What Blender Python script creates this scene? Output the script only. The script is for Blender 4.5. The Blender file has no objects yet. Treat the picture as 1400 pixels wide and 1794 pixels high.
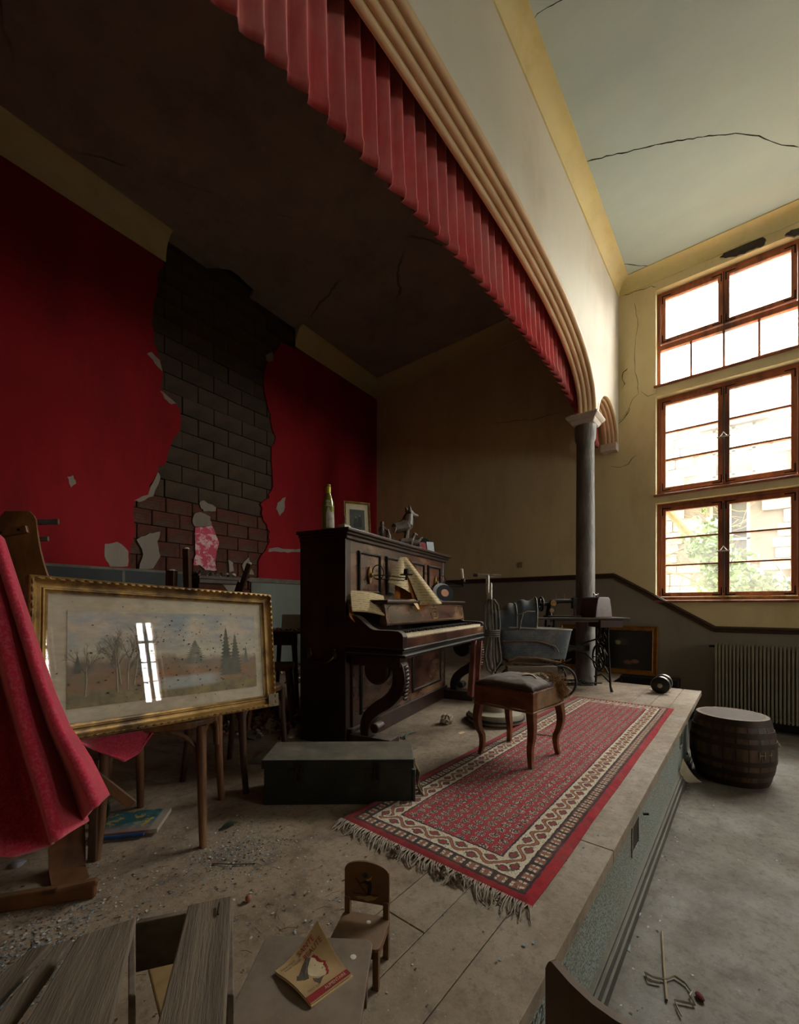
import bpy, math, random
from mathutils import Vector, Matrix, noise
random.seed(7)
SC = bpy.context.scene
COL = SC.collection
PI = math.pi

# ------------------------------------------------------------------ camera
YAW = 39.44
cam_d = bpy.data.cameras.new('camera'); cam = bpy.data.objects.new('camera', cam_d); COL.objects.link(cam)
cam_d.sensor_fit = 'HORIZONTAL'; cam_d.sensor_width = 36.0; cam_d.lens = 744/1400*36
cam_d.shift_y = 163/1400; cam_d.clip_start = .02; cam_d.clip_end = 200
EYE = .86
cam.location = (0, 0, EYE); cam.rotation_euler = (PI/2, 0, math.radians(YAW-90))
SC.camera = cam

# ------------------------------------------------------------------ overcast sky
W = bpy.data.worlds.new('overcast_sky'); SC.world = W; W.use_nodes = True
wn = W.node_tree; wn.nodes.clear()
bg = wn.nodes.new('ShaderNodeBackground'); wo = wn.nodes.new('ShaderNodeOutputWorld')
bg.inputs[0].default_value = (1.0, .975, .93, 1); bg.inputs[1].default_value = 50.0
wn.links.new(bg.outputs[0], wo.inputs[0])
SC.view_settings.view_transform = 'Standard'; SC.view_settings.look = 'None'
SC.view_settings.gamma = 1; SC.view_settings.use_curve_mapping = False
SC.view_settings.exposure = 0.15

# ------------------------------------------------------------------ helpers
cY, sY = math.cos(math.radians(YAW)), math.sin(math.radians(YAW))
FWD = Vector((cY, sY, 0)); RGT = Vector((sY, -cY, 0))
def pd(px, py, d):                     # a spot seen at (px, py), d metres out from the camera
    r = (px-700)/744*d
    return Vector((cY*d+sY*r, sY*d-cY*r, EYE-(py-1060)*d/744))
def pz(px, py, z=0.0):                 # a spot on the level z
    return pd(px, py, 744*(EYE-z)/(py-1060))
def pX(px, py, X):                     # a spot on the plane x = X
    k = (px-700)/744; Y = X*(sY-k*cY)/(cY+k*sY)
    return pd(px, py, cY*X+sY*Y)
def pY(px, py, Y0, m=0.0):             # a spot on the plane y = Y0 + m x
    k = (px-700)/744; q = (cY+k*sY)/(sY-k*cY); Y = Y0/(1-m*q); X = q*Y
    return pd(px, py, cY*X+sY*Y)

def lin(c):
    return c/12.92 if c <= .04045 else ((c+.055)/1.055)**2.4
def S(h):
    h = h.lstrip('#'); return tuple(lin(int(h[i:i+2], 16)/255) for i in (0, 2, 4))+(1,)

class NT:                               # small node tree helper
    def __init__(s, name):
        s.m = bpy.data.materials.new(name); s.m.use_nodes = True
        s.t = s.m.node_tree; s.t.nodes.clear()
        s.out = s.n('OutputMaterial'); s.b = s.n('BsdfPrincipled'); s.l(s.b.outputs[0], s.out.inputs[0])
        s.tc = s.n('TexCoord')
    def n(s, k, **kw):
        x = s.t.nodes.new('ShaderNode'+k)
        for a, b in kw.items(): setattr(x, a, b)
        return x
    def l(s, a, b): s.t.links.new(a, b)
    def setin(s, sock, v):
        if hasattr(v, 'is_linked') or hasattr(v, 'links'): s.l(v, sock)
        else: sock.default_value = v
    def math(s, op, a, b=None, c=None):
        x = s.n('Math', operation=op); s.setin(x.inputs[0], a)
        if b is not None: s.setin(x.inputs[1], b)
        if c is not None: s.setin(x.inputs[2], c)
        return x.outputs[0]
    def mix(s, f, a, b, bt='MIX'):
        x = s.n('Mix', data_type='RGBA', blend_type=bt)
        s.setin(x.inputs[0], f); s.setin(x.inputs[6], a); s.setin(x.inputs[7], b)
        return x.outputs[2]
    def noise(s, scale, detail=4, rough=.6, vec=None, dist=0):
        x = s.n('TexNoise'); x.inputs['Scale'].default_value = scale; x.inputs['Detail'].default_value = detail
        x.inputs['Roughness'].default_value = rough; x.inputs['Distortion'].default_value = dist
        s.l(vec if vec is not None else s.tc.outputs['Object'], x.inputs['Vector']); return x.outputs['Fac']
    def ramp(s, f, a, b, lo=0., hi=1.):
        x = s.n('MapRange'); x.inputs[1].default_value = a; x.inputs[2].default_value = b
        x.inputs[3].default_value = lo; x.inputs[4].default_value = hi; s.l(f, x.inputs[0]); return x.outputs[0]
    def mapv(s, scale=(1, 1, 1), loc=(0, 0, 0), rot=(0, 0, 0), src=None):
        x = s.n('Mapping'); x.inputs[1].default_value = loc; x.inputs[2].default_value = rot; x.inputs[3].default_value = scale
        s.l(src if src is not None else s.tc.outputs['Object'], x.inputs[0]); return x.outputs[0]
    def bump(s, h, strength=.3, dist=.01):
        x = s.n('Bump'); x.inputs['Strength'].default_value = strength; x.inputs['Distance'].default_value = dist
        s.l(h, x.inputs['Height']); s.l(x.outputs[0], s.b.inputs['Normal'])
    def col(s, v): s.setin(s.b.inputs['Base Color'], v)
    def rough(s, v): s.setin(s.b.inputs['Roughness'], v)
    def spec(s, v): s.b.inputs['Specular IOR Level'].default_value = v
MATS = {}
def mk(name, c1, c2=None, scale=6, rough=.7, bump=.15, bscale=None, metal=0, stretch=(1, 1, 1), dust=None, dustamt=.5, spec=.4, c3=None, dist=.004, lo=.35, hi=.65, cover=0, rotz=None):
    """plain two/three tone material with grain, fine relief and dust lying on upward faces"""
    if name in MATS: return MATS[name]
    t = NT(name); c1 = S(c1) if isinstance(c1, str) else c1
    c2 = S(c2) if isinstance(c2, str) else (c2 or tuple(x*.6 for x in c1[:3])+(1,))
    v = t.mapv(stretch) if rotz is None else t.mapv(stretch, src=t.mapv(rot=(0, 0, -rotz)))
    f = t.ramp(t.noise(scale, 6, .62, v), lo, hi)
    c = t.mix(f, c1, c2)
    if c3: c = t.mix(t.ramp(t.noise(scale*.35, 5, .65, v), .52, .66), c, S(c3) if isinstance(c3, str) else c3)
    if dust:
        g = t.n('NewGeometry'); sp = t.n('SeparateXYZ'); t.l(g.outputs['Normal'], sp.inputs[0])
        up = t.ramp(sp.outputs[2], .35, .95)
        m = t.math('MULTIPLY', t.math('MULTIPLY', up, t.ramp(t.noise(9, 5, .7), .3, .62, .35, 1)), dustamt)
        if cover:
            m = t.math('MAXIMUM', m, t.math('MULTIPLY', t.ramp(t.noise(22, 6, .75), .5, .72), cover))
        c = t.mix(m, c, S(dust) if isinstance(dust, str) else dust)
        t.rough(t.ramp(m, 0, 1, rough, .95))
    else: t.rough(rough)
    t.col(c); t.b.inputs['Metallic'].default_value = metal; t.spec(spec)
    if bump: t.bump(t.noise(bscale or scale*4, 5, .65, v), bump, dist)
    MATS[name] = t.m; return t.m

class MB:
    def __init__(s): s.v = []; s.f = []; s.M = None; s.mi = []; s.cur = 0
    def add(s, vs, fs):
        o = len(s.v)
        for p in vs:
            p = Vector(p); s.v.append(tuple(s.M @ p) if s.M is not None else tuple(p))
        for q in fs: s.f.append([o+i for i in q]); s.mi.append(s.cur)
        return s
    def box(s, c, d, R=None):
        c = Vector(c); h = [x/2 for x in d]; vs = []
        for z in (-1, 1):
            for y in (-1, 1):
                for x in (-1, 1):
                    p = Vector((x*h[0], y*h[1], z*h[2])); vs.append(c+(R @ p if R else p))
        return s.add(vs, [(0, 2, 3, 1), (4, 5, 7, 6), (0, 1, 5, 4), (1, 3, 7, 5), (3, 2, 6, 7), (2, 0, 4, 6)])
    def bb(s, a, b):                    # box from corner to corner
        return s.box([(a[i]+b[i])/2 for i in range(3)], [abs(b[i]-a[i]) for i in range(3)])
    def bar(s, a, b, w, h, up=(0, 0, 1)):
        a, b = Vector(a), Vector(b); z = (b-a); L = z.length; z.normalize(); u = Vector(up)
        x = u.cross(z)
        if x.length < 1e-4: x = Vector((1, 0, 0)).cross(z)
        x.normalize(); y = z.cross(x)
        R = Matrix((x, y, z)).transposed()
        return s.box((a+b)/2, (w, h, L), R)
    def loop(s, rings, close=False, caps=True):
        n = len(rings[0]); vs = [p for r in rings for p in r]; fs = []
        m = len(rings)
        for i in range(m if close else m-1):
            a, b = i*n, ((i+1) % m)*n
            for j in range(n): k = (j+1) % n; fs.append((a+j, a+k, b+k, b+j))
        if caps and not close: fs.append(tuple(range(n))[::-1]); fs.append(tuple((m-1)*n+j for j in range(n)))
        return s.add(vs, fs)
    def tube(s, pts, r, n=8, close=False, flat=1.0, caps=True):
        pts = [Vector(p) for p in pts]; m = len(pts)
        rr = r if isinstance(r, (list, tuple)) else [r]*m
        up = None; rings = []
        for i, p in enumerate(pts):
            a = pts[(i-1) % m] if (close or i > 0) else p
            b = pts[(i+1) % m] if (close or i < m-1) else p
            t = (b-a).normalized() if (b-a).length > 1e-9 else Vector((0, 0, 1))
            if up is None:
                up = Vector((0, 0, 1)) if abs(t.z) < .9 else Vector((1, 0, 0))
            x = up-t*up.dot(t); x.normalize(); y = t.cross(x); up = x
            rings.append([p+(x*math.cos(2*PI*j/n)+y*math.sin(2*PI*j/n)*flat)*rr[i] for j in range(n)])
        return s.loop(rings, close, caps)
    def lathe(s, prof, n=24, c=(0, 0, 0), axis='z', caps=True):
        rings = []
        for r, z in prof:
            ring = []
            for j in range(n):
                a = 2*PI*j/n; q = (r*math.cos(a), r*math.sin(a), z)
                if axis == 'x': q = (q[2], q[0], q[1])
                if axis == 'y': q = (q[1], q[2], q[0])
                ring.append(Vector(c)+Vector(q))
            rings.append(ring)
        return s.loop(rings, False, caps)
    def prism(s, poly, t0, t1, fn):     # outline extruded: fn(u, v, t) -> point
        n = len(poly)
        vs = [fn(u, v, t0) for u, v in poly]+[fn(u, v, t1) for u, v in poly]
        fs = [tuple(range(n))[::-1], tuple(range(n, 2*n))]
        for j in range(n): k = (j+1) % n; fs.append((j, k, n+k, n+j))
        return s.add(vs, fs)
    def sweep(s, path, prof, side, close=False):   # profile (a, b): a along 'side', b along side x tangent
        path = [Vector(p) for p in path]; m = len(path); rings = []
        for i, p in enumerate(path):
            a = path[(i-1) % m] if (close or i > 0) else p; b = path[(i+1) % m] if (close or i < m-1) else p
            t = (b-a).normalized(); sd = Vector(side); sd = (sd-t*sd.dot(t)).normalized(); w = t.cross(sd)
            rings.append([p+sd*u+w*v for u, v in prof])
        return s.loop(rings, close)
    def ball(s, c, r, n=12, m=8):
        c = Vector(c); r = (r, r, r) if not isinstance(r, (tuple, list)) else r; rings = []
        for i in range(m+1):
            a = PI*(.02+.96*i/m)
            rings.append([c+Vector((r[0]*math.sin(a)*math.cos(2*PI*j/n), r[1]*math.sin(a)*math.sin(2*PI*j/n), -r[2]*math.cos(a))) for j in range(n)])
        return s.loop(rings)
    def grid(s, nu, nv, fn, thick=0):   # sheet; thick > 0 makes it a slab (offset along the local normal)
        P = [[Vector(fn(i/nu, j/nv)) for i in range(nu+1)] for j in range(nv+1)]
        vs = [p for r in P for p in r]; fs = []; w = nu+1
        for j in range(nv):
            for i in range(nu): a = j*w+i; fs.append((a, a+1, a+w+1, a+w))
        if thick:
            N = []
            for j in range(nv+1):
                for i in range(nu+1):
                    du = P[j][min(i+1, nu)]-P[j][max(i-1, 0)]; dv = P[min(j+1, nv)][i]-P[max(j-1, 0)][i]
                    q = du.cross(dv); N.append(q.normalized() if q.length > 1e-12 else Vector((0, 0, 1)))
            o = len(vs); vs += [vs[k]-N[k]*thick for k in range(o)]
            fs += [tuple(o+x for x in q)[::-1] for q in fs]
            rim = [i for i in range(w)]+[j*w+nu for j in range(1, nv+1)]+[nv*w+i for i in range(nu-1, -1, -1)]+[j*w for j in range(nv-1, 0, -1)]
            for k in range(len(rim)):
                a, b = rim[k], rim[(k+1) % len(rim)]; fs.append((b, a, o+a, o+b))
        return s.add(vs, fs)
    def build(s, name, mat, parent=None, smooth=False, bevel=0, loc=None, rot=None, seg=2, sub=0, remesh=0, angle=40):
        me = bpy.data.meshes.new(name); me.from_pydata(s.v, [], s.f); me.update()
        for m_ in (mat if isinstance(mat, (list, tuple)) else [mat]): me.materials.append(m_)
        if isinstance(mat, (list, tuple)): me.polygons.foreach_set('material_index', s.mi)
        o = bpy.data.objects.new(name, me); COL.objects.link(o)
        if parent is not None: o.parent = parent
        if loc is not None: o.location = loc
        if rot is not None: o.rotation_euler = rot
        if remesh:
            md = o.modifiers.new('r', 'REMESH'); md.mode = 'VOXEL'; md.voxel_size = remesh; md.use_smooth_shade = True
            sm = o.modifiers.new('s', 'SMOOTH'); sm.iterations = 2
        if bevel:
            md = o.modifiers.new('b', 'BEVEL'); md.width = bevel; md.segments = seg; md.limit_method = 'ANGLE'; md.angle_limit = math.radians(angle)
            md.harden_normals = False
        if sub:
            md = o.modifiers.new('u', 'SUBSURF'); md.levels = sub; md.render_levels = sub
        if smooth:
            me.polygons.foreach_set('use_smooth', [True]*len(me.polygons))
            if smooth != 'all':
                try: me.set_sharp_from_angle(angle=math.radians(45))
                except Exception: pass
        return o
def tag(o, label, cat, group=None):
    o['label'] = label; o['category'] = cat
    if group: o['group'] = group
    return o
def thing(name, label, cat, loc=(0, 0, 0), rz=0, group=None, rot=None):
    o = bpy.data.objects.new(name, None); COL.objects.link(o); o.empty_display_size = .05
    o.location = loc; o.rotation_euler = rot if rot else (0, 0, rz)
    return tag(o, label, cat, group)
def struct(o): o['kind'] = 'structure'; return o
def stuff(o): o['kind'] = 'stuff'; return o
def sub_empty(name, parent, loc=(0, 0, 0), rot=(0, 0, 0)):
    o = bpy.data.objects.new(name, None); COL.objects.link(o); o.parent = parent; o.location = loc; o.rotation_euler = rot
    o.empty_display_size = .03; return o
def rect_frame(mb, x0, x1, z0, z1, prof, y=0):
    """moulded rectangular frame in the xz plane; profile (inset, depth towards -y)"""
    rings = []
    for cx, cz, sx, sz in ((x0, z0, 1, 1), (x1, z0, -1, 1), (x1, z1, -1, -1), (x0, z1, 1, -1)):
        rings.append([(cx+sx*a, y-b, cz+sz*a) for a, b in prof])
    mb.loop(rings, True); return mb
def text_mesh(name, body, size, mat, parent, loc, rot, depth=.0004, align='CENTER', bold=False):
    cu = bpy.data.curves.new(name, 'FONT'); cu.body = body; cu.size = size; cu.extrude = depth; cu.align_x = align; cu.align_y = 'CENTER'
    cu.resolution_u = 2
    if bold: cu.offset = size*.02
    tmp = bpy.data.objects.new('tmp', cu); COL.objects.link(tmp)
    dg = bpy.context.evaluated_depsgraph_get(); me = bpy.data.meshes.new_from_object(tmp.evaluated_get(dg))
    bpy.data.objects.remove(tmp); bpy.data.curves.remove(cu)
    me.name = name; me.materials.clear(); me.materials.append(mat)
    o = bpy.data.objects.new(name, me); COL.objects.link(o)
    if parent is not None: o.parent = parent
    o.location = loc; o.rotation_euler = rot; return o
# ------------------------------------------------------------------ materials of the place
def plaster(name, base, tint, stain, amt=.5, bump=.12, crack=0, sscale=.9, streak=(1, 1, .35)):
    t = NT(name); v = t.mapv(streak)
    c = t.mix(t.ramp(t.noise(sscale, 6, .65, v), .4, .68), S(base), S(tint))
    c = t.mix(t.math('MULTIPLY', t.ramp(t.noise(sscale*2.3, 8, .7, v), .5, .75), amt), c, S(stain))
    c = t.mix(t.math('MULTIPLY', t.ramp(t.noise(26, 3, .7), .66, .72), .35), c, S(stain))
    if crack:
        vo = t.n('TexVoronoi', feature='DISTANCE_TO_EDGE'); vo.inputs['Scale'].default_value = crack
        wv = t.n('Mix', data_type='VECTOR'); wv.inputs[0].default_value = .12
        nn = t.n('TexNoise'); nn.inputs['Scale'].default_value = 3; nn.inputs['Detail'].default_value = 6
        t.l(t.tc.outputs['Object'], nn.inputs['Vector']); t.l(t.tc.outputs['Object'], wv.inputs[4]); t.l(nn.outputs['Color'], wv.inputs[5])
        t.l(wv.outputs[1], vo.inputs['Vector'])
        k = t.math('MULTIPLY', t.ramp(vo.outputs['Distance'], 0, .006, 1, 0), t.ramp(t.noise(.8, 2), .5, .6))
        c = t.mix(t.math('MULTIPLY', k, .8), c, S('#3a3126'))
    t.col(c); t.rough(.82); t.spec(.25)
    t.bump(t.noise(38, 6, .7), bump, .004); return t.m
M_cream = plaster('cream wall paint', '#ddcb9e', '#d0bb8b', '#ae9665', .5, crack=.0)
M_stagecream = M_cream
M_white = plaster('off white plaster', '#cfc8b6', '#bdb9a8', '#ab9d8c', .55, .08, streak=(.5, 1, .25))
M_ceil = plaster('pale blue ceiling paint', '#c0cdca', '#aebfc0', '#bcbfb0', .5, .05, crack=.0, sscale=.7, streak=(1, .4, 1))
M_stceil = plaster('grey stage ceiling', '#a8998c', '#978880', '#7a6a60', .8, .1, crack=.45)
M_red = plaster('red wall paint', '#8f0e17', '#800b14', '#660910', .7, .12)
M_grey = plaster('grey dado paint', '#8f8577', '#857c70', '#6d655a', .5, .25, crack=.6)
M_green = plaster('grey green dado paint', '#7c8276', '#6a7067', '#544f45', .8, .25)
M_cornice = plaster('yellow cornice paint', '#d6c48a', '#cdbf98', '#bba867', .6, .06, streak=(1, 1, 1), sscale=1.6)
M_mould = mk('cream arch moulding', '#d0b389', '#bf9f74', 3, .55, .04, spec=.4)
M_bare = plaster('bare plaster', '#93877a', '#7a6e60', '#5c4f43', .7, .4)
M_rail = mk('dark brown varnished rail', '#4a2f20', '#33200f', 9, .45, .1, stretch=(1, 1, 8), dust='#8c8070', dustamt=.3)
M_frame = mk('reddish brown window wood', '#a8623f', '#854a2f', 14, .5, .12, stretch=(1, 1, .2), c3='#5f3826')
M_iron = mk('black iron', '#16130f', '#2b241c', 20, .45, .15, metal=.6, dust='#6b6050', dustamt=.35)
M_steel = mk('worn steel', '#b9b4aa', '#8f8a82', 20, .3, .05, metal=.9)
def glass_mat(name, dirt, amt):
    t = NT(name); tr = t.n('BsdfTransparent'); gl = t.n('BsdfGlossy'); df = t.n('BsdfDiffuse'); tl = t.n('BsdfTranslucent')
    tr.inputs[0].default_value = (.93, .95, .95, 1); gl.inputs['Roughness'].default_value = .03
    df.inputs[0].default_value = S(dirt); tl.inputs[0].default_value = S(dirt)
    lw = t.n('LayerWeight'); lw.inputs[0].default_value = .15
    m1 = t.n('MixShader'); t.l(t.math('MULTIPLY', lw.outputs['Fresnel'], .5), m1.inputs[0]); t.l(tr.outputs[0], m1.inputs[1]); t.l(gl.outputs[0], m1.inputs[2])
    md = t.n('MixShader'); md.inputs[0].default_value = .6; t.l(df.outputs[0], md.inputs[1]); t.l(tl.outputs[0], md.inputs[2])
    m2 = t.n('MixShader'); t.l(t.ramp(t.noise(3.0, 6, .7), .3, .8, amt*.5, amt*1.4), m2.inputs[0]); t.l(m1.outputs[0], m2.inputs[1]); t.l(md.outputs[0], m2.inputs[2])
    t.l(m2.outputs[0], t.out.inputs[0]); return t.m
M_pane = glass_mat('dusty window glass', '#e8e4d8', .07)
M_pane2 = glass_mat('hazy window glass', '#e8e6de', .35)
M_block = mk('dark concrete block', '#4f3f2f', '#3d2f22', 3, .92, .6, 30, c3='#32261d', dist=.01)
M_brick = mk('red hollow brick', '#5f3222', '#46261b', 7, .9, .5, 40, c3='#544636', dist=.008)
M_mortar = mk('mortar', '#4a4138', '#352c24', 6, .95, .6, 25)

def dusty_floor(name, base, tint, dark, flake):
    t = NT(name)
    c = t.mix(t.ramp(t.noise(1.3, 7, .68), .38, .66), S(base), S(tint))
    c = t.mix(t.math('MULTIPLY', t.ramp(t.noise(4.5, 8, .75), .46, .68), .8), c, S(dark))
    c = t.mix(t.math('MULTIPLY', t.ramp(t.noise(28, 7, .8), .5, .66), .75), c, S(dark))
    c = t.mix(t.math('MULTIPLY', t.ramp(t.noise(75, 3, .7), .66, .70), .5), c, S(flake))
    t.col(c); t.rough(t.ramp(t.noise(3, 5, .7), .3, .7, .5, .9)); t.spec(.35)
    t.bump(t.noise(45, 7, .75), .35, .006); return t.m
M_floor = dusty_floor('dusty grey hall floor', '#6e675a', '#5e564a', '#43392e', '#8f8a7e')
M_stage = dusty_floor('dusty stage boards', '#a8977f', '#94826b', '#6d5a47', '#c2bab0')
M_dirtstage = dusty_floor('dirty stage boards', '#9c8a74', '#857260', '#58473a', '#b5b0a8')
def stipple():
    t = NT('grey stippled paint'); f = t.ramp(t.noise(150, 3, .7), .47, .55)
    c = t.mix(f, S('#9aa098'), S('#4d524b')); c = t.mix(t.math('MULTIPLY', t.ramp(t.noise(3, 5), .45, .7), .5), c, S('#7b7463'))
    t.col(c); t.rough(.75); t.bump(t.noise(200, 3), .2, .002); return t.m
M_stip = stipple()
M_board = dusty_floor('scuffed stage board', '#9a8a76', '#877562', '#665848', '#b8b2a8')

# ------------------------------------------------------------------ the room
XW, YP, YB, YE, XE, ZF, ZH, ZS = 5.95, 1.283, 1.46, .38, 5.2, -.46, 4.92, 5.04
XL, YR = -3.6, -7.2
BM, B0 = .0842, 4.954                               # back wall plane y = B0 + BM x
struct(MB().bb((XL-.3, YR-.3, ZF-.2), (XW+.3, 2.2, ZF)).build('floor', M_floor))
struct(MB().bb((XL-.3, YR-.3, ZH), (XW+.3, YP, ZH+.12)).build('ceiling', M_ceil))
# stage floor: behind the border boards, reaching the side wall only behind the proscenium line
st = MB().prism([(-2.6, YE+.42), (XE, YE+.42), (XE, YP-.06), (XW+.1, YP-.06), (XW+.1, 5.75), (-2.6, 5.1)], -.03, 0, lambda u, v, t: (u, v, t))
stage = struct(st.build('floor_stage', M_dirtstage))
bw = [(YE-.015, YE+.136), (YE+.138, YE+.276), (YE+.278, YE+.418)]
cuts = [[-2.6, .1, 1.62, 3.55, XE], [-2.6, -.9, 2.5, XE], [-2.6, .9, 3.1, XE]]
for (a, b), cs in zip(bw, cuts):
    for x0, x1 in zip(cs[:-1], cs[1:]):
        MB().bb((x0+.0009, a, -.045), (x1-.0009, b, .001+random.random()*.001)).build('plank', M_board, stage, bevel=.002, seg=1)
# stage front
sf = struct(MB().bb((-2.6, YE+.012, ZF), (4.28, YE+.06, -.045)).build('wall_stage_front', M_stip))
MB().bb((4.22, YE+.06, ZF), (4.28, YE+.8, -.045)).build('return_panel', M_stip, sf)
MB().bb((-2.6, YP+.1, ZF), (XW, YP+.14, -.03)).build('back_panel', M_grey, sf)
for x0, w, z0, h in ((2.05, .15, -.23, .14), (3.72, .13, -.2, .13)):
    v = MB(); rect_frame(v, x0, x0+w, z0, z0+h, [(0, 0), (0, .005), (.012, .005), (.012, 0)], YE+.012); g = v.build('vent_frame', M_stip, sf)
    MB().bb((x0+.012, YE+.0105, z0+.012), (x0+w-.012, YE+.014, z0+h-.012)).build('vent_opening', mk('dark rust and shade', '#1c120c', '#3a2414', 20), g)  # flat plate: rust, plus the shade of the opening put into its colour
MB().tube([(2.19, YE-.01, -.088), (2.2, YE-.03, -.085)], .006).build('vent_latch', M_iron, sf)
bs = MB(); bs.sweep([(-2.6, YE+.012, ZF), (4.28, YE+.012, ZF)], [(0, 0), (.03, 0), (.03, .045), (.022, .055), (.022, .085), (.014, .1), (0, .1)], (0, -1, 0))
M_base = mk('grey skirting', '#55524a', '#3a362e', 8, .6, .2, stretch=(.3, 3, 3), dust='#8a8272', dustamt=.5)
bso = MB(); 
for zz0, zz1, yy in ((ZF, ZF+.045, .034), (ZF+.045, ZF+.085, .026), (ZF+.085, ZF+.1, .016)):
    bso.bb((-2.6, YE+.012-yy, zz0), (4.28, YE+.02, zz1))
struct(bso.build('baseboard_stage_front', M_base, bevel=.003))
# pencilled mark on the stage front
text_mesh('pencil_mark', 'K2', .07, mk('pencil', '#33342f', '#2a2a26', 30, .8, 0), sf, (1.0, YE+.0118, -.145), (PI/2, 0, 0), .0003)

def holes_wall(mb, us, vs, holes, fn, thick):
    us = sorted(set(us+[h[0] for h in holes]+[h[1] for h in holes])); vs = sorted(set(vs+[h[2] for h in holes]+[h[3] for h in holes]))
    def hole(i, j):
        if not (0 <= i < len(us)-1 and 0 <= j < len(vs)-1): return None
        a, b = (us[i]+us[i+1])/2, (vs[j]+vs[j+1])/2
        return any(h[0] < a < h[1] and h[2] < b < h[3] for h in holes)
    for i in range(len(us)-1):
        for j in range(len(vs)-1):
            if hole(i, j): continue
            a, b, c, d = us[i], us[i+1], vs[j], vs[j+1]
            mb.add([fn(a, c, 0), fn(b, c, 0), fn(b, d, 0), fn(a, d, 0), fn(a, c, thick), fn(b, c, thick), fn(b, d, thick), fn(a, d, thick)], [(0, 1, 2, 3), (7, 6, 5, 4)])
            for di, dj, p, q in ((-1, 0, (a, c), (a, d)), (1, 0, (b, d), (b, c)), (0, -1, (b, c), (a, c)), (0, 1, (a, d), (b, d))):
                if hole(i+di, j+dj) in (True, None):
                    mb.add([fn(*p, 0), fn(*q, 0), fn(*q, thick), fn(*p, thick)], [(0, 1, 2, 3)])
BAYS = [0]
WZ = [(.92, 2.09), (2.198, 3.384), (3.519, 4.673)]
BW = (-1.70, .871)
hl = [(BW[0]+o, BW[1]+o, z0, z1) for o in BAYS for z0, z1 in WZ]
w = MB(); holes_wall(w, [YR-.3, 5.9], [ZF, 5.9], hl, lambda u, v, t: (XW+t, u, v), .34)
wr = struct(w.build('wall_right', M_cream))
# grey painted dado on the side wall, stepping down towards the hall
dz = 1.235; kx = [(5.42, dz), (1.333, dz), (.30, .59), (YR, .59)]
MB().prism([(5.43, ZF)]+[(a, b) for a, b in kx]+[(YR, ZF)], XW-.006, XW+.004, lambda u, v, t: (t, u, v)).build('dado_panel', M_grey, wr)
for a, b in zip(kx[:-1], kx[1:]):
    m = MB(); p0, p1 = Vector((XW-.004, a[0]+.004, a[1])), Vector((XW-.004, b[0]-.004, b[1]))
    m.bar(p0, p1, .03, .066, up=(0, (b[1]-a[1]), -(b[0]-a[0]))); tr = m.build('rail', M_rail, None, bevel=.006)
    m2 = MB(); m2.bar(p0+Vector((-.015, 0, .012)), p1+Vector((-.015, 0, .012)), .02, .022, up=(0, (b[1]-a[1]), -(b[0]-a[0])))
    r2 = m2.build('rail_bead', M_rail, tr, bevel=.006); tr.name = 'trim_%d' % (1+kx.index(a)); struct(tr)
struct(MB().bb((XW-.02, YR, ZF), (XW+.01, YP, ZF+.09)).build('baseboard_right', mk('dark skirting', '#2e3436', '#23231f', 6, .6, .15), bevel=.003))
MB().box((XW-.004, 2.59, 1.45), (.01, .06, .08)).build('switch_plate', mk('aged plate', '#a58a62', '#8d744e', 9), wr, bevel=.003)

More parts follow.
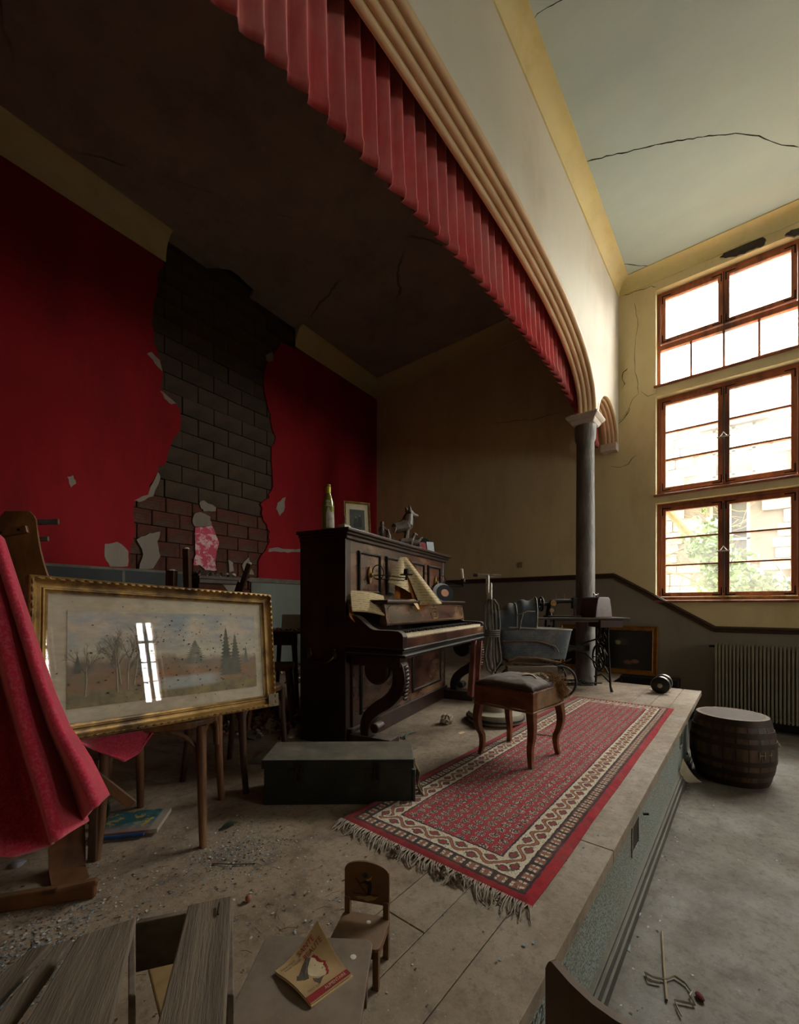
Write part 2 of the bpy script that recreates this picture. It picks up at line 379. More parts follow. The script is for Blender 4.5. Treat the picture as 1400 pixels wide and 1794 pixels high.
# windows
def make_window(n, y0, y1, z0, z1, kind, haz):
    e = bpy.data.objects.new('window_%d' % n, None); COL.objects.link(e); e.location = (XW+.1, y1, z0); struct(e)
    Wd, Ht = y1-y0, z1-z0
    T = lambda y, z, x=0: (x, -y, z)                 # local: y runs from the stage end into the hall
    fr = MB(); f = .038
    for a in ((0, f), (Wd-f, Wd)): fr.bb(T(a[0], 0, .0), T(a[1], Ht, .07))
    fr.bb(T(f, 0, 0), T(Wd-f, f, .07)); fr.bb(T(f, Ht-f, 0), T(Wd-f, Ht, .07))
    mid = (Wd/2-.02, Wd/2+.02); fr.bb(T(mid[0], f, 0), T(mid[1], Ht-f, .07))
    if kind == 'top': fr.bb(T(f, .455, 0), T(Wd-f, .515, .07))
    fr.build('frame', M_frame, e, bevel=.004)
    sl = MB().bb(T(-.02, -.03, -.125), T(Wd+.02, -.004, .05)); sl.build('sill', M_frame, e, bevel=.006)
    halves = ((f, mid[0]), (mid[1], Wd-f)); st_ = .05
    def casement(a, b, za, zb, rows, cols, pm):
        s = MB(); X0, X1 = -.012, .045
        s.bb(T(a, za, X0), T(a+st_, zb, X1)); s.bb(T(b-st_, za, X0), T(b, zb, X1))
        s.bb(T(a+st_, za, X0), T(b-st_, za+st_, X1)); s.bb(T(a+st_, zb-st_, X0), T(b-st_, zb, X1))
        cs = s.build('casement', M_frame, e, bevel=.004)
        ga, gb, gz, gt = a+st_, b-st_, za+st_, zb-st_
        for k in range(1, rows):
            zz = gz+(gt-gz)*k/rows; MB().bb(T(ga, zz-.009, .0), T(gb, zz+.009, .035)).build('glazing_bar', M_frame, cs, bevel=.003)
        for k in range(rows):
            p0, p1 = gz+(gt-gz)*k/rows, gz+(gt-gz)*(k+1)/rows
            MB().bb(T(ga-.004, p0+.002, .016), T(gb+.004, p1-.002, .019)).build('pane', pm(k), cs)
        hm = MB()
        for yy, sy in ((a+.012, 1), (b-.012, -1)):
            for zz, sz in ((za+.012, 1), (zb-.012, -1)):
                hm.bb(T(yy, zz, X0-.002), T(yy+sy*.09, zz+sz*.012, X0+.002)); hm.bb(T(yy, zz, X0-.002), T(yy+sy*.012, zz+sz*.09, X0+.002))
        hm.build('corner_plates', M_iron, cs)
        return cs
    for a, b in halves:
        m_ = (a+b)/2
        MB().bb(T(m_-.014, f, .046), T(m_+.014, Ht-f, .07)).build('mullion', M_frame, e)
        if kind == 'top':
            for p, q in ((a, m_), (m_, b)): casement(p+.003, q-.003, .525, Ht-f-.003, 1, 1, lambda k: M_pane)
            nb = 4; bwid = (b-a)/nb
            for k in range(nb):
                MB().bb(T(a+k*bwid+.004, f+.01, .02), T(a+(k+1)*bwid-.004, .452, .023)).build('pane', M_pane, e)
                if k: MB().bb(T(a+k*bwid-.011, f, .0), T(a+k*bwid+.011, .457, .05)).build('glazing_bar', M_frame, e, bevel=.003)
        else:
            c1 = casement(a+.003, m_-.003, f+.003, Ht-f-.003, 3, 1, (lambda k: M_pane2 if (k == 2 and haz) else M_pane))
            casement(m_+.003, b-.003, f+.003, Ht-f-.003, 3, 1, (lambda k: M_pane2 if (k == 2 and haz) else M_pane))
            h = MB(); h.tube([T(m_, .08, -.03), T(m_, Ht-.08, -.03)], .007); h.build('bolt_rod', M_iron, c1)
            h = MB(); h.tube([T(m_-.06, Ht*.47, -.05), T(m_+.06, Ht*.47, -.05)], .008); h.tube([T(m_-.03, Ht*.47, -.05), T(m_, Ht*.47+.05, -.05), T(m_+.03, Ht*.47, -.05)], .006)
            h.build('handle', M_steel, c1, smooth=True)
    return e
nw = 1
for o in BAYS:
    for i, (z0, z1) in enumerate(WZ):
        make_window(nw, BW[0]+o, BW[1]+o, z0, z1, 'top' if i == 2 else 'low', i == 1); nw += 1
        ld = bpy.data.lights.new('window_portal', 'AREA'); ld.shape = 'RECTANGLE'; ld.size = z1-z0; ld.size_y = BW[1]-BW[0]; ld.cycles.is_portal = True
        lo = bpy.data.objects.new('window_portal', ld); COL.objects.link(lo); lo.location = (XW+.3, (BW[0]+BW[1])/2+o, (z0+z1)/2); lo.rotation_euler = (0, PI/2, 0)

# hall walls behind the camera
struct(MB().bb((XL-.3, YR-.3, ZF), (XL, 5.9, 5.9)).build('wall_left', M_cream))
RWX = [3.2, 5.3]; RWZ = (1.1, 3.1); RWH = .25
w = MB(); holes_wall(w, [XL, XW], [ZF, 5.0], [(x-RWH, x+RWH)+RWZ for x in RWX], lambda u, v, t: (u, YR-t, v), .3)
struct(w.build('wall_rear', M_cream))
for i, x in enumerate(RWX):
    e = bpy.data.objects.new('window_%d' % (nw+i), None); COL.objects.link(e); e.location = (x, YR-.1, RWZ[0]); struct(e)
    m = MB(); Hh = RWZ[1]-RWZ[0]
    for a in (-RWH, -.03, RWH-.06): m.bb((a, -.06, 0), (a+.06, 0, Hh))
    for z_ in (0, Hh*.72, Hh-.06): m.bb((-RWH+.06, -.06, z_), (RWH-.06, 0, z_+.06))
    m.build('frame', M_frame, e)
    for a, b in ((-RWH+.06, -.03), (.03, RWH-.06)):
        for k in range(3):
            z0_ = .06+(Hh*.72-.06)*k/3; MB().bb((a, -.035, z0_+.012), (b, -.032, z0_+(Hh*.72-.06)/3-.012)).build('pane', M_pane, e)
            if k: MB().bb((a, -.05, z0_-.012), (b, -.01, z0_+.012)).build('glazing_bar', M_frame, e)
        MB().bb((a, -.035, Hh*.72+.06), (b, -.032, Hh-.06)).build('pane', M_pane, e)
    ld = bpy.data.lights.new('window_portal', 'AREA'); ld.shape = 'RECTANGLE'; ld.size = RWH*2; ld.size_y = Hh; ld.cycles.is_portal = True
    lo = bpy.data.objects.new('window_portal', ld); COL.objects.link(lo); lo.location = (x, YR-.28, sum(RWZ)/2); lo.rotation_euler = (PI/2, 0, 0)
struct(MB().bb((XL-.3, YP, 5.9), (XW+.34, 6.2, 6.0)).build('ceiling_sky_block', M_mortar))  # unseen slab added to keep sky light out of the ceiling hole

# proscenium wall with the big arch and the little side arch
AC, AH, AZ, AR, AN = 2.2, 2.72, 2.9, .885, 2.6
def arch_pts(off=0.0, n=72):
    out = [(AC-AH+off, AZ)]
    for i in range(1, n):
        a = PI*(1-i/n); u = math.cos(a); s_ = 1 if u > 0 else -1
        x = AC+s_*(AH-off)*abs(u)**(2/AN); z = AZ+(AR-off)*abs(math.sin(a))**(2/AN); out.append((x, z))
    out.append((AC+AH-off, AZ)); return out
SCX, SHW, SR = 5.445, .455, .40
def small_pts(off=0.0, n=24):
    return [(SCX-(SHW-off)*math.cos(PI*i/n), AZ+(SR-off)*math.sin(PI*i/n)) for i in range(n+1)]
poly = [(XL, ZF), (AC-AH-.02, ZF)]+arch_pts()+small_pts()+[(XW, AZ-.02), (XW, 5.9), (XL, 5.9)]
struct(MB().prism(poly, YP, YB, lambda u, v, t: (u, t, v)).build('wall_proscenium', M_white))
prof = []; NR = 4; A0, A1 = Vector((-.010, .004)), Vector((.165, -.075))
dr_ = (A1-A0); nr_ = Vector((-dr_.y, dr_.x)).normalized()*-1
for k in range(NR):
    for j in range(7):
        a = PI*j/6; base = A0+dr_*((k+.5-.46*math.cos(a))/NR); prof.append(tuple(base+nr_*(.018*math.sin(a))))
prof += [(A1.x, A1.y), (.172, .02), (-.004, .02)]
def arch_mould(name, pts, pr, lab=None):
    path = [Vector((x, YP, z)) for x, z in pts]
    return MB().sweep(path, pr, (0, 1, 0)).build(name, M_mould, None, smooth=True)
mo = struct(arch_mould('trim_4', arch_pts(), prof))
prof2 = [(a*.95, b*.5 if b < 0 else b) for a, b in prof]
mo2 = struct(arch_mould('trim_5', small_pts(), prof2))
ml = MB(); ml.bb((5.80, YP-.01, AZ-.10), (5.93, YB, AZ-.002)); ml.build('corbel', mk('white stone', '#cfc4b8', '#b5a89a', 8, .6, .1), mo2, bevel=.008)

# cornices
def cove(path, w, h, side, name, mat=M_cornice):
    pr = [(0, 0), (0, -h), (.012, -h), (.012, -h+.02)]+[(w-(w-.012)*math.cos(PI/2*i/8), -h+.02+(h-.03)*math.sin(PI/2*i/8)) for i in range(9)]+[(w, 0)]
    m = MB(); rings = []
    for p, sd in zip(path, side if isinstance(side[0], (tuple, Vector)) else [side]*len(path)):
        rings.append([Vector(p)+Vector(sd)*a+Vector((0, 0, b)) for a, b in pr])
    m.loop(rings); return struct(m.build(name, mat, None, smooth=True))
cove([(XW, YR, ZH), (XW, YP, ZH)], .14, .145, [(-1, 0, 0), (-1, -1, 0)], 'trim_6')
cove([(XW, YP, ZH), (XL, YP, ZH)], .14, .145, [(-1, -1, 0), (0, -1, 0)], 'trim_7')
bd = Vector((1, BM, 0)).normalized(); bn = Vector((BM, -1, 0)).normalized()
def bp(px, py): return pY(px, py, B0, BM)
cr = Vector((XW, B0+BM*XW, 0))
cove([(XW, YB, ZS), (XW, cr.y, ZS)], .17, .28, [(-1, 0, 0), (-1, -1, 0)], 'trim_8')
xb = lambda x, z: Vector((x, B0+BM*x, z))
gapL, gapR = bp(290, 466).x, bp(517, 609).x
cove([xb(XW, ZS), xb(gapR+.12, ZS), xb(gapR, ZS)], .17, .28, [(-1, -1, 0), tuple(bn), tuple(bn)], 'trim_9')
cove([xb(gapL, ZS), xb(-2.6, ZS)], .17, .28, [tuple(bn), tuple(bn)], 'trim_10')
# stage ceiling, broken away along the back wall
nt = [(522, 585), (464, 552), (436, 524), (446, 509), (435, 500), (417, 482), (403, 473), (381, 470), (352, 470), (320, 448), (309, 437), (298, 448)]
notch = []
for a, b in nt:
    q = pz(a, b, ZS); notch.append((q.x, q.y))
cp = [(-2.6, YB-.02), (XW+.1, YB-.02), (XW+.1, cr.y+.05), (max(notch[0][0]+.05, gapR+.1), B0+BM*gapR+.02)]+notch+[(gapL-.05, B0+BM*gapL+.02), (-2.6, B0-BM*2.6+.02)]
struct(MB().prism(cp, ZS, ZS+.05, lambda u, v, t: (u, v, t)).build('ceiling_stage', M_stceil))
struct(MB().bb((-2.7, YB, -.03), (-2.6, 5.9, 5.9)).build('wall_stage_left', M_red))

# ------------------------------------------------------------------ back wall: block wall behind fallen red plaster
def wfn(u, v, t): p = xb(u, v)-bn*t; return (p.x, p.y, p.z)      # t > 0 goes into the wall
wb = struct(MB().prism([(-2.6, -.03), (6.3, -.03), (6.3, 5.9), (-2.6, 5.9)], .075, .4, wfn).build('wall_back', M_mortar))
def ragged(pts, amp=2.2, k=3):
    out = []
    for (a, b), (c, d) in zip(pts[:-1], pts[1:]):
        for i in range(k):
            f = i/k; out.append((a+(c-a)*f+random.uniform(-amp, amp), b+(d-b)*f+random.uniform(-amp, amp)))
    out.append(pts[-1]); return out
Lp = [(289, 465), (276, 478), (274, 512), (267, 567), (272, 603), (281, 632), (285, 654), (281, 675), (296, 695), (314, 715), (318, 748), (309, 762), (296, 793), (292, 811), (278, 817), (276, 831), (265, 849), (258, 871), (234, 878), (236, 907), (238, 940), (229, 958), (227, 996)]
Rp = [(515, 608), (492, 601), (479, 625), (466, 636), (463, 675), (468, 712), (475, 726), (481, 766), (477, 784), (477, 853), (470, 871), (457, 882), (460, 907), (470, 925), (472, 943), (468, 958), (454, 983), (454, 1016)]
def uv(p): q = bp(*p); return (q.x, q.z)
L2 = [uv(p) for p in ragged(Lp)]; R2 = [uv(p) for p in ragged(Rp)]
zd = 1.2
MB().prism([(-2.6, 4.85), (L2[0][0]-.05, 4.85)]+L2[:-1]+[(L2[-1][0], zd), (-2.6, zd)], 0, .074, wfn).build('plaster_sheet', M_red, wb)
MB().prism([(6.0, 4.85), (6.0, zd), (R2[-1][0], zd)]+R2[:-1][::-1]+[(R2[0][0]+.05, 4.85)], 0, .074, wfn).build('plaster_sheet', M_red, wb)
# lower dado on the back wall
xm0, xm1 = bp(318, 1000).x, bp(440, 1000).x
MB().prism([(-2.6, -.03), (xm0, -.03), (xm0, zd), (-2.6, zd)], -.004, .074, wfn).build('dado_panel', M_green, wb)
MB().prism([(xm1, -.03), (6.0, -.03), (6.0, zd), (xm1, zd)], -.004, .074, wfn).build('dado_panel', M_green, wb)
struct(MB().prism([(xm1-.05, zd-.03), (6.0, zd-.03), (6.0, zd+.035), (xm1-.05, zd+.035)], -.03, .03, wfn).build('trim_11', mk('grey brown rail', '#6a5f50', '#4d4336', 8, .6, .2, dust='#8c8272', dustamt=.6), bevel=.006))
struct(MB().prism([(-2.6, zd-.03), (bp(228, 1000).x, zd-.03), (bp(228, 1000).x, zd+.035), (-2.6, zd+.035)], -.03, .03, wfn).build('trim_12', MATS['grey brown rail'], bevel=.006))
# bare patches where only the paint came off
def patch(pts, mat, t0=-.003, rag=1.2, name='bare_patch'):
    pts = pts+[pts[0]]; q = [uv(p) for p in ragged(pts, rag, 3)][:-1]
    return MB().prism(q, t0, .01, wfn).build(name, mat, wb)
patch([(184, 953), (205, 949), (226, 965), (224, 992), (193, 993), (182, 975)], M_bare)
patch([(118, 835), (127, 833), (134, 848), (124, 853)], M_bare)
patch([(234, 876), (258, 866), (277, 828), (282, 838), (268, 868), (247, 880)], M_bare)
patch([(487, 880), (500, 871), (498, 895), (490, 903), (485, 893)], M_bare)
patch([(470, 962), (487, 960), (505, 963), (526, 961), (526, 967), (505, 968), (486, 966), (470, 967)], M_bare)
patch([(258, 619), (266, 617), (281, 632), (285, 652), (271, 637)], M_bare)
patch([(281, 684), (290, 690), (308, 706), (302, 709), (288, 698)], M_bare)
patch([(465, 622), (478, 617), (479, 632), (468, 634)], M_bare)
# blocks and hollow bricks, one by one
BXa, BXb = bp(222, 800).x, bp(530, 700).x
blk = None; brk = None
def piece(mat, w_, h_, d_, key, ribs=0):
    m = MB(); m.box((0, 0, 0), (w_, d_, h_))
    if ribs:
        for k in range(ribs):
            m.box((0, -d_/2-.002, -h_/2+h_*(k+.5)/ribs), (w_*.97, .006, h_/ribs*.6))
    me = m.build(key, mat, wb); return me
ang = math.atan(BM)
rows = []; z = .9
while z < 5.75:
    small = z < 1.95
    rows.append((z, .17 if small else .205, small)); z += .17 if small else .205
protoB = [piece(M_block, .392, .195, .06, 'block'), piece(M_brick, .30, .16, .06, 'brick', 5)]
first = [True, True]
for k, (z, h, small) in enumerate(rows):
    wd = .31 if small else .402; x = BXa-.2+(k % 2)*wd/2
    while x < BXb+.15:
        i = 1 if small else 0
        if first[i]: o = protoB[i]; first[i] = False
        else: o = protoB[i].copy(); COL.objects.link(o)
        p = Vector(wfn(x+wd/2, z+h/2, .052+random.uniform(-.006, .01)))
        o.location = p; o.rotation_euler = (random.uniform(-.01, .01), random.uniform(-.012, .012), ang+random.uniform(-.01, .01))
        o.scale = (1, 1, 1) if True else 1
        x += wd
# standing remnants of plaster in the hole
def remnant(pts, mat, t0=.0):
    pts = pts+[pts[0]]; q = [uv(p) for p in ragged(pts, 1.2, 3)][:-1]
    return MB().prism(q, t0, .075, wfn).build('plaster_remnant', mat, wb)
M_pinkpl = None
t = NT('flaking pink plaster'); t.col(t.mix(t.ramp(t.noise(14, 5, .7), .45, .52), S('#d8b0b0'), S('#c44a5c'))); t.rough(.9); t.bump(t.noise(14, 5, .7), .6, .01); M_pinkpl = t.m
remnant([(337, 908), (343, 898), (354, 897), (368, 905), (371, 922), (352, 925), (341, 922)], M_bare)
remnant([(341, 924), (352, 923), (371, 920), (384, 948), (380, 965), (376, 985), (381, 1000), (360, 999), (352, 990), (340, 990), (343, 960)], M_pinkpl)
remnant([(350, 878), (358, 876), (380, 890), (378, 896), (358, 895), (351, 888)], M_bare)
remnant([(262, 934), (281, 932), (276, 950), (282, 975), (268, 996), (243, 996), (252, 970), (240, 945)], M_bare)
remnant([(401, 980), (408, 985), (410, 1000), (402, 1004)], M_bare)
remnant([(424, 990), (436, 975), (438, 990), (446, 1006), (430, 1008)], M_bare)

# ------------------------------------------------------------------ column
M_col = mk('peeling grey column paint', '#77726a', '#5a554e', 5, .5, .5, 30, c3='#a39e92', dist=.014, stretch=(1, 1, .45))
colm = thing('column', 'round grey peeling iron column with white capital carrying the arch', 'column', (4.86, 1.375, 0))
MB().lathe([(.112, 0), (.112, .05), (.1, .07), (.095, 1.6), (.09, 2.62), (.105, 2.66), (.11, 2.74), (.11, 2.80)], 40).build('shaft', M_col, colm, smooth=True)
cp_ = MB()
for z0, z1, a0, a1 in ((2.80, 2.845, .11, .135), (2.845, 2.875, .135, .165), (2.875, 2.898, .165, .165)):
    cp_.loop([[(-a0, -a0, z0), (a0, -a0, z0), (a0, a0, z0), (-a0, a0, z0)], [(-a1, -a1, z1), (a1, -a1, z1), (a1, a1, z1), (-a1, a1, z1)]])
cp_.build('capital', mk('white stone', '#cfc4b8', '#b5a89a', 8, .6, .1), colm, bevel=.01)

# ------------------------------------------------------------------ stage valance
t = NT('dusty red curtain cloth'); v = t.mapv((1, 1, .12))
c = t.mix(t.ramp(t.noise(16, 5, .6, v), .35, .7), S('#cc5a5a'), S('#aa3c40')); c = t.mix(t.math('MULTIPLY', t.ramp(t.noise(3, 5, .6), .4, .7), .4), c, S('#c49a90'))
t.col(c); t.rough(.85); t.spec(.2); t.bump(t.noise(120, 3), .15, .002); t.b.inputs['Sheen Weight'].default_value = .3; M_val = t.m
zb_tab = [(-1.2, 3.1), (.71, 3.11), (1.2, 3.14), (2.08, 3.2), (2.6, 3.24), (3.57, 3.25), (4.4, 3.22), (5.2, 3.05), (5.9, 2.9)]
def interp(tab, x):
    for (a, b), (c, d) in zip(tab[:-1], tab[1:]):
        if x <= c: return b+(d-b)*max(0, (x-a)/(c-a))
    return tab[-1][1]
PW = .113
def valance(x0, x1, ztop):
    nu = int((x1-x0)/PW*14)
    def fn(a, b):
        x = x0+(x1-x0)*a; k = math.floor(x/PW); ph = x/PW-k
        rnd = noise.noise(Vector((k*1.7, 3.1, 0)))
        sh = math.sin(PI*ph)**.8                       # round lobes, sharp valleys
        low = 1-b
        y = 1.575-.085*sh*(.45+.55*low)+.012*rnd
        zb = interp(zb_tab, x)+.022*rnd-.075*(math.sin(PI*ph)**.6-.5)
        xx = x+.02*low*math.sin(2*PI*ph)*.6+.02*rnd*low
        z = zb+(ztop-zb)*b
        if b < .06: y += -.01*math.sin(b/.06*PI)*sh
        return (xx, y, z)
    return MB().grid(nu, 26, fn, .004)
va = valance(-1.1, 5.86, 4.25).build('stage_valance', M_val, None, smooth='all')
tag(va, 'pleated red cloth valance with scalloped hem hanging behind the stage arch', 'curtain')

# ------------------------------------------------------------------ cracks and broken plaster
M_crk = mk('crack shadow', '#2c241b', '#3a3026', 20, .95, 0)
def crack(pts, plane, parent, r=.005, seed=1, jit=2.0, name='crack'):
    random.seed(seed); P = []
    for (a, b), (c, d) in zip(pts[:-1], pts[1:]):
        n = max(2, int(math.hypot(c-a, d-b)/9))
        for i in range(n): P.append((a+(c-a)*i/n+random.uniform(-jit, jit), b+(d-b)*i/n+random.uniform(-jit, jit)))
    P.append(pts[-1]); V = [plane(*p) for p in P]; rr = [r*random.uniform(.35, 1) for _ in V]; rr[0] = rr[-1] = r*.2
    return MB().tube(V, rr, 4).build(name, M_crk, parent)
cl_o = bpy.data.objects['ceiling']; pw_o = bpy.data.objects['wall_proscenium']
onc = lambda a, b: pz(a, b, ZH); onw = lambda a, b: pX(a, b, XW); onp = lambda a, b: pY(a, b, YP)
crack([(1027, 283), (1090, 268), (1160, 252), (1240, 238), (1290, 234), (1330, 238), (1360, 252), (1400, 258)], onc, cl_o, .007, 1, 1.2)
crack([(935, 32), (950, 18), (985, 0), (1010, -20)], onc, cl_o, .005, 2, 1)
crack([(1023, 284), (1010, 250), (1003, 222)], onc, cl_o, .004, 3, .6)
crack([(1093, 463), (1130, 466), (1155, 470), (1175, 482)], onc, cl_o, .006, 4, 1)
for i, (pts, r) in enumerate([([(1084, 521), (1110, 512), (1140, 502), (1150, 503)], .004), ([(1100, 645), (1092, 652), (1090, 664), (1096, 672), (1090, 680)], .006), ([(1111, 530), (1118, 560), (1115, 590), (1112, 640), (1120, 690), (1108, 700), (1104, 712), (1090, 735), (1070, 742)], .003),
        ([(1122, 684), (1136, 695), (1149, 690), (1152, 672)], .003), ([(1104, 712), (1100, 725), (1084, 742), (1060, 750)], .006), ([(1068, 818), (1085, 820), (1100, 812), (1115, 797)], .004), ([(860, 742), (930, 735), (985, 722)], .003), ([(760, 560), (775, 600), (782, 640)], .003)]):
    crack(pts, onw, wr, r, 10+i, 1.3)
q_ = [pX(a, b, XW-.012) for a, b in ragged([(1262, 450), (1272, 440), (1290, 430), (1312, 422), (1336, 415), (1342, 420), (1338, 430), (1320, 436), (1296, 446), (1275, 450), (1262, 450)], 1.2, 3)[:-1]]
def brk(pts):
    n = len(pts); MB().add([p for p in pts]+[p+Vector((.02, 0, 0)) for p in pts], [tuple(range(n)), tuple(range(n, 2*n))[::-1]]+[(j, n+j, n+(j+1) % n, (j+1) % n) for j in range(n)]).build('broken_plaster', M_mortar, wr)
brk(q_)
brk([pX(a, b, XW-.03) for a, b in ragged([(1376, 412), (1386, 402), (1410, 396), (1412, 408), (1392, 414), (1376, 412)], 1.2, 3)[:-1]])
# ------------------------------------------------------------------ object materials
M_piano = mk('dark mahogany polish', '#2c1612', '#1c0d0b', 10, .32, .06, stretch=(1, 1, .15), dust='#8f8273', dustamt=.55, c3='#3f231b', spec=.5)
M_pianofr = mk('worn mahogany with sheen', '#5a382a', '#2f1913', 7, .26, .06, stretch=(.5, 1, 1), dust='#a09282', dustamt=.6, c3='#7d6048', spec=.6, lo=.4, hi=.6)  # real wear, plus the front's sheen put in as lighter brown patches
M_ebony = mk('black moulding', '#0d0a09', '#191412', 10, .3, .05, dust='#9a9086', dustamt=.5)
M_ivory = mk('yellowed ivory', '#d8cbae', '#c3b391', 30, .4, .05)
M_brass = mk('tarnished brass', '#6d5a34', '#3b2f1c', 20, .4, .1, metal=.8)
M_gilt = mk('dull gilt', '#a8854a', '#7a5a2c', 18, .45, .25, metal=.45, c3='#4a3520')
M_giltdk = mk('dark gilt', '#8a6533', '#573a1b', 16, .5, .3, metal=.4, c3='#33220f')
M_paper = mk('yellowed paper', '#cdb488', '#bfa272', 7, .85, .1)
M_paperor = mk('orange brown paper', '#b5722c', '#8f551f', 6, .8, .1)
M_ink = mk('faded ink', '#4a3a2c', '#3b2d22', 20, .9, 0)
M_vinyl = mk('black vinyl', '#1a1a1c', '#242426', 20, .3, .02, spec=.8)
M_bronze = mk('bronzed plaster', '#5f5042', '#3a2f25', 30, .45, .25, dust='#a08f7c', dustamt=.6, cover=.15)
M_white = M_white
M_chipped = mk('chipped white plaster', '#d6cbbf', '#bfb2a5', 20, .9, .3)
M_woodmid = mk('worn brown wood', '#6b4529', '#4a2d19', 6, .5, .15, stretch=(6, 6, .6), c3='#7d5a38', dust='#8a7a66', dustamt=.4)
M_wooddk = mk('dark varnished wood', '#4b2e1b', '#311c10', 6, .42, .12, stretch=(6, 6, .6), dust='#7a6a58', dustamt=.35)
M_cratewood = mk('weathered crate plank', '#7b6c5c', '#5d5044', 4, .85, .5, 30, stretch=(.6, 7, 7), c3='#4a3d31', dist=.006, rotz=math.atan2(pz(407, 1568, .27).y-pz(392, 1850, .27).y, pz(407, 1568, .27).x-pz(392, 1850, .27).x))
M_woodgrey = mk('weathered grey plank', '#7b6c5c', '#5d5044', 4, .85, .5, 30, stretch=(.6, 7, 7), c3='#4a3d31', dist=.006)
M_leather = mk('cracked brown leather', '#4a3a30', '#2a201a', 9, .7, .5, 30, dust='#8d8178', dustamt=.7, c3='#5a4a40')
M_rubber = mk('dark rubber', '#1a1816', '#262320', 12, .7, .1)

# ------------------------------------------------------------------ upright piano
L = 1.66; PA = math.radians(12.2)
piano = thing('upright_piano', 'tall dark mahogany upright piano with brass candle arms and scrolled legs', 'piano', (1.765, 1.872, 0), PA)
def box(name, a, b, mat, par, bevel=.004): return MB().bb(a, b).build(name, mat, par, bevel=bevel)
D = .35; HT = 1.29
body = MB(); body.bb((0, 0, .0), (.06, D, HT)); body.bb((L-.06, 0, .0), (L, D, HT)); body.bb((.06, D-.03, .02), (L-.06, D, HT)); body.bb((.06, .02, .02), (L-.06, D-.03, .12)); body.bb((.06, .03, .54), (L-.06, D-.03, .62))
body.build('case', M_piano, piano, bevel=.005)
lid = MB(); lid.bb((-.035, -.045, HT+.012), (L+.035, D+.005, HT+.034)); lid.bb((-.02, -.03, HT-.005), (L+.02, D, HT+.012)); lid.bb((-.008, -.014, HT-.03), (L+.008, D, HT-.005))
lid.build('lid', M_piano, piano, bevel=.006, seg=3)
# upper front with four framed panels
uf = box('upper_front', (.06, .004, .88), (L-.06, .03, HT-.03), M_pianofr, piano)
pw = [(.14, .42), (.50, .80), (.86, 1.16), (1.24, 1.52)]
for a, b in pw:
    m = MB(); rect_frame(m, a, b, .93, 1.205, [(0, 0), (0, .008), (.006, .016), (.014, .016), (.02, .006), (.02, 0)], .004); m.build('panel_moulding', M_ebony, uf, smooth=False)
    box('panel', (a+.02, .0005, .95), (b-.02, .006, 1.185), M_pianofr, uf, .002)
box('music_shelf', (.10, -.235, .868), (L-.10, .01, .892), M_piano, piano, .008)
fb = MB(); fb.prism([(-.205, .868), (-.19, .868), (-.165, .735), (-.18, .725), (-.222, .735), (-.225, .75)], .11, L-.11, lambda u, v, t: (t, u, v)); fbo = fb.build('fallboard', M_pianofr, piano, bevel=.004)
fl = MB(); fr_ = [(.17, .75), (.14, .775), (.14, .835), (.17, .855), (L-.17, .855), (L-.14, .835), (L-.14, .775), (L-.17, .75)]
fy = lambda z: -.205-(.868-z)*.155-.0015
fl.tube([(a, fy(b), b) for a, b in fr_], .0022, 6, True); fl.build('gold_line', M_gilt, fbo)
em = MB(); cx = L*.52
em.tube([(cx+.075*c_, fy(.80+s_)-.001, .80+s_) for c_, s_ in ((-.62, .04), (.62, .04), (1, 0), (.62, -.04), (-.62, -.04), (-1, 0))], .004, 6, True)
em.tube([(cx+.05*math.cos(a), fy(.785)-.001, .80+.02*math.sin(a)) for a in [PI*i/10 for i in range(11)]], .0025, 6)
em.build('maker_emblem', M_gilt, fbo)
for zz, ww in ((.795, .055), (.783, .035)): MB().box((cx, fy(zz)-.001, zz), (ww, .001, .006)).build('emblem_line', M_gilt, fbo)
kb = MB(); kb.bb((.0, -.385, .575), (L, .02, .60)); kb.bb((-.008, -.398, .60), (L+.008, .0, .615)); kb.bb((-.016, -.41, .562), (L+.016, 0, .58)); kb.build('key_bed', M_ebony, piano, bevel=.006, seg=3)
box('key_slip', (.06, -.385, .613), (L-.06, -.365, .672), M_pianofr, piano)
cheek = [(0, .6), (0, .80)]+[(-.05-.16*i/8, .80-.085*(.5-.5*math.cos(PI*i/8))) for i in range(9)]+[(-.30, .715), (-.355, .712), (-.378, .70), (-.388, .68), (-.388, .6)]
for x0, x1 in ((.0, .058), (L-.058, L)):
    MB().prism(cheek, x0, x1, lambda u, v, t: (t, u, v)).build('key_cheek', M_piano, piano, bevel=.004)
nk = 52; k0, k1 = .075, L-.075; kw = (k1-k0)/nk
km = MB(); kd = MB()
for i in range(nk):
    km.bb((k0+i*kw+.0006, -.362, .668), (k0+(i+1)*kw-.0006, -.222, .69))
    if i % 7 not in (2, 6) and i < nk-1: kd.bb((k0+(i+1)*kw-.006, -.315, .69), (k0+(i+1)*kw+.006, -.222, .703))
stuff(km.build('white_keys', M_ivory, piano)); stuff(kd.build('black_keys', M_ebony, piano))
# lower case
lowf = box('lower_front', (.06, -.012, .11), (L-.06, .02, .56), M_pianofr, piano)
for a, b in ((.14, .70), (.90, 1.50)):
    m = MB(); rect_frame(m, a, b, .17, .50, [(0, 0), (0, .008), (.008, .014), (.016, .014), (.024, .004), (.024, 0)], -.012); dm = m.build('door_moulding', M_ebony, lowf)
    box('door_panel', (a+.024, -.016, .194), (b-.024, -.008, .476), M_pianofr, lowf, .002)
for x in (.765, .84):
    MB().lathe([(.004, 0), (.004, .012), (.012, .016), (.013, .024), (.006, .03)], 12, (x, -.013, .35 if x < .8 else .37), 'y').build('door_knob', M_iron, lowf, smooth=True).scale = (1, -1, 1)
box('plinth', (.02, -.03, .0), (L-.02, .03, .11), M_piano, piano, .006)
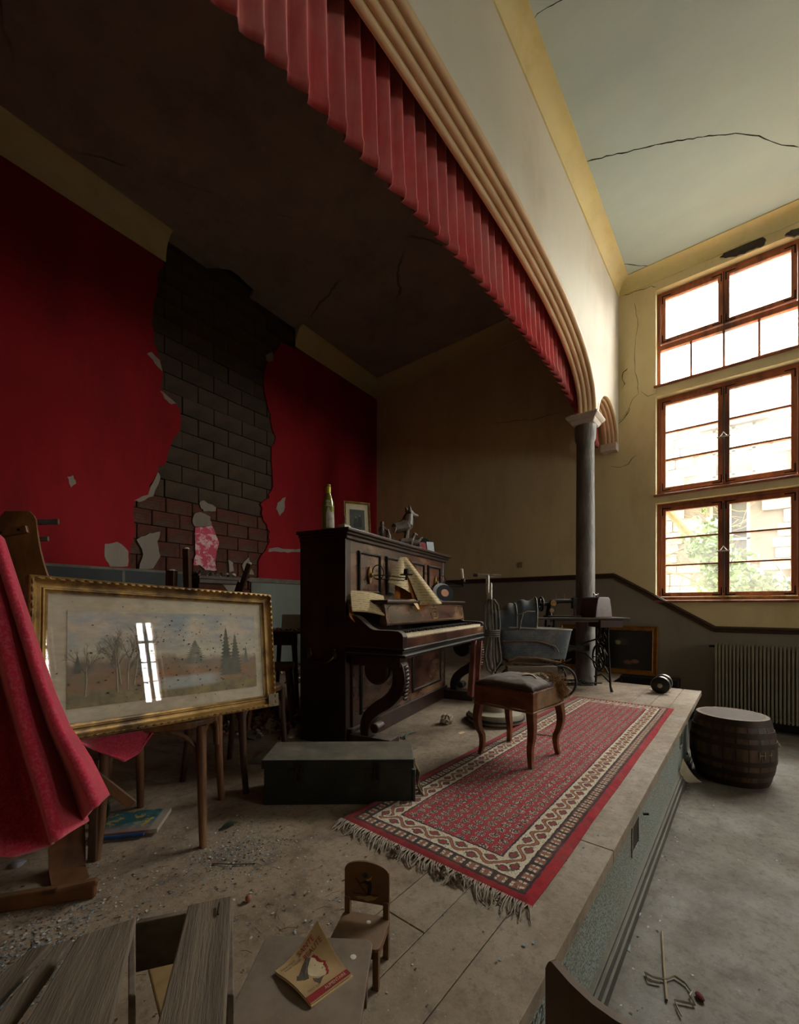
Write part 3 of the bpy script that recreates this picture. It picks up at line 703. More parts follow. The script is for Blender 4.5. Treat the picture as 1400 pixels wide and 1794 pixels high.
# scroll legs
def leg_curve():
    pts = [(-.10, .50), (-.13, .455), (-.19, .44), (-.225, .48), (-.26, .53)]
    cen = [(-.30, .545), (-.335, .50), (-.345, .43), (-.325, .36), (-.27, .30), (-.20, .255), (-.14, .20), (-.115, .13), (-.125, .07), (-.16, .045), (-.195, .06)]
    return cen
wds = [.07, .075, .08, .08, .078, .075, .07, .062, .05, .042, .035]
for x0 in (.025, L-.105):
    cen = leg_curve(); P = [Vector((0, a, b)) for a, b in cen]; Q = []; Wd = []
    for i in range(len(P)-1):
        for k in range(4):
            f = k/4; a = P[max(i-1, 0)]; b = P[i]; c_ = P[i+1]; d_ = P[min(i+2, len(P)-1)]
            Q.append(.5*((2*b)+(c_-a)*f+(2*a-5*b+4*c_-d_)*f*f+(3*b-a-3*c_+d_)*f**3)); Wd.append(wds[i]+(wds[i+1]-wds[i])*f)
    Q.append(P[-1]); Wd.append(wds[-1]); rings = []
    for i, p in enumerate(Q):
        tg = (Q[min(i+1, len(Q)-1)]-Q[max(i-1, 0)]).normalized(); nn = Vector((0, -tg.z, tg.y)); h = Wd[i]/2
        rings.append([p+nn*h+Vector((x0, 0, 0)), p+nn*h+Vector((x0+.08, 0, 0)), p-nn*h+Vector((x0+.08, 0, 0)), p-nn*h+Vector((x0, 0, 0))])
    m = MB(); m.loop(rings)
    m.lathe([(.075, x0+.002), (.085, x0+.012), (.085, x0+.068), (.075, x0+.078)], 28, (0, 0, 0), 'x')
    off = len(m.v)-4*28
    for i in range(off, len(m.v)): a = m.v[i]; m.v[i] = (a[0], a[1]-.195, a[2]+.475)
    n0 = len(m.v); m.lathe([(.026, x0-.004), (.03, x0+.004), (.03, x0+.076), (.026, x0+.084)], 20, (0, 0, 0), 'x')
    for i in range(n0, len(m.v)): a = m.v[i]; m.v[i] = (a[0], a[1]-.185, a[2]+.135 if x0 > 1 else a[2]+.135)
    m.bb((x0-.005, -.36, .50), (x0+.085, -.02, .562))
    lg = m.build('leg', M_ebony if x0 > 1 else M_piano, piano, bevel=.004)
    for i in range(n0, len(lg.data.vertices)):
        pass
    cv = MB()
    for i in range(9):
        z = .50-i*.022; cv.ball((x0+.04, -.385+abs(i-3)*.003, z), (.026, .012, .014), 8, 5)
    cv.build('carving', M_piano, lg, smooth=True)
    box('toe_block', (x0-.015, -.30, .0), (x0+.10, -.02, .085), M_piano, piano, .006)
# bail handle on the end panel
m = MB(); hp = [(-.012, .08, .545), (-.03, .085, .53), (-.045, .10, .515), (-.05, .14, .508), (-.05, .21, .508), (-.045, .25, .515), (-.03, .265, .53), (-.012, .27, .545)]
m.tube(hp, .007); 
for y in (.08, .27):
    m.ball((-.008, y, .555), (.008, .022, .026)); m.ball((-.008, y+.0, .585), (.006, .014, .012))
m.build('carrying_handle', M_brass, piano, smooth=True)
# candle arms
def sconce(x, swing, candle):
    r = sub_empty('candle_arm', piano, (x, -.006, 1.055))
    m = MB(); m.prism([(.018*math.cos(a)*(1+.3*math.cos(2*a)), .058*math.sin(a)) for a in [2*PI*i/20 for i in range(20)]], -.006, .004, lambda u, v, t: (u, t, v)); m.ball((0, -.012, 0), .016); m.build('wall_plate', M_gilt, r, smooth=False)
    a = MB(); dv = Vector((math.sin(swing), -math.cos(swing), 0)); q = lambda s_, z: dv*s_+Vector((0, -.012, z))
    a.tube([q(.045+.038*math.cos(b), .02+.048*math.sin(b)) for b in [2*PI*i/20 for i in range(20)]], .0035, 6, True)
    a.tube([q(0, 0), q(.09, .002), q(.2, -.012), q(.235, -.012)], .0035, 6); a.tube([q(.02, -.02), q(.12, -.028), q(.22, -.03), q(.235, -.012)], .003, 6)
    a.tube([q(.235, -.03), q(.235, .0)], .007, 8); a.build('bracket', M_iron, r, smooth=True)
    c0 = q(.235, 0); MB().lathe([(.008, 0), (.042, .004), (.045, .010), (.02, .012), (.017, .045), (.014, .045), (.014, .014)], 20, c0).build('drip_cup', M_iron, r, smooth=True)
    if candle:
        MB().tube([c0+Vector((0, 0, .015)), c0+Vector((-.012, 0, .055)), c0+Vector((-.036, 0, .125))], .0115, 12).build('candle', M_ivory, r, smooth=True)
sconce(.27, math.radians(38), False); sconce(1.40, math.radians(28), True)

PM = Matrix.Translation((1.765, 1.872, 0)) @ Matrix.Rotation(PA, 4, 'Z')
def pl(x, y, z): return PM @ Vector((x, y, z))
TOP = HT+.034
def ptop(px, y): # spot on the piano lid seen at column px, y back from the front
    k = (px-700)/744
    # walk along the lid until the column matches
    lo, hi = 0, L
    for _ in range(40):
        md = (lo+hi)/2; q = pl(md, y, TOP); v = (sY*q.x-cY*q.y)/(cY*q.x+sY*q.y)
        if v < k: lo = md
        else: hi = md
    return pl(lo, y, TOP)

# ------------------------------------------------------------------ on the piano
q = ptop(575, .15)
bt = thing('wine_bottle', 'empty yellow green wine bottle with torn label on the piano end', 'bottle', q)
t = NT('yellow green glass'); t.col(S('#7c7a22')); t.rough(.15); t.b.inputs['Transmission Weight'].default_value = .35; M_botgl = t.m
MB().lathe([(.002, .006), (.034, 0), (.038, .006), (.038, .13), (.034, .17), (.022, .215), (.0155, .235), (.0145, .27), (.0165, .272), (.0165, .282), (.013, .284), (.002, .28)], 28).build('glass', M_botgl, bt, smooth=True)
M_foil = mk('yellow foil', '#b9a63c', '#94822c', 20, .35, .2, metal=.5)
MB().lathe([(.0165, .215), (.0172, .23), (.0162, .285), (.002, .2865)], 24, caps=False).build('neck_foil', M_foil, bt, smooth=True)
m = MB()
def lab(a, b):
    an = -2.6+2.9*a; z = .012+b*(.085+.035*math.sin(7*a)+.02*math.sin(17*a)); r = .0385+(.006*max(0, a-.9)*10*b); return (r*math.cos(an), r*math.sin(an), z)
m.grid(30, 8, lab, .0008); m.build('torn_label', mk('pale torn label', '#b5aca0', '#94897c', 30, .9, .2), bt, smooth=True)
m = MB(); m.grid(24, 4, lambda a, b: ((.0365-.004*b)*math.cos(-2.8+2.6*a), (.0365-.004*b)*math.sin(-2.8+2.6*a), .145+b*(.03+.01*math.sin(9*a))), .0006); m.build('neck_label', MATS['pale torn label'], bt, smooth=True)

def pframe(name, label, cat, loc, rz, lean, w_, h_, fw, fd, mat, prof=None):
    e = thing(name, label, cat, loc, rot=(lean, 0, rz)); m = MB()
    rect_frame(m, -w_/2, w_/2, 0, h_, prof or [(0, -fd/2), (0, fd/2), (fw*.3, fd/2), (fw*.5, fd*.2), (fw*.8, fd*.35), (fw, 0), (fw, -fd/2)]); m.build('frame', mat, e)
    return e
q = ptop(627, .12)
pf = pframe('portrait_frame', 'gilt framed old photograph of two people standing on the piano', 'picture frame', q, math.radians(-28), math.radians(-7), .185, .245, .016, .016, M_gilt)
MB().bb((-.085, -.002, .008), (.085, .006, .237)).build('mount', mk('cream mount', '#cfc3a8', '#bfb294', 10, .8, .05), pf)
t = NT('sepia photograph'); g = t.noise(30, 5, .6); t.col(t.mix(g, S('#2e2f2d'), S('#5d5f5a'))); t.rough(.5); M_sep = t.m
ph = MB().bb((-.052, -.004, .05), (.052, -.001, .19)).build('photograph', M_sep, pf)
for x, z, h, c_ in ((-.012, .062, .085, '#454540'), (.018, .068, .09, '#3a3b38')):
    mm = mk('photo figure '+c_, c_, '#2c2c2a', 40, .6, 0); f = MB(); f.prism([(x-.014, z), (x+.014, z), (x+.012, z+h*.5), (x+.007, z+h*.78), (x-.007, z+h*.78), (x-.012, z+h*.5)], -.0048, -.0035, lambda u, v, t: (u, t, v)); f.build('pictured_figure', mm, ph)
    MB().lathe([(.001, -.0048), (.0065, -.0048), (.0065, -.0035)], 12, (x, 0, z+h*.88), 'y').build('pictured_face', mk('photo face', '#7d7a70', '#6a675f', 30, .6, 0), ph)
q = ptop(604, .015)
tb = thing('small_trophy_stub', 'small white marble block with a broken figure stub before the portrait', 'ornament', q, PA)
MB().box((0, 0, .009), (.07, .05, .018)).build('base', mk('cream marble', '#b5ab93', '#9a8f77', 20, .4, .05), tb, bevel=.003)
MB().lathe([(.018, .018), (.019, .024), (.008, .03), (.006, .05), (.009, .055), (.004, .075), (.002, .078)], 14).build('stub', M_bronze, tb, smooth=True)

def animal(name, label, cat, loc, rz, chains, extra=None, vox=.0035, mat=M_bronze, sc=1):
    e = thing(name, label, cat, loc, rz); m = MB()
    for pts, rad in chains:
        m.tube([Vector(p)*sc for p in pts], [r*sc for r in rad], 16)
        for p, r in ((pts[0], rad[0]), (pts[-1], rad[-1])):
            if r < .03: m.ball(Vector(p)*sc, r*sc, 10, 6)
    m.build('figure', mat, e, remesh=vox); return e
q = ptop(706, .12)
# big seated-height dog: chest, head to the right, broken hind end
DS = 1.0
dog = animal('dog_statue', 'large bronzed alert dog statue with broken off white hindquarters', 'statue', q, math.radians(-20), [
    ([(-.075, 0, .142), (-.03, 0, .155), (.02, 0, .17), (.05, 0, .19)], [.036, .042, .052, .042]),
    ([(.03, 0, .175), (.042, 0, .215), (.052, 0, .255)], [.052, .044, .032]),
    ([(.05, 0, .265), (.07, 0, .264), (.095, 0, .258), (.125, 0, .254)], [.032, .028, .015, .011]),
    ([(.045, .016, .28), (.04, .02, .305), (.036, .022, .322)], [.014, .010, .002]), ([(.05, -.016, .28), (.047, -.02, .305), (.044, -.022, .322)], [.014, .010, .002]),
    ([(.05, .02, .165), (.052, .022, .10), (.048, .022, .05), (.05, .022, .008), (.065, .022, .007)], [.02, .013, .010, .010, .007]),
    ([(.03, -.022, .16), (.012, -.024, .10), (.0, -.024, .05), (.002, -.024, .008), (.018, -.024, .007)], [.02, .014, .011, .010, .007]),
    ([(.10, 0, .247), (.118, 0, .243)], [.008, .006])], vox=.003)
dog.scale = (1.12, 1.12, 1.12)
MB().lathe([(.002, 0), (.034, 0), (.034, .006), (.002, .006)], 18, (-.0785, 0, .141), 'x').build('broken_end', M_chipped, dog, smooth=True)
MB().tube([(.035+.033*math.cos(a)*.5, .036*math.sin(a), .215-.016*math.cos(a)) for a in [2*PI*i/16 for i in range(16)]], .004, 6, True).build('collar', M_bronze, dog, smooth=True)
q = ptop(674, .10)
boy = animal('boy_and_dog_figurine', 'small bronzed figurine of a standing child beside a sitting dog', 'figurine', q, math.radians(-42), [
    ([(-.02, 0, .07), (-.02, 0, .10), (-.02, 0, .125)], [.02, .019, .012]), ([(-.02, 0, .135), (-.02, 0, .152)], [.014, .014]),
    ([(-.028, 0, .07), (-.03, 0, .03), (-.03, -.005, .005)], [.012, .009, .009]), ([(-.012, 0, .07), (-.01, 0, .03), (-.01, -.005, .005)], [.012, .009, .009]),
    ([(-.035, 0, .118), (-.042, -.004, .09), (-.03, -.014, .08)], [.008, .007, .006]), ([(-.006, 0, .118), (.008, -.006, .10), (.022, -.005, .092)], [.008, .007, .006]),
    ([(.03, 0, .02), (.03, 0, .05), (.024, 0, .08), (.022, 0, .095)], [.02, .019, .014, .013]), ([(.022, 0, .098), (.022, -.018, .094)], [.011, .006]),
    ([(.028, -.012, .05), (.028, -.02, .006)], [.008, .007]), ([(.018, -.012, .05), (.016, -.02, .006)], [.008, .007]),
    ([(-.045, 0, .004), (.05, 0, .004)], [.006, .006])], vox=.0028)
q = ptop(714, .04)
dogs = animal('hunting_dogs_figurine', 'bronzed group of two lean hunting dogs on the piano edge', 'figurine', q, math.radians(-30), [
    ([(-.09, 0, .03), (-.05, 0, .045), (0, 0, .05), (.035, 0, .055)], [.012, .022, .02, .022]), ([(.035, 0, .06), (.055, 0, .09), (.06, 0, .105)], [.018, .013, .012]), ([(.06, 0, .108), (.085, 0, .10)], [.012, .006]),
    ([(.04, .012, .05), (.045, .012, .003)], [.009, .006]), ([(.03, -.012, .05), (.025, -.012, .003)], [.009, .006]), ([(-.05, .012, .045), (-.065, .012, .02), (-.055, .012, .003)], [.012, .007, .006]), ([(-.06, -.012, .045), (-.075, -.012, .02), (-.065, -.012, .003)], [.012, .007, .006]),
    ([(-.09, 0, .035), (-.115, 0, .04), (-.122, 0, .065)], [.006, .005, .004]),
    ([(.06, .03, .04), (.10, .03, .05), (.12, .03, .07)], [.02, .02, .014]), ([(.12, .03, .075), (.14, .03, .085)], [.012, .008]), ([(.115, .03, .05), (.118, .03, .003)], [.008, .006]), ([(.07, .03, .04), (.065, .03, .003)], [.009, .006]),
    ([(-.09, 0, .004), (.13, .015, .004)], [.006, .006])], vox=.003)
def record(name, label, loc, rx, rz, r, labcol, disc=M_vinyl):
    e = thing(name, label, 'record', loc, rot=(rx, 0, rz))
    MB().lathe([(.012, -.0012), (r, -.0012), (r+.0008, 0), (r, .0012), (.012, .0012)], 48, (0, 0, r+.001), 'y').build('disc', disc, e, smooth=True)
    for s_ in (-1, 1): MB().lathe([(.013, 0), (r*.45, 0), (r*.45, .0006), (.013, .0006)], 32, (0, s_*.0016, r+.001), 'y').build('paper_label', labcol, e)
    return e
q = ptop(741, .16)
record('vinyl_record', 'black vinyl single with pink label leaning upright on the piano top', q, math.radians(-12), math.radians(-42), .0875, mk('pink label', '#c4606c', '#b04c5a', 12, .7, 0))
q = ptop(756, .05)
sfm = pframe('small_photo_frame', 'small dark framed picture with painted pale glare leaning beside the pink record', 'picture frame', q, math.radians(-30), math.radians(-16), .085, .125, .008, .008, M_ebony)
MB().bb((-.039, -.001, .006), (.039, .003, .119)).build('picture', mk('pale glare paper', '#aab0b8', '#d0d4d8', 5, .3, 0), sfm)  # glare on the glass put into the paper colour
# music: old folio propped at the left end, big bent sheets, small sheet on the shelf
t = NT('printed sheet'); w_ = t.n('TexWave', wave_type='BANDS', bands_direction='Z'); w_.inputs['Scale'].default_value = 16; w_.inputs['Distortion'].default_value = 1.2; w_.inputs['Detail'].default_value = 3
t.l(t.tc.outputs['Object'], w_.inputs['Vector'])
lines = t.math('MULTIPLY', t.ramp(w_.outputs['Fac'], .70, .78), t.ramp(t.noise(60, 3, .7), .45, .52)); base = t.mix(t.noise(9, 5, .65), S('#dcc8a0'), S('#c0a676'))
t.col(t.mix(t.math('MULTIPLY', lines, .5), base, S('#3c2f22'))); t.rough(.85); M_print = t.m
q = pl(.06, -.05, .89)
fo = thing('music_folio', 'yellowed open music folio lying at the left end of the music shelf', 'book', q, PA-.25, rot=(math.radians(38), 0, PA+.12))
def page(x0, w_, h_, curl, th): return lambda a, b: (x0+w_*a, -curl*math.sin(PI*a)-.004*math.sin(3*b), h_*b+.0)
fo.location = pl(-.03, -.09, .822); fo.rotation_euler = (math.radians(-48), math.radians(10), math.radians(-30))
MB().grid(12, 8, lambda a, b: (.22*a-.02, -.012*math.sin(PI*a), .19*b+.01*a), .006).build('page_block', M_paper, fo, smooth=True)
MB().grid(12, 8, lambda a, b: (.22*a-.018, -.012*math.sin(PI*a)-.0015, .185*b+.01*a+.003), .001).build('title_page', M_print, fo, smooth=True)
MB().grid(10, 8, lambda a, b: (-.03+.05*a*a, .02+.05*a, .19*b-.015*a), .002).build('cover', M_paperor, fo, smooth=True)
sh = thing('bent_music_sheets', 'large orange and cream music sheets draped over the music desk', 'sheet music', pl(.60, -.115, .90), math.radians(-30))
M_sheet = M_print
def drape(x_top, x_bot0, x_bot1, ztop, zbot0, zbot1, y0, y1, bow, wav):
    def fn(a, b):
        x = (x_top+(a-.5)*.05)*b+(x_bot0+(x_bot1-x_bot0)*a)*(1-b); z = ztop*b+(zbot0+(zbot1-zbot0)*a)*(1-b)
        y = y0*b+y1*(1-b)-bow*math.sin(PI*a)*(1-b)-wav*math.sin(2*PI*a)*(1-b)*.5
        return (x, y, z)
    return fn
MB().grid(24, 24, drape(0, -.15, .08, .31, .12, .01, .07, -.02, .05, .02), .0012).build('sheet', M_print, sh, smooth=True)
MB().grid(24, 24, drape(.0, .05, .22, .31, -.04, -.03, .07, -.12, .045, -.03), .0012).build('sheet', M_print, sh, smooth=True)
MB().grid(20, 20, drape(.03, .03, .15, .31, -.0, .12, .09, .02, -.05, .02), .0012).build('sheet', M_paperor, sh, smooth=True)
MB().grid(20, 20, drape(-.01, -.11, .03, .28, .005, .0, .075, -.03, -.04, .05), .0012).build('sheet', M_paperor, sh, smooth=True)
MB().grid(20, 20, drape(.01, .02, .20, .29, -.09, -.02, .06, -.125, -.06, .05), .0012).build('sheet', M_paperor, sh, smooth=True)
ss = MB().grid(8, 8, lambda a, b: (.155*a*(1-.0*b)+.06*b*(1-2*a), -.03*b*3, .004-max(0, b-.45)**1.5*.16), .0012)
tag(ss.build('loose_sheet', M_paper, None, smooth=True, loc=pl(.42, -.165, .893), rot=(0, 0, PA)), 'small cream paper corner folded over the front of the music shelf', 'paper')
record('shelf_record', 'black single with peach label on the right end of music shelf', pl(1.27, -.155, .892), math.radians(-20), math.radians(-38), .075, mk('peach label', '#d9a184', '#c98f72', 12, .7, 0))
record('grey_disc', 'pale grey shiny disc propped behind the peach labelled record', pl(1.33, -.11, .892), math.radians(-20), math.radians(-38), .085, mk('grey label', '#9aa0a4', '#868c90', 12, .6, 0), mk('shiny grey', '#aab2b8', '#c4ccd2', 5, .25, .02, metal=.3))
# scissors and rubble at the piano foot
M_verd = mk('green grey metal', '#5d665c', '#454a40', 20, .6, .2)
sc_ = thing('garden_shears', 'old metal shears lying on the floor beneath the keyboard', 'shears', pz(715, 1288), PA)
m = MB(); m.tube([(-.09, .01, .008), (0, 0, .01), (.09, .02, .006)], [.008, .007, .003], 8, flat=.5); m.build('blade', M_verd, sc_, smooth=True)
m = MB(); m.tube([(-.09, -.02, .008), (0, 0, .013), (.07, -.03, .006)], [.008, .007, .003], 8, flat=.5); m.build('blade', M_verd, sc_, smooth=True)
pp = MB(); 
def crum(a, b):
    th = 2*PI*a; f = PI*b; r = .04*(1+.45*noise.noise(Vector((3*math.cos(th)*math.sin(f), 3*math.sin(th)*math.sin(f), 3*math.cos(f)))))
    return (1.4*r*math.sin(f)*math.cos(th), r*math.sin(f)*math.sin(th), .034-r*math.cos(f)*.85)
pp.grid(20, 12, crum); q = pz(783, 1268)
tag(pp.build('crumpled_paper', mk('dirty paper', '#a0937e', '#7d705c', 14, .9, .3), None, loc=(q.x, q.y, 0)), 'crumpled dirty paper lump by the right piano leg', 'paper')
# ------------------------------------------------------------------ rug
RX0, RX1, RY0, RY1 = 1.16, 4.12, .475, 1.262
t = NT('red patterned oriental rug'); sp = t.n('SeparateXYZ')
wob = t.n('TexNoise'); wob.inputs['Scale'].default_value = 60; t.l(t.tc.outputs['Object'], wob.inputs['Vector'])
vm = t.n('VectorMath', operation='MULTIPLY_ADD'); t.l(wob.outputs['Color'], vm.inputs[0]); vm.inputs[1].default_value = (.010, .010, 0); t.l(t.tc.outputs['Object'], vm.inputs[2])
t.l(vm.outputs[0], sp.inputs[0]); X, Y = sp.outputs[0], sp.outputs[1]
LX, LY = RX1-RX0, RY1-RY0
dx = t.math('MINIMUM', X, t.math('SUBTRACT', LX, X)); dy = t.math('MINIMUM', Y, t.math('SUBTRACT', LY, Y)); d = t.math('MINIMUM', dx, dy)
along = t.math('ADD', t.math('MULTIPLY', X, t.math('GREATER_THAN', dx, dy)), t.math('MULTIPLY', Y, t.math('LESS_THAN', dx, dy)))
def fr(x, p): return t.math('FRACT', t.math('DIVIDE', x, p))
def band(a, b): return t.math('MULTIPLY', t.math('GREATER_THAN', d, a), t.math('LESS_THAN', d, b))
def tri(x, p): return t.math('ABSOLUTE', t.math('SUBTRACT', fr(x, p), .5))     # .5 at cell edges, 0 at the middle
RED, CRE, NAV, BRN, ORG = S('#a02030'), S('#cfc2aa'), S('#2a1f26'), S('#6b3a28'), S('#a05c3a')
# field: staggered little boteh motifs
P_ = .046; row = t.math('FLOOR', t.math('DIVIDE', Y, P_)); sx = t.math('ADD', X, t.math('MULTIPLY', t.math('MODULO', row, 2.0), P_/2))
ex, ey = t.math('SUBTRACT', fr(sx, P_), .5), t.math('SUBTRACT', fr(Y, P_), .5)
rr = t.math('SQRT', t.math('ADD', t.math('MULTIPLY', ex, ex), t.math('MULTIPLY', ey, ey)))
fine = t.noise(170, 2, .6); fine2 = t.noise(210, 2, .6, t.mapv((1, 1, 1), (3, 1, 0)))
blot = t.math('LESS_THAN', t.math('ADD', rr, t.math('MULTIPLY', t.math('SUBTRACT', fine, .5), .8)), .40)
fc = t.mix(blot, RED, S('#43262a')); spk = t.math('MULTIPLY', t.math('LESS_THAN', rr, .42), t.math('GREATER_THAN', fine2, .56))
fc = t.mix(spk, fc, CRE)
# ivory border with meander and rosettes
BP = .115; wv = t.math('MULTIPLY', t.math('SINE', t.math('MULTIPLY', along, 2*PI/BP)), .020)
mc = t.math('ABSOLUTE', t.math('SUBTRACT', t.math('SUBTRACT', d, .130), wv))
bc = t.mix(t.math('LESS_THAN', mc, .0085), CRE, NAV); bc = t.mix(t.math('LESS_THAN', mc, .005), bc, ORG)
u1, u2 = t.math('SUBTRACT', fr(along, BP), .25), t.math('SUBTRACT', fr(along, BP), .75)
def ros(u, dc, R):
    a = t.math('MULTIPLY', u, BP); b = t.math('SUBTRACT', d, dc); return t.math('SQRT', t.math('ADD', t.math('MULTIPLY', a, a), t.math('MULTIPLY', b, b)))
for u, dc in ((u1, .115), (u2, .145)):
    r_ = ros(u, dc, 0); r_ = t.math('ADD', r_, t.math('MULTIPLY', t.math('SUBTRACT', fine, .5), .012))
    bc = t.mix(t.math('LESS_THAN', r_, .017), bc, NAV); bc = t.mix(t.math('LESS_THAN', r_, .0125), bc, S('#8c2a2c'))
    r2 = t.math('ADD', ros(t.math('ABSOLUTE', t.math('SUBTRACT', t.math('ABSOLUTE', u), .16)), dc, 0), t.math('MULTIPLY', t.math('SUBTRACT', fine2, .5), .01))
    bc = t.mix(t.math('LESS_THAN', r2, .007), bc, S('#5a4a3c'))
bc = t.mix(t.math('GREATER_THAN', fine2, .60), bc, S('#6a5a48'))
# outer narrow border: dark ground, paired orange and cream florets
QP = .05; ff = tri(along, QP); dd_ = t.math('ABSOLUTE', t.math('SUBTRACT', d, .063)); fl1 = t.math('MULTIPLY', t.math('LESS_THAN', ff, .34), t.math('LESS_THAN', dd_, .017))
oc = t.mix(fl1, S('#33211f'), S('#8c5a46')); oc = t.mix(t.math('MULTIPLY', t.math('LESS_THAN', tri(along, QP/2), .2), t.math('LESS_THAN', t.math('ABSOLUTE', t.math('SUBTRACT', dd_, .007)), .005)), oc, CRE)
oc = t.mix(t.math('GREATER_THAN', fine, .6), oc, S('#5a3a30'))
c = t.mix(t.ramp(t.noise(30, 4, .7), .4, .65), S('#a01422'), S('#7d0f1a'))
c = t.mix(band(.036, .044), c, NAV); c = t.mix(band(.042, .086), c, oc); c = t.mix(band(.084, .092), c, NAV)
c = t.mix(band(.090, .172), c, bc); c = t.mix(band(.170, .178), c, NAV); c = t.mix(t.math('GREATER_THAN', d, .178), c, fc)
c = t.mix(t.math('MULTIPLY', t.ramp(t.noise(5, 6, .7), .45, .75), .3), c, S('#8a7460'))
t.col(c); t.rough(.95); t.spec(.1); t.b.inputs['Sheen Weight'].default_value = .15; t.bump(t.noise(420, 2, .6), .6, .004); M_rug = t.m
rug = thing('oriental_rug', 'long red oriental rug with ivory borders and knotted fringe on the stage', 'rug', (RX0, RY0, .0025))
m = MB()
def rugf(a, b):
    x, y = LX*a, LY*b; e = min(a*LX, (1-a)*LX, b*LY, (1-b)*LY)
    wob = .012*noise.noise(Vector((x*1.3, y*.2, 1)))*(1 if b < .5 else .6)
    h = .011+.004*noise.noise(Vector((x*3, y*4, 2)))
    h *= min(1, .35+e/.02)
    return (x+.01*noise.noise(Vector((y*3, 5, a*2))), y+wob*(1-abs(2*b-1)*0), h)
m.grid(150, 44, rugf, .009); m.build('pile', M_rug, rug, smooth=True)
fg = MB(); random.seed(3)
for i in range(150):
    y = LY*(i+random.random())/150; l_ = random.uniform(.035, .07)*(1.1 if i % 20 < 14 else .7); a = random.uniform(-.5, .5)-.35
    fg.tube([(.005, y, .006), (-l_*.4, y+a*l_*.3, .009), (-l_*.8, y+a*l_*.7, .004), (-l_, y+a*l_+random.uniform(-.01, .01), .002)], [.0022, .0024, .002, .001], 4)
for i in range(60):
    y = LY*random.random(); fg.tube([(LX-.005, y, .006), (LX+.03, y+random.uniform(-.02, .02), .003)], .0018, 4)
for y in (.22, .28, .47):
    for k in range(10):
        th = random.random()*6; fg.tube([(-.03+.018*math.cos(th+s_), y+.018*math.sin(th+s_*1.3), .012+.006*math.sin(s_*2)) for s_ in (0, 1, 2, 3)], .0022, 4)
stuff(fg.build('fringe', mk('grey fringe cotton', '#9a8c7c', '#7d7062', 30, .95, .2), rug))

# ------------------------------------------------------------------ piano stool
P0, P1, P2, P3 = [Vector(pz(*p)[:2]+(0,)) if False else Vector((pz(*p).x, pz(*p).y, 0)) for p in ((931, 1355), (985, 1322), (893, 1300), (832, 1325))]
ctr = (P0+P1+P2+P3)/4; ux = (P0-P3); SA = math.atan2(ux.y, ux.x)
stool = thing('piano_stool', 'square wooden piano stool with torn leather seat spilling horsehair', 'stool', (ctr.x, ctr.y, .0125), SA)
hx, hy = .165, .165
M_stool = mk('walnut stool wood', '#7d4a28', '#562e16', 5, .35, .1, stretch=(1, 1, 3), c3='#875b38', dust='#9d8c78', dustamt=.3)
M_stool2 = mk('faded walnut burl', '#8c6b4c', '#6b4a30', 9, .5, .1, c3='#54371f')
ap = MB(); z0, z1 = .30, .40
for s_ in (-1, 1):
    ap.bb((-hx, s_*hy-.012, z0), (hx, s_*hy+.012, z1)); ap.bb((s_*hx-.012, -hy, z0), (s_*hx+.012, hy, z1))
ap.build('apron', M_stool, stool, bevel=.004)
MB().bb((hx+.010, -hy+.028, z0+.004), (hx+.0145, hy-.028, z1-.006)).build('veneer_panel', M_stool2, stool, bevel=.001)
ed = MB(); rect_frame(ed, -hx-.02, hx+.02, -hy-.02, hy+.02, [(0, 0), (0, .01), (.02, .01), (.02, 0)]); 
ed.v = [(x, z, z0-.002+y) for x, y, z in ed.v]; ed.build('bead', M_stool2, stool, bevel=.003)
for sx_ in (-1, 1):
    for sy_ in (-1, 1):
        rings = []
        for f in [i/14 for i in range(15)]:
            z = .395*(1-f); k = max(0, (z0-z)/z0)
            out = .012*math.sin(PI*min(1, k*1.6))*(1 if k < .62 else 1)-.012*math.sin(PI*max(0, (k-.5)/.5))*.8
            w_ = .024 if z > z0 else .022-.010*k
            cx_, cy_ = sx_*(hx-.008+out), sy_*(hy-.008+out)
            rings.append([(cx_-w_, cy_-w_, z), (cx_+w_, cy_-w_, z), (cx_+w_, cy_+w_, z), (cx_-w_, cy_+w_, z)])
        MB().loop(rings).build('leg', M_stool, stool, smooth=False, bevel=.003)
cu = MB()
def cush(a, b):
    x, y = (a-.5)*2, (b-.5)*2; e = (1-abs(x)**6)*(1-abs(y)**6)
    h = .012+.045*e**.45*(.75+.25*(1-x*x)*(1-y*y))+.006*noise.noise(Vector((x*3, y*3, 4)))+.002*noise.noise(Vector((x*11, y*11, 7)))
    if x > .55 and y > .1: h -= .012*min(1, (x-.55)*4)
    bul = 1+.05*(1-(abs(2*(h/.057)-1)))*0
    return (x*(hx+.012), y*(hy+.012), z1-.006+h)
cu.grid(36, 36, cush, .01); cu.build('leather_seat', M_leather, stool, smooth='all')
nl = MB()
for i in range(17):
    f = -hx+2*hx*i/16
    nl.ball((hx+.013, f, z1-.008), .004, 6, 4); nl.ball((f, -hy-.013, z1-.008), .004, 6, 4)
nl.build('nail_heads', M_ebony, stool, smooth=True)
tl = MB(); tl.grid(14, 10, lambda a, b: (hx*(.15+.78*a), hy*(-.1+.75*b)+.02*math.sin(5*a), z1+.052-.028*a*a+.012*math.sin(6*b+3*a)), .003); tl.build('torn_lining', mk('pale torn lining', '#b5a48e', '#94836e', 12, .9, .3), stool, smooth=True)
hh = MB(); random.seed(11)
for i in range(420):
    x0_, y0_ = hx*random.uniform(.45, 1.08), hy*random.uniform(.25, 1.05); zz = z1+.042-.03*max(0, x0_/hx-.6)
    p = Vector((x0_, y0_, zz+random.uniform(-.01, .01))); pts = [p]
    for k in range(3):
        p = p+Vector((random.uniform(-.015, .022), random.uniform(-.016, .02), random.uniform(-.014, .012))); pts.append(p)
    hh.tube(pts, .0009, 3)
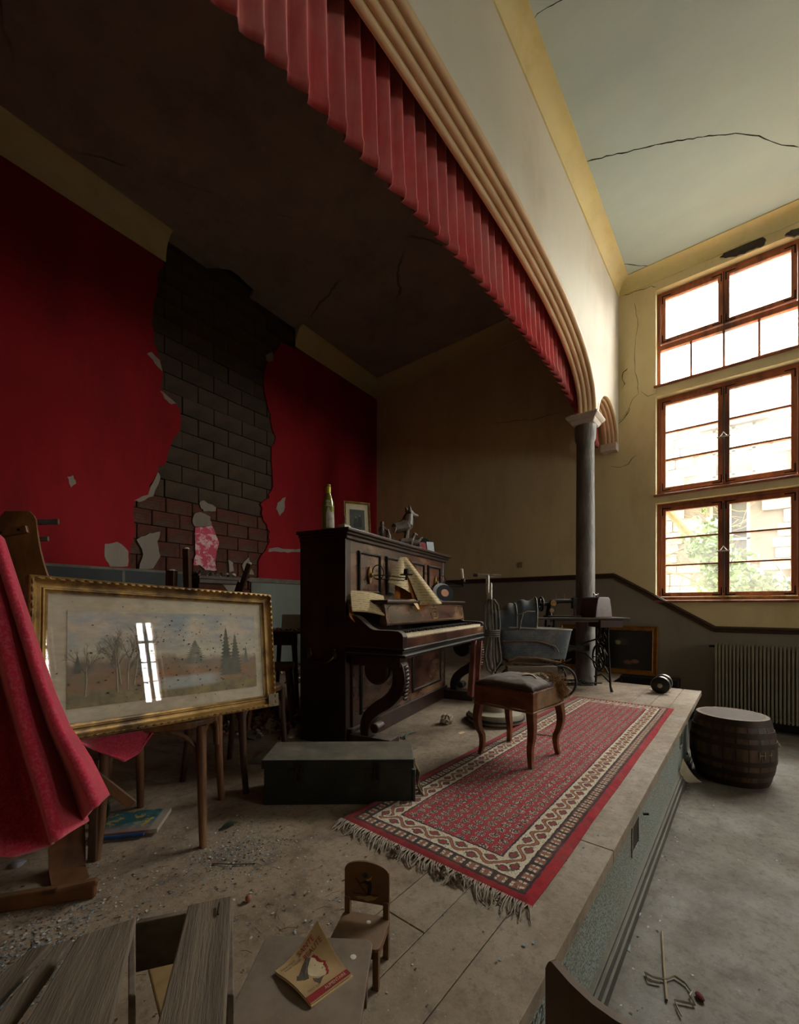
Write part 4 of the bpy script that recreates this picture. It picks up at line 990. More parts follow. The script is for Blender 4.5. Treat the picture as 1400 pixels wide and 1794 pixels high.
for i in range(160):
    x0_ = hx+.012; y0_ = hy*random.uniform(.55, 1.1); p = Vector((x0_, y0_, z1+.02)); pts = [p]
    for k in range(4): p = p+Vector((random.uniform(-.006, .016), random.uniform(-.012, .014), random.uniform(-.034, -.004))); pts.append(p)
    hh.tube(pts, .0009, 3)
stuff(hh.build('horsehair_stuffing', mk('brown horsehair', '#8d6a3c', '#6b4a26', 30, .9, 0), stool))

# ------------------------------------------------------------------ green trunk
a_, b_ = pz(462, 1411), pz(722, 1409); TA = math.atan2((b_-a_).y, (b_-a_).x); TLn = (b_-a_).length
tr = thing('wooden_chest', 'long dark green wooden chest with iron latches in front of piano', 'chest', (a_.x, a_.y, 0), TA)
M_trunk = mk('black green chest paint', '#171a14', '#0f110b', 6, .55, .15, dust='#7d7362', dustamt=.75, c3='#2a2c22', cover=.05)
box('box', (0, 0, .0), (TLn, .23, .155), M_trunk, tr, .004); box('lid', (-.008, -.008, .157), (TLn+.008, .238, .197), M_trunk, tr, .004)
box('end_batten', (TLn, -.002, .01), (TLn+.014, .05, .15), M_trunk, tr, .003); box('end_batten', (TLn, .18, .01), (TLn+.014, .232, .15), M_trunk, tr, .003)
for f in (.24, .76):
    m = MB(); m.bb((TLn*f-.012, -.014, .11), (TLn*f+.012, -.001, .185)); lt = m.build('latch', M_iron, tr, bevel=.003)
    m = MB(); m.tube([(TLn*f+.010*s_, -.02, z) for s_, z in ((-1, .165), (-1, .10), (-.6, .088), (.6, .088), (1, .10), (1, .165))], .0025, 6, True); m.build('hasp_ring', M_iron, lt)
rp = MB(); random.seed(5)
for k in range(7):
    y0_ = .08+.012*k; rp.tube([(TLn+.016, y0_, .15-.01*random.random()), (TLn+.03+.01*random.random(), y0_-.02, .11), (TLn+.026, y0_-.03*random.random(), .06), (TLn+.035+.02*random.random(), y0_-.03, .012)], .0035, 6)
rp.build('rope_handle', mk('old rope', '#7d6a50', '#5d4c38', 30, .95, .3), tr, smooth=True)

# ------------------------------------------------------------------ floor polisher behind the stool
q = pd(862, 1246, 3.05); 
fp = thing('floor_polisher', 'upright floor polisher with T handle and wrapped grey flex behind stool', 'floor polisher', (q.x, q.y, 0), math.radians(YAW-90))
M_cab = mk('grey flex', '#6b665c', '#4d4940', 20, .6, .1)
M_crm = mk('cream enamel', '#8f8672', '#766c58', 6, .4, .1, dust='#a09684', dustamt=.6)
bsx = .045
MB().lathe([(.17, .01), (.2, .014), (.205, .05), (.19, .075), (.12, .09), (.10, .13), (.04, .15), (.02, .152)], 36, (bsx, .1, 0)).build('brush_housing', M_crm, fp, smooth=True)
MB().lathe([(.206, .030), (.213, .034), (.213, .046), (.206, .05)], 36, (bsx, .1, 0)).build('bumper_ring', M_rubber, fp, smooth=True)
MB().bb((-.13, -.11, .0), (-.09, -.04, .06)).build('caster_block', M_rubber, fp, bevel=.004)
MB().tube([(bsx, .1, .13), (.0, .03, .5), (-.02, 0, .85)], .012, 10).build('pole', M_steel, fp, smooth=True)
MB().bb((-.038, -.012, .80), (.0, .012, 1.02)).build('handle_stem', M_steel, fp, bevel=.006)
MB().tube([(-.03, 0, .95), (-.03, 0, 1.075)], .014, 12).build('neck', M_steel, fp, smooth=True)
hb = MB().tube([(-.12, 0, 1.075), (.065, 0, 1.07)], .0115, 14).build('grip', M_steel, fp, smooth=True)
MB().tube([(-.134, 0, 1.0755), (-.105, 0, 1.0745)], .0125, 14).build('grip_end', M_rubber, fp, smooth=True)
cb = MB(); random.seed(2)
for k in range(5):
    o_ = -.05+.025*k; yk = -.02-.008*(k % 3)
    cb.tube([(o_*.3-.01, yk, .90), (o_*.9-.01, yk, .86), (o_*1.05-.005, yk-.004, .72), (o_*.75, yk-.012, .62), (o_*1.1, yk-.004, .50), (o_*.9+.01, yk, .40+.015*k), (o_*.2+.01, yk, .37+.01*k)], .0085, 8)
for k in range(4):
    cb.tube([(-.006+.052*math.cos(a), -.022+.036*math.sin(a), .64+k*.014+.004*math.sin(a)) for a in [2*PI*i/16 for i in range(16)]], .006, 8, True)
cb.build('wrapped_flex', M_cab, fp, smooth=True)
dbg = MB(); dbg.grid(24, 20, lambda a, b: (-.095-.04*math.cos(PI*a)-.03*(1-b), .06-.06*math.sin(PI*a)*(.4+.6*(1-b))+.016*math.sin(15*a), .20+.40*b), .004)
dbg.build('dust_bag', mk('faded pink cloth', '#9c6a62', '#7a463f', 7, .9, .2), fp, smooth=True)

# ------------------------------------------------------------------ pram
o_ = pd(878, 1235, 3.86); e_ = pd(1009, 1235, 3.86)
PRA = math.atan2((e_-o_).y, (e_-o_).x); PL_ = (e_-o_).length
pr = thing('vintage_pram', 'old blue grey woven pram with folded cloth hood beside sewing table', 'pram', (o_.x, o_.y, 0), PRA)
t = NT('blue grey woven rattan'); ck = t.n('TexChecker'); ck.inputs['Scale'].default_value = 110
t.l(t.mapv((1, 1, 1), rot=(0, PI/4, 0)), ck.inputs['Vector'])
c = t.mix(ck.outputs['Fac'], S('#5a646c'), S('#333a40')); c = t.mix(t.math('MULTIPLY', t.ramp(t.noise(9, 5, .7), .45, .7), .5), c, S('#8c8678')); t.col(c); t.rough(.7); t.bump(ck.outputs['Fac'], .6, .003); M_weave = t.m
M_hood = mk('grey blue hood cloth', '#3f464b', '#2c3236', 8, .85, .3, dust='#8d8678', dustamt=.5)
bd_ = MB(); tp = []; 
def outl(f, z):
    k = (z-.38)/.24; xl, xr = -.02*k+.03*(1-k), PL_*(.93+.07*k)
    rings = []
    for i in range(28):
        a = 2*PI*i/28; cx_ = math.copysign(abs(math.cos(a))**.45, math.cos(a)); sy_ = math.copysign(abs(math.sin(a))**.45, math.sin(a))
        rings.append(((xl+xr)/2+(xr-xl)/2*cx_, .15+(.10+.03*k)*sy_, z+(.03*k*(cx_-1)*-.5 if k > .8 else 0)))
    return rings
bd_.loop([outl(0, z) for z in (.36, .385, .45, .53, .60, .625)]); bd_.build('woven_body', M_weave, pr, smooth=True)
rim = MB().tube([Vector(p)+Vector((0, 0, .004)) for p in outl(0, .625)], .008, 8, True); rim.build('rim', mk('grey white rim', '#8f8b82', '#77736a', 10, .5, .1), pr, smooth=True)
hd = MB()
def hood(a, b):        # a: around the bows, b: from front bow back
    an = PI*a; r = .17; fx = .33-.36*b; lift = .30*math.sin(an)*(1-.42*b*b)
    sag = .025*math.sin(PI*3*b)**2*math.sin(an)
    return (fx-.10*math.sin(an)*(1-b)*-.25-(0 if b < .9 else (b-.9)*.2), .15-(r-.04)*math.cos(an), .63+lift-sag+.006*noise.noise(Vector((a*9, b*9, 1))))
hd.grid(26, 24, hood, .003); hd.build('hood', M_hood, pr, smooth=True)
for b in (0, .5): MB().tube([Vector(hood(i/20, b))+Vector((0, 0, .004)) for i in range(21)], .006, 8).build('hood_bow', mk('grey white rim', '#8f8b82', '#77736a', 10), pr, smooth=True)
jb = MB(); jb.tube([(.14, .008, .77), (.20, .004, .785), (.24, .004, .80), (.31, .008, .80)], .006, 8); jb.tube([(.20, .004, .785), (.185, .004, .72), (.17, .006, .64)], .006, 8); jb.build('hood_joint', mk('tarnished steel', '#9a8c78', '#6b5f50', 20, .4, .1, metal=.7), pr, smooth=True)
tm = MB(); tm.tube([(.02, .018, .53), (.33, .014, .53), (.40, .014, .515), (.50, .018, .48), (.53, .024, .43)], .007, 8); tm.build('side_piping', mk('brown piping', '#6b5238', '#4d3924', 12, .7, .1), pr, smooth=True)
ch = MB(); 
for y in (.05, .25): ch.tube([(.08, y, .34), (PL_*.35, y, .27), (PL_*.75, y, .30), (PL_*.97, y, .36)], .009, 8); ch.tube([(.15, y, .17), (PL_*.45, y, .27), (PL_-.14, y, .17)], .008, 8)
ch.build('chassis', M_iron, pr, smooth=True)
for x in (.14, PL_-.13):
    for y in (.03, .27):
        w = sub_empty('wheel', pr, (x, y, .155))
        MB().tube([(.145*math.cos(a), 0, .145*math.sin(a)) for a in [2*PI*i/32 for i in range(32)]], .011, 8, True).build('tyre', M_rubber, w, smooth=True)
        s_ = MB()
        for k in range(10): a = 2*PI*k/10; s_.tube([(0, 0, 0), (.14*math.cos(a), 0, .14*math.sin(a))], .0022, 5)
        s_.lathe([(.018, -.02), (.018, .02)], 12, (0, 0, 0), 'y'); s_.build('spokes', M_steel, w, smooth=True)
stk = MB()
def bark_stick(name, label, pts, r, mat):
    m = MB().tube(pts, r, 8); return tag(m.build(name, mat, None, smooth=True), label, 'stick')
M_bark = mk('brown bark', '#6b4a2c', '#43301d', 20, .9, .5)
PMx = Matrix.Translation((o_.x, o_.y, 0)) @ Matrix.Rotation(PRA, 4, 'Z')
bark_stick('gnarled_stick', 'gnarled thick stick lying under the pram with knob ends', [PMx @ Vector(p) for p in ((.05, -.06, .36), (.15, -.07, .39), (.30, -.07, .385), (.42, -.06, .36), (.52, -.05, .345))], [.016, .013, .013, .012, .008], M_bark)
bark_stick('forked_branch', 'thin brown branch resting crosswise below the gnarled stick by pram', [PMx @ Vector(p) for p in ((.0, -.05, .335), (.15, -.06, .34), (.30, -.055, .325), (.45, -.05, .33))], [.009, .011, .01, .006], M_bark)
# planks stacked under pram so that the sticks have a rest
sp_ = thing('plank_stack', 'low stack of rough boards behind the stool under the pram sticks', 'planks', tuple(PMx @ Vector((.22, -.07, 0))), PRA)
for k in range(4): MB().box((.01*k, 0, .04+.08*k), (.44, .09, .075)).build('board', M_woodgrey if k % 2 else M_woodmid, sp_, bevel=.004)

# ------------------------------------------------------------------ treadle sewing machine
SO = pd(1020, 1213, 4.20); SAa = math.radians(YAW-90)
sw = thing('treadle_sewing_table', 'cast iron treadle sewing table with thin wooden top before the column', 'sewing table', (SO.x, SO.y, 0), SAa)
M_top = mk('worn table veneer', '#3a2d25', '#261b15', 7, .35, .08, dust='#8d8070', dustamt=.6)
tw0, tw1 = -.445, .46; th = .735
box('table_top', (tw0, -.03, th-.02), (tw1, .29, th), M_top, sw, .004)
box('drawer_box', (.18, .0, th-.10), (.405, .27, th-.02), M_wooddk, sw, .004)
box('apron_rail', (-.30, .02, th-.045), (.20, .05, th-.02), M_wooddk, sw, .003)
def side_frame(x):
    m = MB(); T_ = lambda y, z: (x, y, z); R_ = .009
    m.tube([T_(.02, th-.02), T_(.03, .5), T_(.0, .25), T_(-.02, .06), T_(-.05, .012)], [.011, .010, .011, .011, .016], 8)
    m.tube([T_(.26, th-.02), T_(.27, .5), T_(.28, .25), T_(.29, .06), T_(.30, .012)], [.011, .010, .011, .011, .016], 8)
    for za, zb in ((.66, .50), (.50, .34), (.34, .18)):
        m.tube([T_(.03, za), T_(.10, (za+zb)/2+.03), T_(.16, zb+.01), T_(.22, (za+zb)/2+.03), T_(.29, za)], R_*.8, 6)
        m.tube([T_(.03, zb), T_(.10, (za+zb)/2-.02), T_(.16, za-.02), T_(.22, (za+zb)/2-.02), T_(.29, zb)], R_*.8, 6)
    for cy_, cz_, rr_ in ((.16, .60, .05), (.16, .42, .055), (.16, .26, .05), (.09, .52, .03), (.23, .52, .03), (.08, .32, .035), (.24, .32, .035)):
        m.tube([T_(cy_+rr_*math.cos(a), cz_+rr_*math.sin(a)) for a in [2*PI*i/14 for i in range(14)]], R_*.75, 6, True)
    m.tube([T_(0, .10), T_(.16, .15), T_(.32, .10)], R_, 6); m.bar(T_(.03, .45), T_(.29, .45), .008, .03)
    return m.build('iron_side', M_iron, sw, smooth=True)
side_frame(.27); side_frame(-.27)
# back stretcher with crossed sweeps
m = MB(); m.tube([(-.27, .2, .52), (-.12, .2, .47), (0, .2, .42), (.12, .2, .47), (.27, .2, .52)], .009, 8); m.tube([(-.27, .2, .30), (-.12, .2, .36), (0, .2, .40), (.12, .2, .36), (.27, .2, .22)], .009, 8); m.bb((-.16, .196, .385), (.16, .204, .44)); m.build('iron_stretcher', M_iron, sw, smooth=True)
m = MB()
for k in range(7): m.tube([(-.16+.045*k, .05, .06), (-.16+.045*k, .26, .075)], .006, 6)
for k in range(5): m.tube([(-.17, .05+.0525*k, .06+.00375*k), (.13, .05+.0525*k, .06+.00375*k)], .006, 6)
m.tube([(-.27, .155, .06), (.27, .155, .06)], .008, 8); m.build('treadle', M_iron, sw, smooth=True)
m = MB(); m.tube([(.235, .155+.13*math.cos(a), .32+.13*math.sin(a)) for a in [2*PI*i/28 for i in range(28)]], .010, 8, True)
for k in range(5): a = 2*PI*k/5; m.tube([(.235, .155, .32), (.235, .155+.13*math.cos(a), .32+.13*math.sin(a))], .005, 6)
m.build('drive_wheel', M_iron, sw, smooth=True)
SMx = Matrix.Translation((SO.x, SO.y, 0)) @ Matrix.Rotation(SAa, 4, 'Z')
mc = thing('sewing_machine', 'black antique sewing machine head with gold decoration on treadle table', 'sewing machine', tuple(SMx @ Vector((-.17, .15, th))), SAa)
box('bed', (-.14, -.07, 0), (.20, .07, .018), M_ebony, mc, .004)
m = MB(); m.tube([(-.10, 0, .015), (-.10, 0, .06), (-.095, 0, .12), (-.07, 0, .155), (0, 0, .165), (.10, 0, .165), (.14, 0, .165)], [.04, .035, .03, .03, .023, .02, .022], 14); m.build('arm', M_ebony, mc, smooth=True)
m = MB(); m.bb((.13, -.026, .09), (.175, .026, .20)); m.tube([(.155, 0, .09), (.155, 0, .03)], .007, 8); m.tube([(.155, 0, .03), (.155, 0, .018)], .011, 8); m.build('needle_head', M_ebony, mc, bevel=.006)
hw = MB(); hw.tube([(-.185, .068*math.cos(a), .135+.068*math.sin(a)) for a in [2*PI*i/28 for i in range(28)]], .011, 8, True)
for k in range(6): a = 2*PI*k/6; hw.tube([(-.185, 0, .135), (-.185, .066*math.cos(a), .135+.066*math.sin(a))], .006, 6)
hw.lathe([(.02, -.20), (.02, -.11)], 14, (0, 0, .135), 'x'); hw.build('hand_wheel', M_ebony, mc, smooth=True)
for cx_, cz_, rr_ in ((-.075, .145, .03), (-.09, .07, .022)): MB().lathe([(.001, -.045), (rr_, -.045), (rr_, -.03)], 22, (cx_, 0, cz_), 'y').build('cover_plate', M_gilt, mc, smooth=False)
for x in (-.03, .05): MB().tube([(x, 0, .18), (x, 0, .235)], .0022, 6).build('spool_pin', M_steel, mc)
cs = thing('machine_cover', 'brown bentwood sewing machine cover standing on right of treadle table', 'machine cover', tuple(SMx @ Vector((.20, .14, th))), SAa+.5)
M_cov = mk('brown case veneer', '#4a302a', '#38221d', 6, .45, .1, c3='#5c4238')
M_covt = mk('dusty top veneer', '#8f8478', '#7a6e62', 7, .6, .1)
cpv = [(-.13, 0), (.13, 0), (.115, .10), (.095, .185), (.075, .205), (-.075, .205), (-.095, .185), (-.115, .10)]
MB().prism(cpv, -.095, .095, lambda u, v, t: (u, t, v)).build('case', M_cov, cs, bevel=.008, seg=3)
m = MB(); m.tube([(-.03, 0, .205), (-.03, 0, .23), (.03, 0, .23), (.03, 0, .205)], .006, 8); m.ball((-.03, 0, .238), .01); m.ball((.03, 0, .238), .01); m.build('handle', M_steel, cs, smooth=True)
# ------------------------------------------------------------------ big gilt landscape picture leaning on the chair
A_, B_ = Vector((.228, 1.437, .490)), Vector((1.007, 1.488, .452))
FWd, FHt = .782, .455; ra = math.atan2(B_.y-A_.y, B_.x-A_.x)
LM = Matrix.Translation(A_) @ Matrix.Rotation(ra, 4, 'Z') @ Matrix.Rotation(math.radians(2.8), 4, 'Y') @ Matrix.Rotation(math.radians(-8), 4, 'X')
pic = thing('landscape_painting', 'large gilt framed landscape picture under dusty glass propped on a chair', 'painting'); pic.matrix_world = LM
FW = .046
m = MB(); rect_frame(m, 0, FWd, 0, FHt, [(0, -.018), (0, .016), (.004, .020), (.010, .020), (.013, .014), (.020, .006), (.030, .004), (.033, .010), (.036, .010), (.038, .004), (FW, .0), (FW, -.018)])
fo_ = m.build('frame', M_gilt, pic, smooth=True)
bdm = MB()
for (x0, z0, x1, z1) in ((.007, .007, FWd-.007, .007), (.007, FHt-.007, FWd-.007, FHt-.007), (.007, .007, .007, FHt-.007), (FWd-.007, .007, FWd-.007, FHt-.007)):
    n = int(math.hypot(x1-x0, z1-z0)/.022)
    for i in range(n):
        f = (i+.5)/n; hz = x1 != x0; bdm.ball((x0+(x1-x0)*f, -.019, z0+(z1-z0)*f), (.0085 if hz else .0035, .004, .0035 if hz else .0085), 8, 5)
stuff(bdm.build('leaf_beading', M_giltdk, fo_, smooth=True))
MB().bb((.01, .012, .01), (FWd-.01, .018, FHt-.01)).build('backing', M_wooddk, pic)
MB().bb((FW-.002, .004, FW-.002), (FWd-FW+.002, .007, FHt-FW+.002)).build('mount', mk('stained mount card', '#d6cdb8', '#bfb49c', 5, .8, .05, c3='#b0a48c'), pic)
ix0, ix1, iz0, iz1 = FW+.045, FWd-FW-.03, FW+.04, FHt-FW-.045
# the printed landscape: hazy sky, autumn ground, water, firs and birches (flat print)
t = NT('faded landscape print'); sp = t.n('SeparateXYZ'); t.l(t.tc.outputs['Object'], sp.inputs[0]); X, Z = sp.outputs[0], sp.outputs[2]
v_ = t.ramp(Z, iz0, iz1); u_ = t.ramp(X, ix0, ix1)
cl = t.noise(9, 6, .65, t.mapv((1, 1, 2))); sky = t.mix(t.ramp(cl, .38, .62), S('#93a6b4'), S('#d6c6b2')); sky = t.mix(t.ramp(v_, .45, .75), S('#d0c8b0'), sky)
n2 = t.noise(16, 6, .7); far = t.mix(t.ramp(n2, .4, .6), S('#6d6158'), S('#8a705c')); mid = t.mix(t.ramp(n2, .4, .65), S('#96603f'), S('#6d6038')); near = t.mix(t.ramp(t.noise(24, 6, .7), .4, .62), S('#8a7a3c'), S('#54482e'))
hz = t.math('ADD', v_, t.math('MULTIPLY', t.math('SUBTRACT', t.noise(7, 5, .65), .5), .35))
c = t.mix(t.ramp(hz, .50, .42), sky, far); c = t.mix(t.ramp(hz, .38, .30), c, mid); c = t.mix(t.ramp(t.math('ADD', hz, 0.0), .20, .12), c, near)
wat = t.math('MULTIPLY', t.ramp(t.math('ABSOLUTE', t.math('SUBTRACT', t.math('ADD', v_, t.math('MULTIPLY', u_, -.05)), .14)), .09, .05), t.math('MULTIPLY', t.ramp(u_, .35, .45), t.ramp(u_, .78, .68)))
c = t.mix(t.math('MULTIPLY', wat, .8), c, S('#b0bcc0')); t.col(c); t.rough(.7); M_land = t.m
pr_ = MB().bb((ix0, .002, iz0), (ix1, .005, iz1)).build('print', M_land, pic)
M_fir = mk('printed fir green', '#3c4a44', '#2f3b38', 40, .8, 0); M_birch = mk('printed birch', '#a09a8c', '#8a8274', 40, .8, 0); M_twig = mk('printed twigs', '#6a6156', '#575046', 40, .8, 0); M_fog = mk('printed dim fir', '#5d6a66', '#4d5a58', 30, .8, 0)
def fir(cx, z0, h, w, mat, y=.0012):
    m = MB(); random.seed(int(cx*999)); n = 14; Lf, Rt = [], []
    for i in range(n):
        f = i/(n-1); ww = w*(1-f)**.8; zz = z0+h*f
        Lf += [(cx-ww*random.uniform(.75, 1.1), zz), (cx-ww*.45, zz+h/n*.6)]; Rt += [(cx+ww*random.uniform(.75, 1.1), zz), (cx+ww*.45, zz+h/n*.6)]
    m.prism(Lf+Rt[::-1], y, .003, lambda u, v, t: (u, t, v)); m.build('printed_tree', mat, pr_)
def U(f): return ix0+(ix1-ix0)*f
def V(f): return iz0+(iz1-iz0)*f
fir(U(.795), V(.20), .175, .036, M_fir); fir(U(.855), V(.2), .15, .036, M_fir); fir(U(.93), V(.35), .06, .012, M_fog)
fir(U(.34), V(.28), .15, .036, M_fog); fir(U(.19), V(.42), .05, .012, M_fir); fir(U(.04), V(.35), .05, .014, M_fir); fir(U(.60), V(.38), .08, .05, M_fog, .0016)
def birch(cx, z0, h, lean_, mat=M_birch):
    random.seed(int(cx*777)); 
    def br(p, a, l_, r, dep):
        q = p+Vector((math.sin(a)*l_, 0, math.cos(a)*l_)); m.tube([p, (p+q)/2+Vector((random.uniform(-.002, .002), 0, 0)), q], [r, r*.8, r*.6], 3)
        if dep:
            for k in range(3): br(p+(q-p)*random.uniform(.45, 1), a+random.uniform(-.7, .7), l_*random.uniform(.4, .6), r*.5, dep-1)
    m = MB(); br(Vector((cx, .0018, z0)), lean_, h*.55, .0026, 0); a0 = Vector((cx+math.sin(lean_)*h*.55, .0018, z0+h*.55*math.cos(lean_))); m.build('printed_trunk', mat, pr_)
    m = MB(); br2 = br
    for k in range(9): br(a0-Vector((0, 0, h*.25*random.random())), lean_+random.uniform(-.75, .75), h*random.uniform(.2, .34), .0011, 3)
    stuff(m.build('printed_twigs', M_twig, pr_))
birch(U(.205), V(.12), .20, -.04); birch(U(.25), V(.14), .19, .06); birch(U(.28), V(.18), .19, .14); birch(U(.07), V(.1), .16, .03); birch(U(.22), V(.2), .17, -.1)
# the glass: dust, reflections, and hall brightness put into the dust film
t = NT('picture glass dust and glare'); tr_ = t.n('BsdfTransparent'); gl = t.n('BsdfGlossy'); df = t.n('BsdfDiffuse'); gl.inputs['Roughness'].default_value = .015; gl.inputs[0].default_value = (.9, .9, .9, 1)
df.inputs[0].default_value = S('#b9ad9b'); lw = t.n('LayerWeight'); lw.inputs[0].default_value = .10
m1 = t.n('MixShader'); t.l(t.ramp(lw.outputs['Fresnel'], 0, 1, .02, .6), m1.inputs[0]); t.l(tr_.outputs[0], m1.inputs[1]); t.l(gl.outputs[0], m1.inputs[2])
m2 = t.n('MixShader'); t.l(t.ramp(t.noise(7, 7, .7, t.mapv((1.5, 1, 4), rot=(0, .3, 0))), .3, .75, .02, .22), m2.inputs[0]); t.l(m1.outputs[0], m2.inputs[1]); t.l(df.outputs[0], m2.inputs[2])
t.l(m2.outputs[0], t.out.inputs[0]); M_pglass = t.m
MB().bb((FW-.004, -.002, FW-.004), (FWd-FW+.004, -.0005, FHt-FW+.004)).build('glass', M_pglass, pic)
sm = MB(); random.seed(21)
for i in range(260):
    x = random.gauss(.42, .16); z = random.gauss(.22, .09)
    if not (FW < x < FWd-FW and FW < z < FHt-FW): continue
    s_ = random.uniform(.0008, .0035); n = random.randint(4, 7); o_r = random.random()*6
    sm.prism([(x+s_*random.uniform(.4, 1.6)*math.cos(o_r+2*PI*k/n), z+s_*random.uniform(.4, 1.4)*math.sin(o_r+2*PI*k/n)) for k in range(n)], -.0026, -.002, lambda u, v, t: (u, t, v))
stuff(sm.build('grime_specks', mk('brown grime', '#4a3c2e', '#382c20', 30, .95, 0), pic))
box('torn_corner_card', (FWd-.04, -.021, .0), (FWd+.008, -.019, .05), mk('brown card', '#6b5f4e', '#544a3c', 10, .9, .1), pic, .001)

# ------------------------------------------------------------------ bentwood chairs
def bentwood(name, label, loc, rz, group=None, rot=None, back=True, mat=M_woodmid):
    e = thing(name, label, 'chair', loc, rz, group, rot); sz = .445
    sp_ = []
    for i in range(32):
        a = 2*PI*i/32; c_, s_ = math.cos(a), math.sin(a); k = .62
        sp_.append((.19*math.copysign(abs(c_)**k, c_)*(1+.06*(-s_ if s_ < 0 else 0)), .19*math.copysign(abs(s_)**k, s_)))
    MB().prism(sp_, sz-.028, sz, lambda u, v, t: (u, v, t)).build('seat', mat, e, bevel=.007, seg=3)
    for sx_, sy_ in ((-1, -1), (1, -1), (-1, 1), (1, 1)):
        m = MB(); x, y = sx_*.155, sy_*.155
        if sy_ < 0: m.tube([(x, y, sz-.02), (x*1.0, y*1.02, .3), (x*1.04, y*1.1, .12), (x*1.08, y*1.22, 0)], [.018, .017, .015, .013], 10)
        else:
            m.tube([(x*1.04, y*1.25, 0), (x, y*1.08, .2), (x, y*1.0, .42)]+([(x*.98, y*1.1, .6), (x*.95, y*1.3, .82)] if back else []), [.014, .016, .017]+([.014, .012] if back else []), 10)
        m.build('leg', mat, e, smooth=True)
    for sx_, sy_, ax in ((0, -1, 0), (0, 1, 0), (-1, 0, 1), (1, 0, 1)):
        pts = []
        for i in range(15):
            a = PI*i/14; q_ = .145*math.cos(a); z = .26+.15*math.sin(a)**.6
            pts.append((q_, sy_*.152, z) if ax == 0 else (sx_*.152, q_, z))
        MB().tube(pts, .009, 8).build('bent_brace', mat, e, smooth=True)
    if back:
        MB().grid(16, 6, lambda a, b: (-.165+.33*a, .195+.05*math.sin(PI*a)+.02*b, .70+.13*b+.02*math.sin(PI*a)), .012).build('back_panel', mat, e, smooth=True)
        MB().tube([(-.15, .185, .56), (0, .21, .565), (.15, .185, .56)], .010, 8).build('back_rail', mat, e, smooth=True)
    return e
fa = Vector((.724-.477, 1.518-1.709, 0)); CA = math.atan2(fa.y, fa.x)
cc = Vector(((.724+.477)/2, (1.518+1.709)/2, 0))+Vector((-fa.y, fa.x, 0)).normalized()*.17
bentwood('bentwood_chair', 'brown bentwood chair holding up the large landscape picture', (cc.x, cc.y, 0), CA)
q = pz(400, 1395); bentwood('bentwood_chair', 'second bentwood chair half hidden behind the landscape picture', (q.x+.16, q.y+.2, 0), math.radians(20), mat=M_wooddk)

# ------------------------------------------------------------------ red velvet draped at the left
t = NT('faded red velvet'); c = t.mix(t.ramp(t.noise(5, 6, .65), .35, .68), S('#c02a44'), S('#a32038')); 
g = t.n('NewGeometry'); spz = t.n('SeparateXYZ'); t.l(g.outputs['Normal'], spz.inputs[0])
c = t.mix(t.math('MULTIPLY', t.ramp(t.noise(150, 3, .7), .45, .62), .35), c, S('#c4707a'))
t.col(c); t.rough(.9); t.spec(.15); t.b.inputs['Sheen Weight'].default_value = .6; t.b.inputs['Sheen Tint'].default_value = S('#e0a0a8'); t.bump(t.noise(90, 4, .7), .3, .003); M_velvet = t.m
topE = [(-150, 900), (-95, 905), (-50, 915), (-20, 925), (2, 945)]
hemE = [(-150, 1500), (-60, 1502), (20, 1500), (95, 1478), (97, 1472), (150, 1440), (152, 1432), (170, 1410), (190, 1392)]
rgtE = [(2, 945), (33, 1040), (62, 1130), (92, 1215), (118, 1275), (158, 1330), (190, 1392)]
def poly_at(P, f):
    n = len(P)-1; i = min(int(f*n), n-1); k = f*n-i; return (P[i][0]+(P[i+1][0]-P[i][0])*k, P[i][1]+(P[i+1][1]-P[i][1])*k)
def velv(a, b):   # a left to right, b top to bottom
    tx, ty = poly_at(topE, a); hx_, hy_ = poly_at(hemE, a)
    rx, ry = poly_at(rgtE, b)
    px = tx+(hx_-tx)*b; py = ty+(hy_-ty)*b
    k = a**2; lin_x = 2+(190-2)*b; lin_y = 945+(1392-945)*b
    px += (rx-lin_x)*k; py += (ry-lin_y)*k
    d = 1.0+.03*a-.06*b
    d += (.060*math.sin(2*PI*(a*2.9+.16*b)+.9)+.012*math.sin(2*PI*(a*5.3-.2*b)+2))*(.35+.65*b)
    d += .006*noise.noise(Vector((a*8, b*6, 3)))
    d -= .02*math.sin(PI*min(1, max(0, (b-.93)/.07)))*.3
    return pd(px, py, d)
ve = MB().grid(110, 60, velv, .007).build('velvet_curtain', M_velvet, None, smooth='all')
tag(ve, 'heavy faded red velvet curtain hanging in folds at the left edge', 'curtain')
def flap(a, b):
    P = [(128, 1296), (165, 1292), (210, 1284), (250, 1278), (276, 1272)]; Q = [(140, 1300), (165, 1312), (218, 1332), (243, 1318), (272, 1277)]
    p0, p1 = poly_at(P, a), poly_at(Q, a); d0 = 1.17+.36*a
    d = d0+.03*(1-b)+.02*math.sin(PI*a*2)*b-.03*b
    return pd(p0[0]+(p1[0]-p0[0])*b, p0[1]+(p1[1]-p0[1])*b+3, d)
fl_ = MB().grid(30, 12, flap, .006).build('velvet_flap', M_velvet, None, smooth='all')
tag(fl_, 'folded red velvet corner drooping below the landscape picture', 'cloth')

